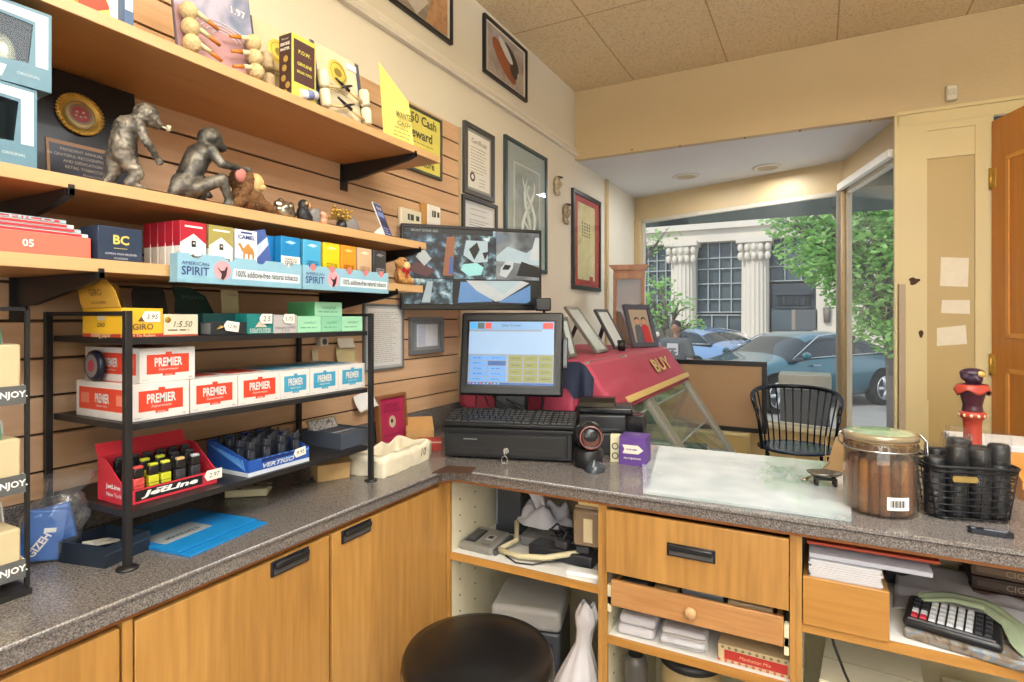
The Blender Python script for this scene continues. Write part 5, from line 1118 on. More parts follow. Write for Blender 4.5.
bxp('tube_carton', 'white carton with red label, bottom one of the stacked pair at the left', 'carton', 131, 189.3, -1.118, 1, .19, .069, pm(PR), art_prem(True), G)
bxp('tube_carton', 'white carton with red label stacked on top of another carton', 'carton', 139.5, 195, -1.123, 1, .19, .066, pm(PR), art_prem(True), G, dz=.0695)
bxp('tube_carton', 'white carton with red label, first to the right of the stacked pair', 'carton', 190.2, 237.6, -1.120, 1, .19, .068, pm(PR), art_prem(), G)
bxp('tube_carton', 'white carton with red label, immediately left of the blue labelled ones', 'carton', 238.2, 280, -1.120, 1, .19, .068, pm(PR), art_prem(), G)
bxp('tube_carton', 'white carton with blue label, left one of the three', 'carton', 280.5, 309.6, -1.120, 1, .19, .067, pm(PB), art_prem(), G)
bxp('tube_carton', 'white carton with blue label, middle one of the three', 'carton', 310, 338.6, -1.120, 1, .19, .067, pm(PB), art_prem(), G)
bxp('tube_carton', 'white carton with blue label, rightmost at the rack corner post', 'carton', 339, 365, -1.120, 1, .19, .067, pm(PB), art_prem(), G)
p = onX(94, 369, -1.22)
t = thing('round_tin', 'small round dark tin standing on edge against the stacked red label cartons', 'tin', (-1.245, onX(131, 300, -1.118).y+.002, ZS[1]+.0695), 0)
b = MB(); b.at((0, 0, .0305), (90, 0, 0)); b.lathe([(0, .006), (.026, .006), (.028, .004), (.030, .002), (.030, -.004), (0, -.004)], 30, mi=0); b.lathe([(.0, .0066), (.022, .0064)], 30, mi=1); b.lathe([(0, .007), (.012, .0068)], 20, mi=2); b.at(); o = b.build('tin', [M('#2c3140', .3, .4), M('#9298a0', .3, .5), M('#a8404a', .4)], t)
# lower shelf: lighters
def tray_open(name, label, cat, pa, pc, X, D, Hf, Hb, mats, rim=.003, hb_ext=None, zi=0):
    y0 = onX(pa, 300, X).y; y1 = onX(pc, 300, X).y; W = y1-y0
    t = thing(name, label, cat, (X, (y0+y1)/2, ZS[zi]), 90); w2 = W/2; b = MB()
    b.box(-w2, w2, 0, D, 0, .002, 0); b.box(-w2, w2, 0, .002, .002, Hf, 0); b.box(-w2, w2, D-.002, D, .002, Hb, 0)
    for s_ in (-1, 1):
        x = s_*w2; b.prism([(.002, .002), (D-.002, .002), (D-.002, Hb), (D*.75, Hb*.98), (.002, Hf)], min(x, x-s_*.002), max(x, x-s_*.002), 'x', 0)
    return t, W, b
t, W, b = tray_open('lighter_display', 'red countertop display box holding rows of torch lighters', 'display box', 127, 217, -1.138, .10, .027, .082, None)
b.box(-W*.42, W*.32, -.0005, 0, .005, .024, 1); b.text('JetLine', (-W*.05, -.0009, .0145), width=W*.62, height=.014, mi=2, bold=.04, shear=.2)
b.box(-W*.20, -W*.08, -.0007, -.0005, .0195, .0215, 2)
b.text('JetLine', (-W/2-.0005, .045, .030), width=.05, height=.011, mi=2, bold=.03, face='-x'); b.text('New York', (-W/2-.0005, .042, .016), width=.05, height=.008, mi=2, face='-x')
b.T = Matrix.Translation((0, .098, .080)) @ Matrix.Rotation(R(-25), 4, 'X'); b.box(-W*.5, W*.46, 0, .002, 0, .028, 0)
b.build('tray', [M('#c83040', .45), M('#17181c', .5), WHITE], t)
tagprice(t, '2.97', W*.44, .020, .040, .021, -.003)
DTOP = t.location.copy()
def lighter(label, x, y, c, top, z0=.003):
    L = thing('lighter', label, 'lighter', (DTOP.x-y, DTOP.y+x, ZS[0]+z0), 90, 'torch lighters in the red display box')
    b = MB(); b.box(-.010, .010, -.0065, .0065, 0, .038, 0, bev=.002)
    for k in range(4): b.box(-.0102, .0102, -.0067, .0067, .006+.006*k, .007+.006*k, 1)
    b.build('body', [M(c, .4), M('#1c1c1e', .5)], L)
    b = MB(); b.box(-.0095, .0095, -.006, .006, .039, .056, 0, bev=.002); b.box(-.008, .008, -.0065, .004, .056, .062, 1, bev=.002); b.build('head', [M('#202022', .35), M(top, .4)], L); return L
cols = [('#d8504e', '#d8504e', 'coral red'), ('#c9cc34', '#c9cc34', 'yellow green'), ('#c3c82e', '#d2d64a', 'lime'), ('#3a3b40', '#d8b47c', 'black with tan cap'), ('#34363c', '#b4b6bc', 'black with silver cap')]
fx_ = [-.062, -.034, -.010, .020, .052]
for k in range(5): lighter(cols[k][2]+' lighter in the front row of the red display box', fx_[k], .018, cols[k][0], cols[k][1], .006)
for k, (cc, tt, nn) in enumerate([('#c9484c', '#2a2a2c', 'red'), ('#bfc432', '#c9cc40', 'yellow'), ('#b9be2c', '#c5ca3a', 'yellow'), ('#2a2b2e', '#2a2b2e', 'black'), ('#2a2b2e', '#34363a', 'black')]):
    lighter(nn+' capped lighter in the middle row, '+['far left', 'second from left', 'centre', 'second from right', 'far right'][k], -.064+.030*k, .045, cc, tt, .012)
for k in range(6): lighter(['leftmost', 'second', 'third', 'fourth', 'fifth', 'rightmost'][k]+' dark lighter in the back row of the red display box', -.066+.026*k, .072, '#26272a', '#3a3b40', .018)
# blue torch tray
t, W, b = tray_open('torch_display', 'blue and white display box holding black torch lighters', 'display box', 248.5, 309, -1.11, .145, .036, .068, None)
for k in range(12):
    a = R(12+k*13); x0 = W*.1; L = .09; P = [(x0, .020)]
    for da in (-.05, .05):
        xx, zz = x0+L*math.cos(a+da), .020+L*.6*math.sin(a+da); xx = max(-W/2+.001, min(W/2-.001, xx)); P.append((xx, max(.010, min(.035, zz))))
    if abs(P[1][0]-P[2][0])+abs(P[1][1]-P[2][1]) > .001: b.prism(P, -.0004, 0, 'y', 1)
for k in range(9): b.prism([(.01, .012), (.02+.014*k, .036+.003*k), (.026+.014*k, .036+.003*k)], -W/2-.0005, -W/2, 'x', 1)
b.box(-W/2, W/2, -.0006, 0, 0, .009, 2); b.box(-W/2-.0006, -W/2, 0, .145, 0, .009, 2)
b.box(-W*.3, W*.3, -.0006, -.0001, .026, .034, 3); b.text('VERTIGO', (-.005, -.001, .018), width=W*.52, height=.010, mi=2, bold=.03, shear=.3)
b.build('tray', [M('#2353a8', .4), M('#5f9bdc', .4), M('#c9d2de', .4), M('#152c66', .4)], t)
tagprice(t, '9.95', W*.32, .028, .036, .020, -.002, til=-6)
B0 = t.location.copy()
k2 = 0
for j, y in enumerate((.025, .060, .095, .125)):
    for i in range(4):
        L = thing('torch_lighter', 'black torch lighter standing in the blue display box, row %s from the front, %s' % (['one', 'two', 'three', 'four'][j], ['far left', 'centre left', 'centre right', 'far right'][i]), 'lighter', (B0.x-y, B0.y-.063+.042*i, ZS[0]+.0035), 90, 'black torch lighters')
        b = MB(); b.box(-.010, .010, -.008, .008, 0, .052, 0, bev=.003); b.box(-.006, .006, -.0086, -.008, .014, .046, 1); b.build('body', [M('#20242e', .3), M('#4a505c', .3, .4)], L)
        b = MB(); b.T = Matrix.Translation((0, 0, .052)) @ Matrix.Rotation(R(14), 4, 'Y'); b.box(-.008, .008, -.007, .007, 0, .016, 0, bev=.002); b.cyl((.004, 0, .016), (.006, 0, .022), .004, .003, 10, 0); b.build('head', M('#2c2f36', .35), L)
# grey bin
t, W, b = tray_open('plastic_bin', 'dark blue grey open plastic bin at the right end of the lower rack shelf', 'bin', 341, 370, -1.125, .15, .042, .042, None)
b.box(-W/2-.001, W/2+.001, -.001, .151, .036, .0365, 0); b.build('bin', M('#464d59', .45), t)
bl = t.location.copy()
b = MB(); b.T = Matrix.Translation((0, .05, .035)) @ Matrix.Rotation(R(-20), 4, 'X'); b.box(-W*.44, W*.44, 0, .05, 0, .003, 0); o = b.build('blister_pack', M('#b9bcc0', .2, .3, .2), None, bl, (0, 0, 90)); tag(o, 'clear and grey blister pack lying in the blue grey bin', 'packet')
b = MB(); b.T = Matrix.Translation((0, .10, .004)) @ Matrix.Rotation(R(-28), 4, 'X'); b.box(-W*.47, W*.47, 0, .004, 0, .07, 0, bev=.001); b.box(-W*.42, W*.42, -.0006, 0, .004, .066, 1); o = b.build('foil_packet', [M('#8a8468', .5), artmat('foil', [(.35, '#9c9a98'), (.5, '#d6d6d8'), (.62, '#6f6f72')], 60)], None, bl, (0, 0, 90)); tag(o, 'silver patterned packet standing at the back of the blue grey bin', 'packet')
b = MB(); b.box(-.012, .012, .05, .10, .003, .03, 0); o = b.build('card_wallet', M('#c5bfae', .6), None, bl, (0, 0, 90)); tag(o, 'small cream card block lying at the bottom of the blue grey bin', 'card')
# papers pinned on the slat wall behind the rack
def paper(label, pxa, pxb, ya, yb, col='#efece4', curl=.012, til=0, nm='note'):
    a = onX(pxa, ya, SX); c = onX(pxb, yb, SX); W = c.y-a.y; H = a.z-onX(pxa, yb, SX).z
    b = MB(); b.T = Matrix.Rotation(R(til), 4, 'Y'); b.grid(lambda u, v: (-W/2+W*u, -.004-curl*(1-v)**2-curl*.6*abs(u-.5), H*v), 5, 5, 0)
    o = b.build(nm, M(col, .8), None, (SX+.002, (a.y+c.y)/2, onX(pxa, yb, SX).z), (0, 0, 90), solid=.0006, rec=False); tag(o, label, 'paper'); return o
paper('plain white note on the slat wall just under the rack top shelf', 335, 351, 338, 348)
paper('curled yellowish paper on the slat wall behind the blue label cartons', 332, 352, 349, 367, '#ddd0a0', .02, 6)
paper('narrow cream paper on the slat wall left of the curled one', 310, 316, 350, 366, '#e2d8b8', .008)
paper('white paper scrap below the right end of the cartons', 352, 371, 394, 410, '#f2f1ee', .025, -8)
b = MB(); b.box(-.017, .017, -.02, -.001, 0, .028, 0, bev=.003); b.at((0, -.021, .014), (90, 0, 0)); b.lathe([(0, .001), (.009, .001), (.010, 0)], 18, mi=1); p = onX(320, 346, SX); tag(b.build('wall_socket', [M('#d8d5cc', .4), M('#4a4c50', .4)], None, (SX, p.y, p.z), (0, 0, 90)), 'small white round dial device on the slat wall under the rack top shelf', 'device')
# ================================================================== ON THE LEFT COUNTER
# blue folder
a, c, d, e = onZ(190, 556, CT+.004), onZ(268, 522, CT+.004), onZ(200, 505, CT+.004), onZ(110, 515, CT+.004)
t = thing('folder', 'bright blue plastic folder lying on the left counter under the rack', 'folder', (a.x, a.y, CT)); ra = math.degrees(math.atan2(c.y-a.y, c.x-a.x))
t.rotation_euler = (0, 0, R(ra)); Lf = (c-a).length
b = MB(); b.box(0, Lf, 0, .235, .0005, .004, 0, bev=.0008); b.box(0, Lf, .03, .235, .0045, .0075, 0, bev=.0008); b.box(0, Lf, .028, .0285, .0045, .006, 1); b.build('cover', [M('#1f83c8', .3), M('#155f9c', .3)], t)
b = MB(); b.box(.015, .125, .085, .150, .0078, .0084, 0); b.T = Matrix.Rotation(0, 4, 'Z'); b.text('MANUALS', (.07, .105, .0085), width=.075, mi=1, face='+z', bold=.02); lines(b, .001, 0, 0, 0); b.build('label_sheet', [M('#9aa0a0', .6), M('#3c4248', .6)], t)
# small navy tray
a, c = onZ(105, 569, CT), onZ(150, 549, CT)
t = thing('small_tray', 'small dark navy open box with papers in it on the counter behind the rack foot', 'tray', (a.x, a.y, CT)); L = (c-a).length; t.rotation_euler = (0, 0, math.atan2(c.y-a.y, c.x-a.x))
b = MB(); H = .038; D = .11
b.box(0, L, 0, D, 0, .003, 0); b.box(0, L, 0, .004, .003, H, 0); b.box(0, L, D-.004, D, .003, H, 0); b.box(0, .004, .004, D-.004, .003, H, 0); b.box(L-.004, L, .004, D-.004, .003, H, 0)
b.box(-.001, L+.001, -.001, 0, .022, .024, 1); b.build('tray', [M('#222c3a', .4), M('#3a4656', .4)], t)
T0 = Matrix.LocRotScale(t.location, t.rotation_euler, None)
b = MB(); b.T = T0 @ Matrix.Translation((.02, .05, .028)) @ Matrix.Rotation(R(12), 4, 'Y'); b.box(0, L-.04, 0, .03, 0, .005, 0); tag(b.build('folded_leaflet', M('#d5d3c8', .6)), 'white folded leaflet lying in the small navy box', 'leaflet')
b = MB(); b.T = T0 @ Matrix.Translation((.02, .012, .010)); b.box(0, L-.04, 0, .030, 0, .012, 0, bev=.003); tag(b.build('pouch', M('#77786c', .7)), 'grey green pouch lying in the small navy box', 'pouch')
# plastic bag of blue packs
p = onZ(66, 558, CT)
t = thing('plastic_bag', 'clear crumpled plastic bag of blue packets standing between the two racks', 'bag', (p.x-.015, p.y-.018, CT), 62)
def bagf(cx, h, rx, ry, seed, top=.5):
    def f(u, v):
        t_ = 2*math.pi*u; k = (math.sin(math.pi*min(1, .12+v*.9))**.6) if v < .75 else (.55+top*(v-.75)*2.2)
        n_ = noise.noise(Vector((3*math.cos(t_)+seed, 3*math.sin(t_), v*5)))*.22+noise.noise(Vector((9*math.cos(t_), 9*math.sin(t_)+seed, v*14)))*.09
        k = k*(1+n_); return (cx+rx*k*math.cos(t_)+v*v*.03, ry*k*math.sin(t_), .001+h*v)
    return f
b = MB(); b.grid(bagf(0, .155, .050, .036, 2.1), 40, 26, 0, closed_u=True); b.build('bag', BAGM, t, rec=True)
for k, (x, z, rr_) in enumerate(((-.016, .006, 8), (.012, .006, -10))):
    q = Matrix.LocRotScale(t.location, t.rotation_euler, None) @ Vector((x, -.008+.016*k, z))
    b = MB(); b.T = Matrix.Rotation(R(rr_), 4, 'Y'); b.box(-.032, .032, -.008, .008, 0, .092, 0, bev=.003); b.text('GIZEH', (-.004, -.0086, .030), height=.014, width=.045, mi=1, tilt=60, bold=.03); b.box(.0, .018, -.0086, -.008, .052, .060, 1)
    o = b.build('filter_packet', [M('#2f6cc0', .35, 0, .2, 40), WHITE], None, q, (0, 0, 62)); tag(o, ['front blue filter packet inside the clear bag', 'rear blue filter packet inside the clear bag'][k], 'packet', 'blue filter packets')
# display stand at far left with three trays "ENJOY."
t = thing('display_stand', 'tall black three tier display stand at the far left edge of the counter', 'display stand', (-1.20, onX(22, 450, -1.14).y-.088, CT), 90)
W2 = .10
b = MB()
for x in (-W2, W2):
    b.box(x-.003, x+.003, -.05, -.044, .0, .468, 0); b.box(x-.003, x+.003, .10, .106, .0, .468, 0); b.box(x-.003, x+.003, -.044, .10, .462, .468, 0); b.box(x-.003, x+.003, -.044, .10, 0, .006, 0)
b.box(-W2, W2, -.05, -.044, .462, .468, 0); b.box(-W2, W2, .10, .106, .462, .468, 0); b.box(-W2, W2, -.065, .106, .0, .010, 0); b.build('wire_frame', METALB, t)
for k, z in enumerate((.026, .165, .310)):
    b = MB(); b.box(-W2+.004, W2-.004, -.050, .09, z, z+.003, 0); b.box(-W2+.004, W2-.004, -.053, -.050, z, z+.030, 0); b.text('SMOKE.  ENJOY.', (W2*.48, -.0534, z+.015), width=.10, mi=1, bold=.03)
    b.prism([(.0-.050, z+.003), (.085, z+.003), (.085, z+.11), (.03, z+.11), (.01, z+.04), (-.050, z+.03)], W2-.0065, W2-.0045, 'x', 2); b.build('tier', [M('#5a5c5c', .5), WHITE, M('#c9c9c6', .5)], t)
    q = Vector((-1.20, t.location.y, CT+z+.0035))
    b = MB(); b.box(-W2+.01, W2-.008, -.048, .07, 0, .078+.008*k, 0, bev=.004); b.box(-.01, .03, -.0486, -.048, .02, .055, 1); o = b.build('tobacco_pouch_box', [M('#c9ba94', .7), M('#5a3a28', .6)], None, q, (0, 0, 90)); tag(o, ['beige carton in the bottom tier of the display stand', 'beige carton in the middle tier of the display stand', 'beige carton in the upper tier of the display stand'][k], 'carton')
for k, z in enumerate((.251, .405)):
    b = MB(); b.lathe([(0, 0), (.014, 0), (.015, .02), (.011, .06), (.006, .075), (0, .078)], 16); tag(b.build('green_bottle', M('#6fae8c', .3), None, (-1.165, t.location.y+.055, CT+z+.0005+(.0) if False else CT+[.245, .398][k]+.0)), ['lower', 'upper'][k]+' pale green tube standing on a carton in the display stand', 'bottle')
# beneath the rack: crumpled clear bag and card pieces
p = onZ(262, 497, CT)
t = thing('clear_sleeve', 'clear crumpled plastic sleeve with cards lying under the middle of the rack', 'packet', (p.x-.05, p.y, CT), 40)
b = MB(); b.box(-.05, .05, -.03, .035, .001, .020, 0, bev=.003); b.build('cards', M('#cfc9a8', .6), t); b = MB(); b.grid(lambda u, v: (-.075+.14*u, -.04+.085*v, .024+.012*noise.noise(Vector((u*6, v*6, 1)))+.004), 18, 14, 0); b.build('film', BAGM, t, rec=False)
p = onZ(345, 478, CT)
t = thing('kraft_box', 'small folded kraft cardboard box under the right end of the rack', 'box', (p.x-.03, p.y-.02, CT), 62)
b = MB(); b.box(-.045, .045, -.02, .05, .0, .045, 0, bev=.001); b.prism([(-.02, .046), (-.05, .052), (.01, .060)], -.045, .045, 'x', 0); b.build('box', M('#c3a06c', .8), t)
p = onZ(312, 468, CT)
t = thing('black_adapter', 'black plastic adapter lying under the rack against the wall', 'adapter', (-1.25, p.y+.0, CT), 90); b = MB(); b.box(-.03, .03, -.02, .02, 0, .03, bev=.004); b.build('body', BLACK, t); b = MB(); b.tube([(-.03, 0, .01), (-.07, .01, .006), (-.12, -.02, .005), (-.16, .0, .005)], .0025); b.build('cord', BLACK, t)
p = onZ(362, 462, CT)
bx = MB(); bx.box(-.02, .02, -.02, .02, 0, .05, 0, bev=.001); tag(bx.build('red_carton', M('#b8453c', .5), None, (-1.16, onX(360, 440, -1.16).y+.03, CT), (0, 0, 80)), 'small red carton behind the rack corner post, left of the crumpled bag', 'box')
# ================================================================== CORNER OF THE COUNTER
# crumpled cream paper bag
a, c = onZ(384, 479, CT), onZ(430, 459, CT); L = (c-a).length
t = thing('paper_bag', 'cream rolled-down paper bag with a handwritten 10 at the counter corner', 'bag', (a.x, a.y, CT)); t.rotation_euler = (0, 0, math.atan2(c.y-a.y, c.x-a.x))
W_, D_ = L, .12
def bagwall(u, v):
    # u around a rounded rectangle, v up outside (0..0.6) then over the rim and down inside
    P = [(0, 0), (W_, 0), (W_, D_), (0, D_)]; k = u*4; i = int(k) % 4; f = k-int(k); x = P[i][0]*(1-f)+P[(i+1) % 4][0]*f; y = P[i][1]*(1-f)+P[(i+1) % 4][1]*f
    n_ = noise.noise(Vector((x*25, y*25, v*3)))
    if v < .5: z = v*2*(.062+.012*noise.noise(Vector((x*18, y*18, 5)))); off = -.006*(v*2)
    else: z = .062+.012*noise.noise(Vector((x*18, y*18, 5)))-(v-.5)*2*.05; off = .014+.012*(v-.5)
    cx, cy = W_/2, D_/2; d = Vector((cx-x, cy-y)); l_ = d.length; d = d/l_
    return (x+d.x*(off+.006*n_), y+d.y*(off+.006*n_), max(.0006, z+.003*n_))
b = MB(); b.grid(bagwall, 56, 12, 0, closed_u=True); b.box(.008, W_-.008, .008, D_-.008, .001, .012, 0); b.text('10', (W_*.82, -.0035, .034), height=.024, mi=1, shear=.2)
b.build('bag', [M('#e6ddc4', .8, 0, .12, 40, .5), M('#5a5248', .8)], t, rec=True)
# red framed picture
m = measure(379, 391, 440, 407, 388, 436, -1.345); W = m[1]-m[0]
t = thing('picture_frame', 'small wooden frame with a magenta red poster standing on the corner of the counter', 'picture frame', (-1.345, (m[0]+m[1])/2, CT+.001), 90, None, -4); H = .175
b = MB(); fw = .010
for (x0_, x1_, z0, z1) in ((-W/2, W/2, 0, fw), (-W/2, W/2, H-fw, H), (-W/2, -W/2+fw, fw, H-fw), (W/2-fw, W/2, fw, H-fw)): b.box(x0_, x1_, -.008, .010, z0, z1, 0)
b.build('frame', M('#8f5c38', .5), t)
b = MB(); b.box(-W/2+fw, W/2-fw, 0, .004, fw, H-fw, 0); b.text('SMOKE', (0, -.0008, H*.78), width=W*.5, mi=1); b.text('SHOP NIGHT', (0, -.0008, H*.68), width=W*.62, mi=1); b.at((0, -.0006, H*.45), (90, 0, 0)); b.lathe([(0, .001), (.018, .0006)], 20, mi=2, sy=1.2); b.ell((-.004, .003, .002), (.006, .008, .001), mi=3); b.at(); b.box(-W*.3, W*.3, -.0006, 0, H*.18, H*.20, 1); b.build('print', [M('#b02f58', .4), M('#7a2448', .5), M('#c8b49a', .5), M('#2a2024', .5)], t)
p = onZ(430, 456, CT)
bx_ = MB(); bx_.box(-.04, .04, 0, .05, 0, .036, 0, bev=.001); bx_.box(-.04, .04, -.0005, 0, .026, .030, 1); tag(bx_.build('red_carton', [M('#b23a34', .5), M('#e0c8b0', .6)], None, (p.x-.045, p.y+.06, CT), (0, 0, 35)), 'small red carton on the counter just left of the cash drawer', 'box')
b = MB(); b.box(-.05, .05, 0, .07, 0, .040, 0, bev=.001); b.prism([(0, .041), (.07, .041), (.10, .075)], -.05, .05, 'x', 0); tag(b.build('kraft_box', M('#c79a62', .8), None, (p.x-.16, p.y+.16, CT), (0, 0, 40)), 'open kraft box behind the red carton, left of the cash drawer', 'box')
pts = [onZ(x, y, CT) for x, y in ((432, 473), (448, 466), (476, 468), (470, 474))]
b = MB(); b.prism([(q.x, q.y) for q in pts], CT+.0004, CT+.0024, 'z'); tag(b.build('leather_patch', M('#4f3422', .6, 0, .3, 80)), 'dark brown leather patch lying flat in front of the cash drawer', 'mat')
# ---- cash drawer
DX, DY, DR = -.869, 1.598, 17.3
DM = Matrix.LocRotScale(Vector((DX, DY, CT)), Euler((0, 0, R(DR))), None)
t = thing('cash_drawer', 'black metal cash drawer with keys in its lock at the counter corner', 'cash drawer', (DX, DY, CT), DR)
BK = M('#141416', .42, .1, .1, 60); BK2 = M('#121214', .35, .1)
b = MB(); b.box(-.205, .205, .008, .40, .006, .098, 0, bev=.002); b.box(-.209, .209, -.002, .404, .090, .100, 0, bev=.002)
for x in (-.18, .18):
    for y in (.03, .37): b.cyl((x, y, 0), (x, y, .008), .012, n=14)
b.build('housing', BK, t)
b = MB(); b.box(-.190, .190, -.001, .009, .014, .083, 0, bev=.0015); b.box(-.183, .183, -.0025, -.001, .018, .078, 0, bev=.001)
for (x0_, x1_) in ((-.145, -.03), (.035, .155)): b.box(x0_, x1_, -.0032, -.0024, .036, .040, 1)
b.box(-.14, -.095, -.0031, -.0024, .064, .067, 2); d = b.build('drawer_front', [M('#121213', .5, .0, .4, 25), BLACK, M('#8a8a88', .4)], t)
b = MB(); b.cyl((0, -.003, .034), (0, -.010, .034), .0095, .009, 20); b.cyl((0, -.010, .034), (0, -.012, .034), .006, n=16); b.build('lock', CHROME, d)
b = MB(); b.box(-.0015, .0015, -.026, -.011, .028, .040); b.ell((0, -.028, .032), (.002, .006, .007)); b.tube([(.006*math.cos(k*.7), -.030, .018+.009*math.sin(k*.7)) for k in range(9)], .0008, 6, 0, True)
b.prism([(.0, .012), (.004, .010), (-.004, -.016), (-.008, -.014)], -.032, -.030, 'y'); b.prism([(-.004, .012), (.0, .014), (.006, -.010), (.002, -.012)], -.029, -.0275, 'y'); k_ = b.build('keys', M('#b9b6ac', .3, .8), d); k_.scale = (1.6, 1.2, 1.45); k_.location = (0, .003, -.016)
# keyboard
q = DM @ Vector((0, .012, .100))
t = thing('keyboard', 'black keyboard lying on top of the cash drawer', 'keyboard', q, DR)
KT = Matrix.Rotation(R(9), 4, 'X')
b = MB(); b.T = KT; b.box(-.212, .212, 0, .150, .001, .013, 0, bev=.003); b.T = Matrix.Identity(4); b.box(-.19, .19, .13, .145, .0005, .022, 0); b.build('case', M('#17181a', .5), t)
b = MB(); b.T = KT
for r_ in range(6):
    y0 = .014+.0215*r_; x = -.205
    ks = [1.3, 1.1, 1.1, 6, 1.1, 1.1, 1.3] if r_ == 0 else [1.3+.25*((5-r_) % 3)]+[1]*12+[1.4]
    tot = sum(ks); sc_ = .275/tot
    for k in ks: b.box(x+.001, x+k*sc_-.001, y0, y0+.0185, .013, .018, 0, tx=.0015, ty=.002); x += k*sc_
    for k in range(3): b.box(.078+.0185*k, .078+.0185*k+.0165, y0, y0+.0185, .013, .018, 0, tx=.0015, ty=.002)
    for k in range(4): b.box(.138+.0175*k, .138+.0175*k+.0155, y0, y0+.0185, .013, .018, 0, tx=.0015, ty=.002)
o = b.build('key', M('#1f2023', .45, 0, .2, 60), t); o.name = 'keys'; o['kind'] = 'stuff'
# till monitor
q = DM @ Vector((-.035, .245, .100))
t = thing('till_monitor', 'black point of sale touch monitor standing on the cash drawer', 'monitor', q, 18)
b = MB(); b.box(-.09, .09, -.055, .075, 0, .014, 0, bev=.005); b.box(-.06, .06, .0, .05, .012, .10, 0, bev=.01); b.cyl((-.07, .03, .09), (.07, .03, .09), .022, n=20); b.build('stand', BK2, t)
ST_ = Matrix.Translation((0, -.005, .072)) @ Matrix.Rotation(R(-9), 4, 'X')
b = MB(); b.T = ST_; b.box(-.186, .186, -.012, .03, 0, .300, 0, bev=.008, seg=3); b.box(-.15, .15, .03, .055, .04, .24, 0, bev=.01); b.box(-.163, .163, -.0126, -.0118, .032, .272, 1); b.build('housing', [M('#111214', .3), M('#0c0d0f', .15)], t)
U = lambda c, e=.55: M(c, .25, 0, .03, 20, 0, 0, .22)
b = MB(); b.T = ST_ @ Matrix.Translation((0, -.0128, 0)); X0, X1, Z0_, Z1_ = -.155, .155, .038, .266
b.box(X0, X1, 0, .0004, Z0_, Z1_, 0)                                   # grey backdrop
b.box(X0, X1, -.0004, 0, Z1_-.030, Z1_, 1); b.box(X0, X1-.045, -.0004, 0, Z0_+.110, Z1_-.036, 2)
b.box(X1-.045, X1, -.0004, 0, Z0_+.110, Z1_-.03, 2)
for k, ci in enumerate((3, 4, 5)): b.box(X0+.004+.027*k, X0+.028+.027*k, -.0008, -.0003, Z1_-.026, Z1_-.004, ci)
b.text('Sales Screen', (0, -.0010, Z1_-.013), width=.07, mi=6); b.box(X1-.04, X1-.004, -.0008, -.0003, Z1_-.026, Z1_-.004, 5)
for r_ in range(5):
    for k in range(2):
        b.box(X0+.004+.069*k, X0+.069+.069*k, -.0008, -.0003, Z0_+.012+.019*r_, Z0_+.028+.019*r_, 7 if (r_, k) != (3, 1) else 8); lines(b, .05, Z0_+.020+.019*r_, Z0_+.020+.019*r_, 1, 9, X0+.018+.069*k, X0+.052+.069*k, y=-.0012, th=.002)
b.box(X0+.142, X0+.144, -.0008, -.0003, Z0_+.01, Z0_+.108, 2)
for r_ in range(4):
    for k in range(3): b.box(X0+.150+.054*k, X0+.198+.054*k, -.0008, -.0003, Z0_+.012+.024*r_, Z0_+.033+.024*r_, 10); lines(b, .05, Z0_+.022+.024*r_, Z0_+.022+.024*r_, 1, 9, X0+.160+.054*k, X0+.188+.054*k, y=-.0012, th=.002)
b.box(X0, X1, -.0008, -.0002, Z0_, Z0_+.008, 8)
for k in range(9): b.box(X0+.006+.013*k, X0+.012+.013*k, -.0012, -.0006, Z0_+.002, Z0_+.006, 2 if k % 3 else 5)
b.build('screen', [U('#7f8a98'), U('#7299c8'), U('#8aa9cf'), U('#3f9be0'), U('#4a5a58'), U('#d64a44'), U('#4a5a78'), U('#5b93d6'), U('#30589a'), U('#24406e'), U('#7f8244')], t)
b = MB(); b.T = ST_; b.box(.187, .203, -.006, .024, .10, .21, 0, bev=.002); b.box(.189, .201, -.0066, -.006, .11, .20, 1); b.build('card_reader', [M('#2b2e30', .3), M('#55595c', .3, .4)], t)
b = MB()
for k in range(4): b.tube([(-.13+.03*k, .02, .07), (-.12+.05*k, -.03, .028+.004*k), (-.02+.03*k, -.02, .020), (.03+.02*k, .05, .012)], .0028)
b.build('cables', BLACK, t)
# security monitor
t = thing('security_monitor', 'wide black security monitor showing camera views, mounted above the till', 'monitor', (-1.166, 1.882, 1.39), 47)
W, H = .555, .318; b = MB(); b.box(-W/2, W/2, -.006, .025, 0, H, 0, bev=.004); b.box(-.16, .16, .025, .05, .06, .24, 0, bev=.01); b.box(-W/2+.010, W/2-.010, -.0066, -.006, .018, H-.010, 1); b.build('housing', [M('#17181b', .3), M('#0b0c0e', .15)], t)
b = MB(); b.box(-.04, .04, .05, .058, .11, .19); b.tube([(0, .055, .15), (.02, .12, .15), (-.06, .12+.06, .15)], .012); b.build('wall_arm', BLACK, t)
cctv = lambda n, st, sc, sd: artmat(n, [(a_, c_) for a_, c_ in st], sc, .3, sd)
dk = cctv('camview_dark', [(.34, '#0e1116'), (.48, '#1c2530'), (.58, '#35506a'), (.70, '#8fb0c4')], 26, 1); d2 = cctv('camview_mid', [(.35, '#101318'), (.5, '#2c3a46'), (.62, '#6a8ea2'), (.72, '#bccdd6')], 30, 4); gr = cctv('camview_road', [(.3, '#3a4048'), (.55, '#6b737c'), (.7, '#8f979f')], 12, 7)
b = MB(); b.T = Matrix.Translation((0, -.0068, 0)); x0_, x1_, z0_, z1_ = -W/2+.012, W/2-.012, .022, H-.014; xm = x0_+(x1_-x0_)*.34; xn = x0_+(x1_-x0_)*.665; zm = z0_+(z1_-z0_)*.34
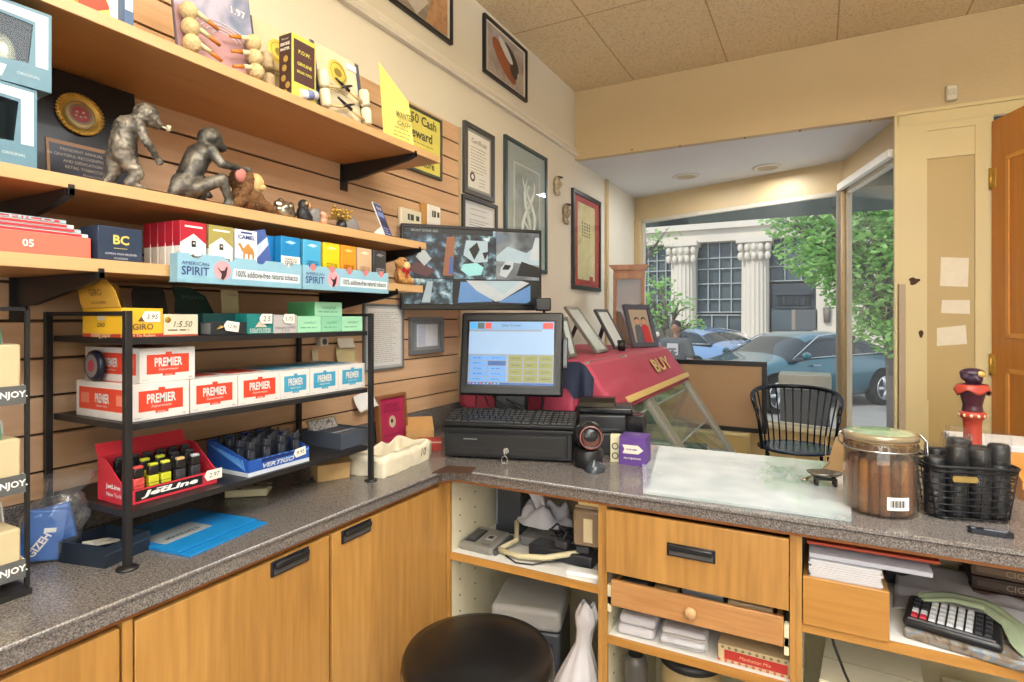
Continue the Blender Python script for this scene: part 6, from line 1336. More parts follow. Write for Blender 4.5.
b.box(x0_, xm-.001, 0, .0004, zm, z1_, 0); b.box(xm, xn-.001, 0, .0004, zm, z1_, 1); b.box(xn, x1_, 0, .0004, zm, z1_, 2); b.box(x0_, xm+.001, 0, .0004, z0_, zm-.002, 1); b.box(xm+.002, x1_, 0, .0004, z0_, zm-.002, 3)
def bp(pts, mi, k=1): b.prism([(x0_+(x1_-x0_)*u, z0_+(z1_-z0_)*v) for u, v in pts], -.0004*k, 0, 'y', mi)
bp([(0, .93), (.64, .93), (.64, 1), (0, 1)], 3); bp([(.08, .62), (.14, .50), (.19, .60), (.13, .74)], 4, 2); bp([(.02, .44), (.16, .36), (.22, .45), (.08, .56)], 5, 1.5); bp([(.27, .38), (.34, .38), (.36, .9), (.30, .9)], 6, 1.5)
bp([(.31, .40), (.345, .40), (.345, .62), (.32, .64)], 7, 2.5); bp([(.40, .46), (.46, .38), (.55, .40), (.57, .50), (.52, .56), (.42, .54)], 8, 2); bp([(.44, .86), (.60, .86), (.60, .58), (.50, .56), (.42, .66)], 9, 1.6); bp([(.46, .74), (.50, .60), (.54, .74), (.52, .84)], 3, 2.4); bp([(.56, .70), (.58, .60), (.61, .72)], 3, 2.6)
bp([(.665, .66), (.75, .80), (.90, .72), (1, .86), (1, .55), (.665, .60)], 9, 1.3); bp([(.665, .80), (.76, .94), (.665, .99)], 10, 2); bp([(.69, .40), (.74, .37), (.79, .50), (.80, .60), (.74, .60), (.70, .50)], 4, 2.2); bp([(.71, .48), (.76, .48), (.78, .54), (.73, .55)], 3, 2.8)
bp([(.82, .40), (1, .38), (1, .52), (.86, .60)], 3, 2); bp([(.92, .62), (1.0, .62), (1, .94), (.97, .94)], 4, 1.8)
bp([(.38, .02), (.40, .30), (.50, .30), (.64, .04)], 11, 1.5); bp([(.68, .03), (.93, .27), (.93, .05), (.90, .02)], 11, 1.5); bp([(.44, .32), (.52, .18), (.66, .04), (.70, .05), (.92, .30), (.86, .33), (.72, .14), (.55, .32)], 4, 2.0); bp([(.55, .32), (.66, .10), (.72, .14), (.86, .33)], 9, 1.7)
bp([(.12, .02), (.16, .30), (.20, .30), (.18, .02)], 9, 1.4)
b.text('FRONT DOOR 2021', (x0_+.075, -.001, z1_-.010), width=.10, mi=4)
b.build('screen', [dk, d2, gr, M('#1a1d22', .3), M('#aeb8c2', .4), M('#54303a', .4), M('#8a5a3c', .4), M('#4a5c9a', .4), M('#8fd0d8', .4), M('#9db4c4', .4), M('#5b6b80', .4), M('#5a86c0', .4)], t)
for m_ in (dk, d2, gr):
    pr = m_.node_tree.nodes['Principled BSDF']; pr.inputs['Emission Strength'].default_value = .10
    m_.node_tree.links.new(pr.inputs['Base Color'].links[0].from_socket, pr.inputs['Emission Color'])
b = MB(); b.box(-.03, .03, -.02, .02, 0, .05, 0, bev=.006); p = onD(543, 311, 2.22); tag(b.build('camera_box', M('#1d1e21', .4), None, p, (0, 0, 30)), 'small black rounded box just right of the security monitor bottom corner', 'box')
b = MB(); b.tube([(-.005, .02, .0), (0, .02, -.06), (.01, .03, -.12), (0, .03, -.2), (-.03, .04, -(p.z-CT)+.012), (.02, .05, -(p.z-CT)+.006)], .006); tag(b.build('monitor_cable', BLACK, None, p), 'black cable running down behind the till monitor', 'cable')
# scanner
p = Vector((-.620, 1.662, CT))
t = thing('barcode_scanner', 'round black barcode scanner head on a cylindrical stand right of the cash drawer', 'scanner', p, 8)
b = MB(); b.lathe([(0, 0), (.040, 0), (.043, .004), (.043, .050), (.038, .056), (0, .056)], 32); b.build('base', M('#1c1c1e', .35), t)
b = MB(); b.ell((0, 0, .094), (.046, .046, .044), 28, 18); b.build('head', M('#232426', .2, .1), t)
b = MB(); b.at((.012, -.030, .092), (78, 0, 22)); b.lathe([(.031, -.004), (.034, .006), (.034, .015), (.029, .016), (.026, .008), (0, .008)], 32, mi=0); b.lathe([(.0, .009), (.026, .009)], 28, mi=1); b.lathe([(.031, .0165), (.034, .0155)], 32, mi=2); b.build('window_ring', [M('#1a1a1c', .25), M('#5a2a26', .08, 0, .4, 30), M('#8a4238', .3)], t)
p = onZ(594, 471, CT)
t = thing('computer_mouse', 'small grey glossy mouse in front of the barcode scanner', 'mouse', (p.x, p.y+.008, CT), 12)
b = MB(); b.grid(lambda u, v: (.030*math.cos(2*math.pi*u)*math.sin(math.pi*v/2)**.8 if v else 0, .042*math.sin(2*math.pi*u)*math.sin(math.pi*v/2)**.8, .001+.027*math.cos(math.pi*v/2)), 28, 10, 0, closed_u=True); b.tube([(0, -.036, .016), (0, -.026, .025), (0, -.012, .031)], .003, 8, 1); b.build('shell', [M('#3c434a', .12), M('#8a9298', .3)], t)
# printers and boxes
t = thing('receipt_printer', 'black receipt printer behind the barcode scanner', 'printer', (-.650, 1.875, CT), 18)
b = MB(); b.box(-.080, .080, -.06, .10, 0, .070, 0, bev=.004); b.box(-.078, .078, -.055, .10, .070, .130, 0, bev=.006); b.box(-.06, .06, -.0565, -.05, .082, .086, 1); b.box(.05, .07, -.062, -.06, .02, .03, 1); b.build('housing', [M('#222327', .35), M('#4a4d52', .4)], t)
t = thing('card_terminal', 'black card terminal lying flat on the receipt printer', 'card terminal', (-.640, 1.885, CT+.1305), 14)
b = MB(); b.box(-.088, .09, -.045, .06, 0, .022, 0, bev=.006); b.prism([(-.045, .022), (.06, .022), (.06, .046), (.0, .048), (-.035, .036)], -.088, .03, 'x', 0); b.box(.035, .085, -.04, .05, .022, .028, 1); b.build('housing', [M('#161618', .22), M('#26272a', .3)], t)
t = thing('black_stand_box', 'upright black glossy box between the receipt printer and the purple box', 'box', (-.545, 1.905, CT), 6)
b = MB(); b.box(-.032, .032, -.03, .04, 0, .128, 0, bev=.003); b.box(-.033, -.031, -.031, -.028, 0, .130, 1); b.build('housing', [M('#1a1b1e', .2), M('#9fc0c8', .2)], t)
t = thing('card_holder', 'small cream patterned card box right of the barcode scanner', 'box', (-.566, 1.757, CT), 10)
b = MB(); b.box(-.014, .016, -.012, .012, 0, .085, 0, bev=.001); 
for z in (.02, .05): b.at((0.001, -.0125, z), (90, 0, 0)); b.lathe([(.007, 0), (.011, .0006)], 16, mi=1); b.at()
b.build('box', [M('#d8d2ae', .7), M('#6a6a5c', .7)], t)
t = thing('purple_box', 'small purple box with white arrow logo at the left edge of the counter glass', 'box', (-.505, 1.757, CT), 3)
b = MB(); b.box(-.042, .042, -.030, .045, 0, .088, 0, bev=.001, tx=.002, ty=.0); b.prism([(-.030, .036), (.018, .036), (.034, .048), (.018, .062), (-.030, .062), (-.024, .049)], -.0308, -.0298, 'y', 1)
b.text('YOUR HEMP', (-.002, -.0312, .049), width=.036, mi=0, bold=.04); b.text('the-original.com', (0, -.0308, .022), width=.052, mi=1, bold=.02); b.text('HEMP', (0, .005, .0884), width=.03, mi=1, face='+z'); b.build('box', [M('#5a3a86', .5, 0, .03), M('#dcd4c4', .6)], t)
# ---- glass sheet
pts = [(-.553, 2.012), (-.398, 1.462), (.062, 1.474), (.086, 2.035)]
b = MB(); b.prism(pts, CT+.001, CT+.007, 'z'); tag(b.build('glass_sheet', GLASST), 'clear glass sheet lying on the right countertop', 'glass sheet')
# ---- jar of cigars
JX, JY = .126, 1.603
t = thing('cigar_jar', 'large clamp lid glass jar of brown cigars on the right counter', 'jar', (JX, JY, CT), 10); t.scale = (.96, .96, 1.11)
b = MB(); b.lathe([(0, .003), (.070, .003), (.076, .012), (.076, .128), (.072, .142), (.070, .150)], 44); b.lathe([(0, .0), (.070, .0), (.0785, .010), (.0785, .130), (.0745, .143), (.0745, .152), (.070, .150)], 44); b.build('glass_body', glassmat('jar_glass', (.88, .82, .72), 1.4, .02, .02), t)
b = MB(); b.lathe([(.070, .152), (.080, .153), (.081, .158), (.080, .164), (.070, .166)], 44, mi=0); b.lathe([(.070, .166), (.05, .168), (0, .1685)], 44, mi=1); lid = b.build('lid', [M('#8f8064', .15, .1, .3, 12, 0, .6), M('#a3b896', .15, 0, .5, 14, 0, .6)], t)
b = MB(); b.lathe([(.076, .1505), (.080, .151), (.079, .1535), (.074, .153)], 40); b.build('seal_ring', M('#a8835c', .5), lid)
b = MB(); b.tube([(.0805*math.cos(a*.2618), .0805*math.sin(a*.2618), .134) for a in range(24)], .0018, 6, 0, True)
b.tube([(-.080, 0, .134), (-.092, -.004, .142), (-.090, -.004, .160), (-.080, 0, .165)], .0018, 6); b.tube([(.080, .01, .134), (.092, .0, .128), (.094, -.004, .150), (.082, 0, .164)], .0022, 6); b.tube([(.082, 0, .164), (.096, -.006, .150), (.098, -.006, .110), (.090, -.004, .100)], .0022, 6); b.build('wire_clamp', CHROME, t)
b = MB()
for k in range(26):
    a = k*2*math.pi/26; b.at((.0792*math.cos(a), .0792*math.sin(a), .1405), (90, 0, math.degrees(a)+90)); b.lathe([(0, 0.0004), (.0055, 0.0002)], 10)
b.at(); o = b.build('band_dots', M('#5a4232', .5), t)
b = MB(); b.grid(lambda u, v: (.0791*math.sin(-.08+.62*u), -.0791*math.cos(-.08+.62*u), .020+.026*v), 8, 1, 0)
for k in range(14): b.grid(lambda u, v, k=k: (.0796*math.sin(.0+.030*k+(.012+.008*(k % 3))*u), -.0796*math.cos(.0+.030*k+.012*u), .026+.014*v), 1, 1, 1)
b.build('barcode_label', [PAPER, M('#3a3a3a', .7)], t, rec=False)
CG = [M(c, .7, 0, .35, 60, .3) for c in ('#7a5232', '#8d6440', '#6a452a', '#9a7248')]
first = None
for k in range(17):
    a = k*2*math.pi/17; r_ = .057; lb = 'brown cigar standing upright inside the clamp lid jar'
    b = MB(); b.lathe([(0, 0), (.0095, 0), (.0106, .01), (.0106, .112), (.007, .122), (0, .124)], 12)
    o = b.build('cigar', CG[k % 4], None, (JX+r_*math.cos(a), JY+r_*math.sin(a), CT+.004)); tag(o, lb, 'cigar', 'cigars in the jar')
for k in range(6):
    a = k*2*math.pi/6+.3; b = MB(); b.lathe([(0, 0), (.011, 0), (.012, .01), (.012, .10), (.007, .112), (0, .114)], 12); o = b.build('cigar', CG[(k+1) % 4], None, (JX+.032*math.cos(a), JY+.032*math.sin(a), CT+.004)); tag(o, lb, 'cigar', 'cigars in the jar')
# ---- pewter dish, spoon, folded card
p = onZ(832, 474, CT+.007)
t = thing('pewter_dish', 'small pewter shell dish on black feet beside the cigar jar', 'dish', (.012, 1.745, CT+.0075), 10)
b = MB(); b.lathe([(.0, .020), (.022, .020), (.036, .030), (.038, .034), (.034, .033), (.020, .024), (0, .024)], 28, sx=1.15, sy=.8); b.build('bowl', M('#8d8a84', .25, .8, .4, 60), t)
b = MB(); b.box(-.024, .028, -.016, .016, .014, .021, 0, bev=.002)
for x in (-.02, .024):
    for y in (-.012, .012): b.cyl((x, y, 0), (x, y, .016), .004, .005, 10)
b.build('feet', BLACK, t)
a_, c_ = onZ(804, 482, CT+.007), onZ(833, 470, CT+.007)
b = MB(); d_ = (c_-a_); b.tube([(0, 0, .006), tuple((d_*.35).xy)+(.007,), tuple((d_*.8).xy)+(.022,), tuple((d_*.95).xy)+(.034,)], [.0045, .0022, .002, .0025]); b.ell((0, 0, .005), (.010, .006, .003)); tag(b.build('silver_spoon', M('#b5a994', .25, .8), None, (a_.x, a_.y, CT+.0085)), 'small silver spoon resting on the glass against the pewter dish', 'spoon')
b = MB(); b.T = Matrix.Rotation(R(8), 4, 'Z'); b.prism([(-.03, 0), (.03, 0), (.012, .11), (-.004, .10)], -.0, .002, 'y', 0); b.prism([(-.0, 0), (.05, 0), (.0, .10)], -.03, -.028, 'x', 0); tag(b.build('folded_card', M('#9a7a50', .7), None, (.045, 1.90, CT+.0075), (0, 0, -8)), 'brown folded card standing behind the pewter dish', 'card')
# ---- basket of grinders
BX, BY = .288, 1.652
t = thing('wire_basket', 'black wire basket with small brass nameplate on the right counter', 'basket', (BX, BY, CT), 14); t.scale = (.90, .90, 1.06)
def rr_loop(w, d, z, r=.03, n=6):
    P = []
    for (cx, cy, a0) in ((w-r, d-r, 0), (-w+r, d-r, 90), (-w+r, -d+r, 180), (w-r, -d+r, 270)):
        for k in range(n+1): a = R(a0+90*k/n); P.append((cx+r*math.cos(a), cy+r*math.sin(a), z))
    return P
b = MB()
for k in range(8):
    z = .006+.014*k; f = .082+.014*(z/.11); b.tube(rr_loop(f, f*.72, z), .0016 if k < 7 else .0032, 6, 0, True)
b.tube(rr_loop(.098, .072, .114), .0036, 8, 0, True)
for k in range(18):
    a = 2*math.pi*k/18; ca, sa = math.cos(a), math.sin(a); q_ = max(abs(ca), abs(sa)); b.tube([(.070*ca/q_*.9, .052*sa/q_*.9, .003), (.082*ca/q_*.96, .059*sa/q_*.96, .008), (.096*ca/q_*.97, .070*sa/q_*.97, .113)], .0017, 6)
for k in range(7): x = -.066+.022*k; b.tube([(x, -.055, .003), (x, .055, .003)], .0014, 5)
b.build('wire_frame', M('#222226', .4, .5), t)
b = MB(); b.prism([(-.052, .098), (-.055, .092), (-.052, .086), (-.003, .086), (.0, .092), (-.003, .098)], -.080, -.076, 'y'); b.build('nameplate', M('#b59a5c', .3, .7), t)
BMx = Matrix.LocRotScale(Vector((BX, BY, CT)), Euler((0, 0, R(14))), None)
sp = [(-.062, -.018, .118, 0), (-.020, -.024, .142, 0), (.024, -.022, .138, 0), (.064, -.016, .148, 1), (-.040, .026, .128, 0), (.005, .030, .150, 0), (.048, .028, .135, 0)]
nm_ = ['leftmost front', 'second front', 'third front', 'rightmost front', 'left rear', 'middle rear', 'right rear']
for k, (x, y, h, f) in enumerate(sp):
    q = BMx @ Vector((x, y, .005)); t = thing('black_canister', nm_[k]+' black capped canister wrapped in clear film in the wire basket', 'canister', q, 20*k, 'black canisters in the wire basket')
    b = MB(); b.lathe([(0, 0), (.018, 0), (.019, .004), (.019, h*.72), (.0175, h*.73), (.0185, h*.74), (.0185, h-.004), (.016, h), (0, h)], 22); b.build('canister', M('#121315', .4), t); t.scale = (1.12, 1.12, 1.1)
    b = MB(); b.grid(lambda u, v, k=k, h=h: ((.0205+.004*noise.noise(Vector((3*math.cos(6.283*u)+k, 3*math.sin(6.283*u), v*6)))+(.012*math.sin(u*40) if v > .85 else 0))*math.cos(6.283*u), (.0205+.004*noise.noise(Vector((3*math.cos(6.283*u)+k, 3*math.sin(6.283*u), v*6))))*math.sin(6.283*u), .002+(h+(.024 if k in (1, 3, 5) else .006))*v), 20, 14, 0, closed_u=True); b.build('film_wrap', WRAP, t)
# ---- carved figure
p = onY(972.5, 400, 1.95)
t = thing('carved_figure', 'dark red carved wooden torso figure on a cream and red pedestal behind the wire basket', 'figure', (p.x, 1.95, CT), 15)
DR_ = M('#4a1f2c', .35, 0, .4, 40, .2); RD = M('#a83c2c', .4)
b = MB(); b.lathe([(0, 0), (.030, 0), (.030, .01), (.022, .016), (.020, .16), (.022, .178), (.029, .184), (.032, .190), (.029, .197), (.024, .20)], 22, mi=0)
for k in range(12): a = R(30*k); b.ell((.028*math.cos(a), .028*math.sin(a), .190), (.005, .005, .005), 8, 6, 1)
b.build('pedestal', [RD, M('#d8c8a4', .5)], t)
blob('torso', [('c', (0, 0, .203), (0, 0, .208), .024, .021), ('c', (0, 0, .208), (0, 0, .250), .020, .029), ('e', (0, 0, .264), (.038, .030, .014)), ('c', (-.03, 0, .262), (-.036, -.004, .246), .009, .005), ('c', (.03, 0, .262), (.036, -.004, .246), .009, .005)], .003, DR_, t)
blob('head', [('e', (0, -.004, .288), (.021, .022, .020)), ('e', (.0, .0, .302), (.030, .026, .014)), ('e', (0, -.024, .286), (.006, .008, .008)), ('e', (-.020, -.006, .293), (.011, .013, .011))], .0028, M('#3a2236', .4, 0, .3, 60), t)
b = MB(); b.ell((.010, -.020, .301), (.012, .009, .009)); b.build('turban_jewel', M('#c9a25c', .4, .3), t)
b = MB(); b.grid(lambda u, v: ((.042-.008*v)*math.cos(math.pi*2*u), (.034-.008*v)*math.sin(2*math.pi*u), .252+.020*v+.006*math.sin(2*math.pi*u*5)*(1-v)), 40, 3, 0, closed_u=True); b.build('collar', RD, t, solid=.002)
# ---- knife, wooden box, ledge at the right
p = onZ(990, 535, CT)
t = thing('folding_knife', 'closed black folding knife with bright blade spine at the right counter edge', 'knife', (p.x, p.y, CT), -4); t.scale = (.78,)*3
b = MB(); b.prism([(-.048, -.006), (-.040, -.013), (.030, -.011), (.048, -.004), (.050, .004), (.042, .010), (-.040, .012), (-.048, .006)], .001, .014, 'z', 0); b.build('handle', M('#22252c', .3, .2), t)
b = MB(); b.box(-.012, .036, -.003, .004, .0142, .0158); b.box(-.040, -.030, -.004, .004, .0142, .0155); b.build('blade_spine', M('#b8bcc4', .15, .9), t)
t = thing('wooden_box', 'open slanted wooden box at the right end of the counter behind the basket', 'box', (.585, 1.93, CT), 0)
b = MB(); w2 = .145
b.box(-w2, w2, -.10, .10, 0, .010); b.box(-w2, w2, .09, .10, .010, .085)
b.box(-w2, w2, -.10, -.09, .010, .030)
for s_ in (-1, 1): x = s_*w2; b.prism([(-.09, .010), (.09, .010), (.09, .085), (-.09, .050)], min(x, x-s_*.010), max(x, x-s_*.010), 'x')
b.box(-w2+.01, w2-.01, -.09, .09, .034, .040); b.build('box', M('#c98f45', .45, 0, .15, 8), t)
b = MB(); b.lathe([(0, 0), (.035, 0), (.060, .020), (.066, .036), (.062, .036), (.055, .022), (.030, .006), (0, .006)], 30); tag(b.build('cream_bowl', M('#e0d0a8', .4), None, (.56, 1.935, CT+.0405)), 'cream bowl sitting in the slanted wooden box', 'bowl')
b = MB(); b.ell((0, 0, .015), (.025, .02, .015)); tag(b.build('orange_wrapper', M('#d0702c', .4), None, (.60, 1.735, CT)), 'orange wrapped item on the counter before the wooden box', 'packet')
t = thing('low_ledge', 'white topped low ledge behind the right end of the counter', 'ledge', (1.0, 2.30, 0)); b = MB(); b.box(-.62, .5, -.08, .10, .0, .955, 0); b.build('base', M('#a8a494', .6, 0, .3, 60), t); b = MB(); b.box(-.63, .5, -.09, .11, .956, .980, 0, bev=.003); b.build('ledge_top', M('#e9e9ea', .4), t)
# ================================================================== DISPLAY CASE UNDER THE CLOTH
Y0, Y1 = 2.10, 3.42
t = thing('display_case', 'glass fronted sloping display case behind the counter, half covered by the red cloth', 'display case', (-1.36, Y0, 0))
TZ = 1.190
sl = lambda z: .56+(TZ-z)/(TZ-.624)*.38      # local x of the sloping front at height z
AL = M('#a8a296', .35, .5); L_ = Y1-Y0
b = MB(); b.box(.02, .94, .0, L_, 0, .600, 0); b.build('base', M('#8a7a60', .6), t)
b = MB(); b.box(0.0, .95, -.005, L_+.005, .601, .624, 0); b.build('deck', AL, t)
b = MB(); b.box(0, .014, 0, L_, .6245, TZ, 0); b.box(0, .56, 0, L_, TZ-.018, TZ, 0); b.build('back_and_top', M('#6f6a64', .5), t)
for y in (0, .44, .49, L_-.06, L_-.02):
    b = MB(); w_ = .034 if y not in (L_-.02,) else .02
    b.prism([(sl(TZ)-.02, TZ-.018), (sl(TZ)+.006, TZ-.0), (sl(.6245)+.004, .6245), (sl(.6245)-.024, .6245)], y, y+w_, 'y'); b.build('post', AL, t)
for (ya, yc) in ((.022, .44), (.522, L_-.02)):
    b = MB(); b.prism([(sl(TZ-.02)-.010, TZ-.02), (sl(TZ-.02)-.006, TZ-.02), (sl(.626)-.006, .626), (sl(.626)-.010, .626)], ya, yc, 'y'); b.build('glass_pane', glassmat('case_glass', (.94, .97, .96), 1.0, .01, .03), t)
for z in (.78, .95):
    b = MB(); b.box(.016, sl(z)-.04, .03, L_-.03, z, z+.006, 0); b.box(sl(z)-.039, sl(z)-.035, .03, L_-.03, z-.001, z+.007, 1); b.build('shelf', [glassmat('shelf_glass', (.9, .96, .94), 1, .02, .05), M('#cfd8d6', .3)], t)
for (x, z, w_, nm) in ((.50, .6245, .4, 'bottom'), (.40, .7865, .22, 'middle'), (.28, .9565, .16, 'top')):
    for k in range(3):
        b = MB(); b.box(0, w_, 0, .12, 0, .05 if z < .7 else .07, 0, bev=.004); b.box(.02, w_-.02, -.0005, 0, .01, .04, 1); o = b.build('pipe_case', [M(('#3d3844', '#5c5048', '#31424c')[k], .5), M('#b9a98c', .5)], None, (-1.36+x-.08, Y0+.62+.22*k, z)); tag(o, ['first', 'second', 'third'][k]+' dark pipe case from the near end, '+nm+' deck of the display case', 'case')
b = MB(); b.T = Matrix.Rotation(R(-20), 4, 'Z'); b.box(0, .16, 0, .24, 0, .012, 0); 
for k in range(5): b.box(0.002, .158, .02+.045*k, .035+.045*k, .012, .0126, 1)
tag(b.build('newspaper', [M('#dfe4ea', .7), M('#4d6c9c', .7)], None, (-.66, Y0+.78, .6245+.072)), 'blue and white folded newspaper at the foot of the display case glass', 'newspaper') if False else tag(b.build('newspaper', [M('#dfe4ea', .7), M('#4d6c9c', .7)], None, (-.60, Y0+1.02, .6246)), 'blue and white folded newspaper at the foot of the display case glass', 'newspaper')
# cloth
path = [(-1.345, TZ+.003), (-1.1, TZ+.003), (-.86, TZ+.003), (-.81, TZ+.003), (-.785, TZ-.012), (-.74, TZ-.078), (-.70, TZ-.135), (-.665, TZ-.185)]
def pth(u):
    k = u*(len(path)-1); i = min(int(k), len(path)-2); f = k-i; return path[i][0]*(1-f)+path[i+1][0]*f, path[i][1]*(1-f)+path[i+1][1]*f
def cloth(u, v):
    x, z = pth(u); n_ = noise.noise(Vector((u*7, v*6, 0)))
    if v < .8:
        y = Y1+.01-(v/.8)*(Y1+.01-(Y0-.012)); e = (u-.6)*.03 if u > .6 else 0
        return (x+e*max(0, n_), y, z+.004*max(0, n_)+(.006*max(0, n_) if u > .6 else 0))
    k = (v-.8)/.2; drop = .20+.05*math.sin(u*9)
    return (x+.012*math.sin(u*26)*k, Y0-.014-.030*k*(.5+.5*math.sin(u*24+1)), max(z-.002-drop*k, CT+.02))
b = MB(); b.grid(cloth, 56, 60, 0); o = b.build('display_cloth', [M('#ac4058', .65, 0, .10, 5)], None, solid=.002, rec=False); CLO = o
tag(o, 'red cloth with yellow band draped over the display case', 'cloth')
def slope_pt(y, s_, off=.004):     # s_ 0 at the top edge .. 1 at the lower hem
    x = -.785+(.12)*s_; z = TZ-.012-.173*s_; return Vector((x+off*1.4, y, z+off*.8))
b = MB()
for k in range(20):
    ya, yb_ = Y0+.10+(Y1-Y0-.12)*k/20, Y0+.10+(Y1-Y0-.12)*(k+1)/20
    b.quad([slope_pt(ya, .80, .014), slope_pt(yb_, .80, .014), slope_pt(yb_, .93, .014), slope_pt(ya, .93, .014)], 0)
b.build('band', M('#cbb070', .7), CLO, rec=False)
b = MB(); ax = (slope_pt(0, 1)-slope_pt(0, 0)).normalized(); X_ = Matrix(((0, -ax.x, .82, -.775+.03), (1, 0, 0, 3.06), (0, -ax.z, .57, TZ-.08), (0, 0, 0, 1)))
b.T = X_; b.text('BUY', (0, 0, .015), width=.34, height=.075, mi=0, face='+z', bold=.03); b.build('lettering', M('#cbb070', .7), CLO, rec=False)
def patch(u, v):
    x, y, z = cloth(.25+.42*u, .80+.17*v*(.4+.6*math.sin(math.pi*u))); return (x, y-.005, z+.0)
b = MB(); b.grid(patch, 24, 10, 0); b.build('navy_patch', M('#232c44', .8), CLO, rec=False)
# frames on the case
def easel(label, x, y, rz, lean, W, H, fc, pm_, strut=True, art=None, nm='picture_frame', fw=.014):
    t = thing(nm, label, 'picture frame', (x, y, TZ+.0075), rz)
    T = Matrix.Rotation(R(-lean), 4, 'X'); b = MB(); b.T = T
    for (a, c, d, e) in ((-W/2, W/2, 0, fw), (-W/2, W/2, H-fw, H), (-W/2, -W/2+fw, fw, H-fw), (W/2-fw, W/2, fw, H-fw)): b.box(a, c, -.006, .008, d, e, 0)
    b.box(-W/2+fw, W/2-fw, .004, .008, fw, H-fw, 0); b.build('frame', fc, t)
    b = MB(); b.T = T; b.box(-W/2+fw, W/2-fw, -.001, .0035, fw, H-fw, 0)
    if art: art(b, W, H)
    b.build('print', pm_, t)
    if strut: b = MB(); s_ = math.sin(R(lean)); c_ = math.cos(R(lean)); b.prism([(.006+H*.7*s_, H*.7*c_), (.012+H*.72*s_, H*.68*c_), (.008+H*1.15*s_, .001), (H*1.15*s_, .001)], -.02, .02, 'x'); b.build('easel_strut', BLACK, t)
    return t
SIL = M('#8c8880', .3, .6)
easel('small silver frame at the near end of the red cloth, beside the till monitor', -.905, 2.235, 98, 14, .12, .17, SIL, [M('#cfe0e8', .3)])
easel('large steeply leaning silver frame on the red cloth, second from the till', -.900, 2.60, 93, 36, .19, .265, SIL, [M('#c4ced0', .2)])  # print colour paled to carry the sky reflection
easel('leaning silver and black frame on the red cloth, left of the family photo', -.945, 3.03, 84, 30, .16, .24, M('#55565a', .3, .4), [M('#d8dde0', .3)])  # print likewise kept pale for reflected sky
def art_fam(b, W, H):
    Z = lambda k: -.0012-.0004*k
    b.box(-W*.36, W*.36, Z(0), 0, H*.10, H*.88, 1)
    for (x, z, hw, col_) in ((-.12, .22, .16, 2), (.14, .22, .17, 3)):
        b.prism([((x-hw)*W, H*.10), ((x+hw)*W, H*.10), ((x+hw*.8)*W, H*.46), ((x+.05)*W, H*.54), ((x-.05)*W, H*.54), ((x-hw*.8)*W, H*.46)], Z(3), Z(1), 'y', col_)
        b.at(); b.T = KT2 @ Matrix.Translation((x*W, Z(4), H*.60)); b.ell((0, 0, 0), (.016, .001, .020), 14, 8, 4); b.T = KT2 @ Matrix.Translation((x*W, Z(3), H*.645)); b.ell((0, 0, 0), (.018, .001, .015), 14, 8, 5); b.T = KT2
KT2 = Matrix.Rotation(R(-18), 4, 'X')
easel('dark framed photo of two people, one in red, on the far end of the cloth', -.855, 3.20, 62, 18, .205, .25, M('#4a4750', .35), [M('#5a5a62', .4), M('#a79884', .5), M('#5a6068', .6), M('#b82a30', .5), M('#c59478', .5), M('#33261f', .6)], True, art_fam, fw=.026)
b = MB(); b.lathe([(0, 0), (.018, 0), (.022, .052), (.019, .052), (.016, .006), (0, .006)], 20); tag(b.build('black_cup', M('#18181a', .4), None, (-.870, 2.80, TZ+.0075)), 'small black cup between the leaning frames on the red cloth', 'cup')
p = onZ(560, 452, CT)
b = MB(); P = [(-.05, 0, .010), (-.03, .02, .035), (0, .0, .05), (.03, .015, .045), (.05, -.01, .03), (.07, 0, .012)]
for k in range(5): b.T = Matrix.Translation((0, .012*k, 0)) @ Matrix.Rotation(R(9*k), 4, 'Z'); b.tube([Vector(P[i]).lerp(Vector(P[i+1]), f) for i in range(5) for f in (0, .5)], .004, 6, k % 2)
b.T = Matrix.Identity(4); tag(b.build('striped_cord', [M('#b83038', .5), M('#e4e0dc', .5)], None, (-.775, 2.045, CT)), 'red and white striped cord heaped behind the till keyboard', 'cord')
# tall cabinet in the bay corner
p = onD(627, 266, 4.15)
t = thing('tall_cabinet', 'tall narrow wooden cabinet with glass door in the bay corner behind the frames', 'cabinet', (-1.105, 3.71, BF), 14)
hh = 1.705-BF
b = MB(); b.box(-.10, .10, -.0, .12, 0, .04); b.box(-.10, -.086, 0, .12, .04, hh-.03); b.box(.086, .10, 0, .12, .04, hh-.03); b.box(-.086, .086, .11, .12, .04, hh-.03); b.box(-.086, .086, .0, .11, hh-.05, hh-.03); b.build('body', WALNUT, t)
b = MB(); b.prism([(-.103, hh-.03), (.103, hh-.03), (.125, hh-.005), (.125, hh+.004), (-.125, hh+.004), (-.125, hh-.005)], -.02, .135, 'y'); b.build('cornice', WALNUT, t)
b = MB()
for (a, c, d, e) in ((-.10, .10, .04, .08), (-.10, .10, hh-.09, hh-.05), (-.10, -.078, .08, hh-.09), (.078, .10, .08, hh-.09)): b.box(a, c, -.016, -.001, d, e, bev=.002)
d = b.build('door', WALNUT, t); b = MB(); b.box(-.078, .078, -.009, -.006, .08, hh-.09); b.build('glass', glassmat('cabinet_glass', (.9, .93, .95), 1.4, .01, .05), d)
for z in (.5, .9, 1.25): b = MB(); b.box(-.085, .085, .002, .108, z, z+.006); b.build('shelf', glassmat('cab_shelf', (.9, .95, .95), 1, .02, .03), t)
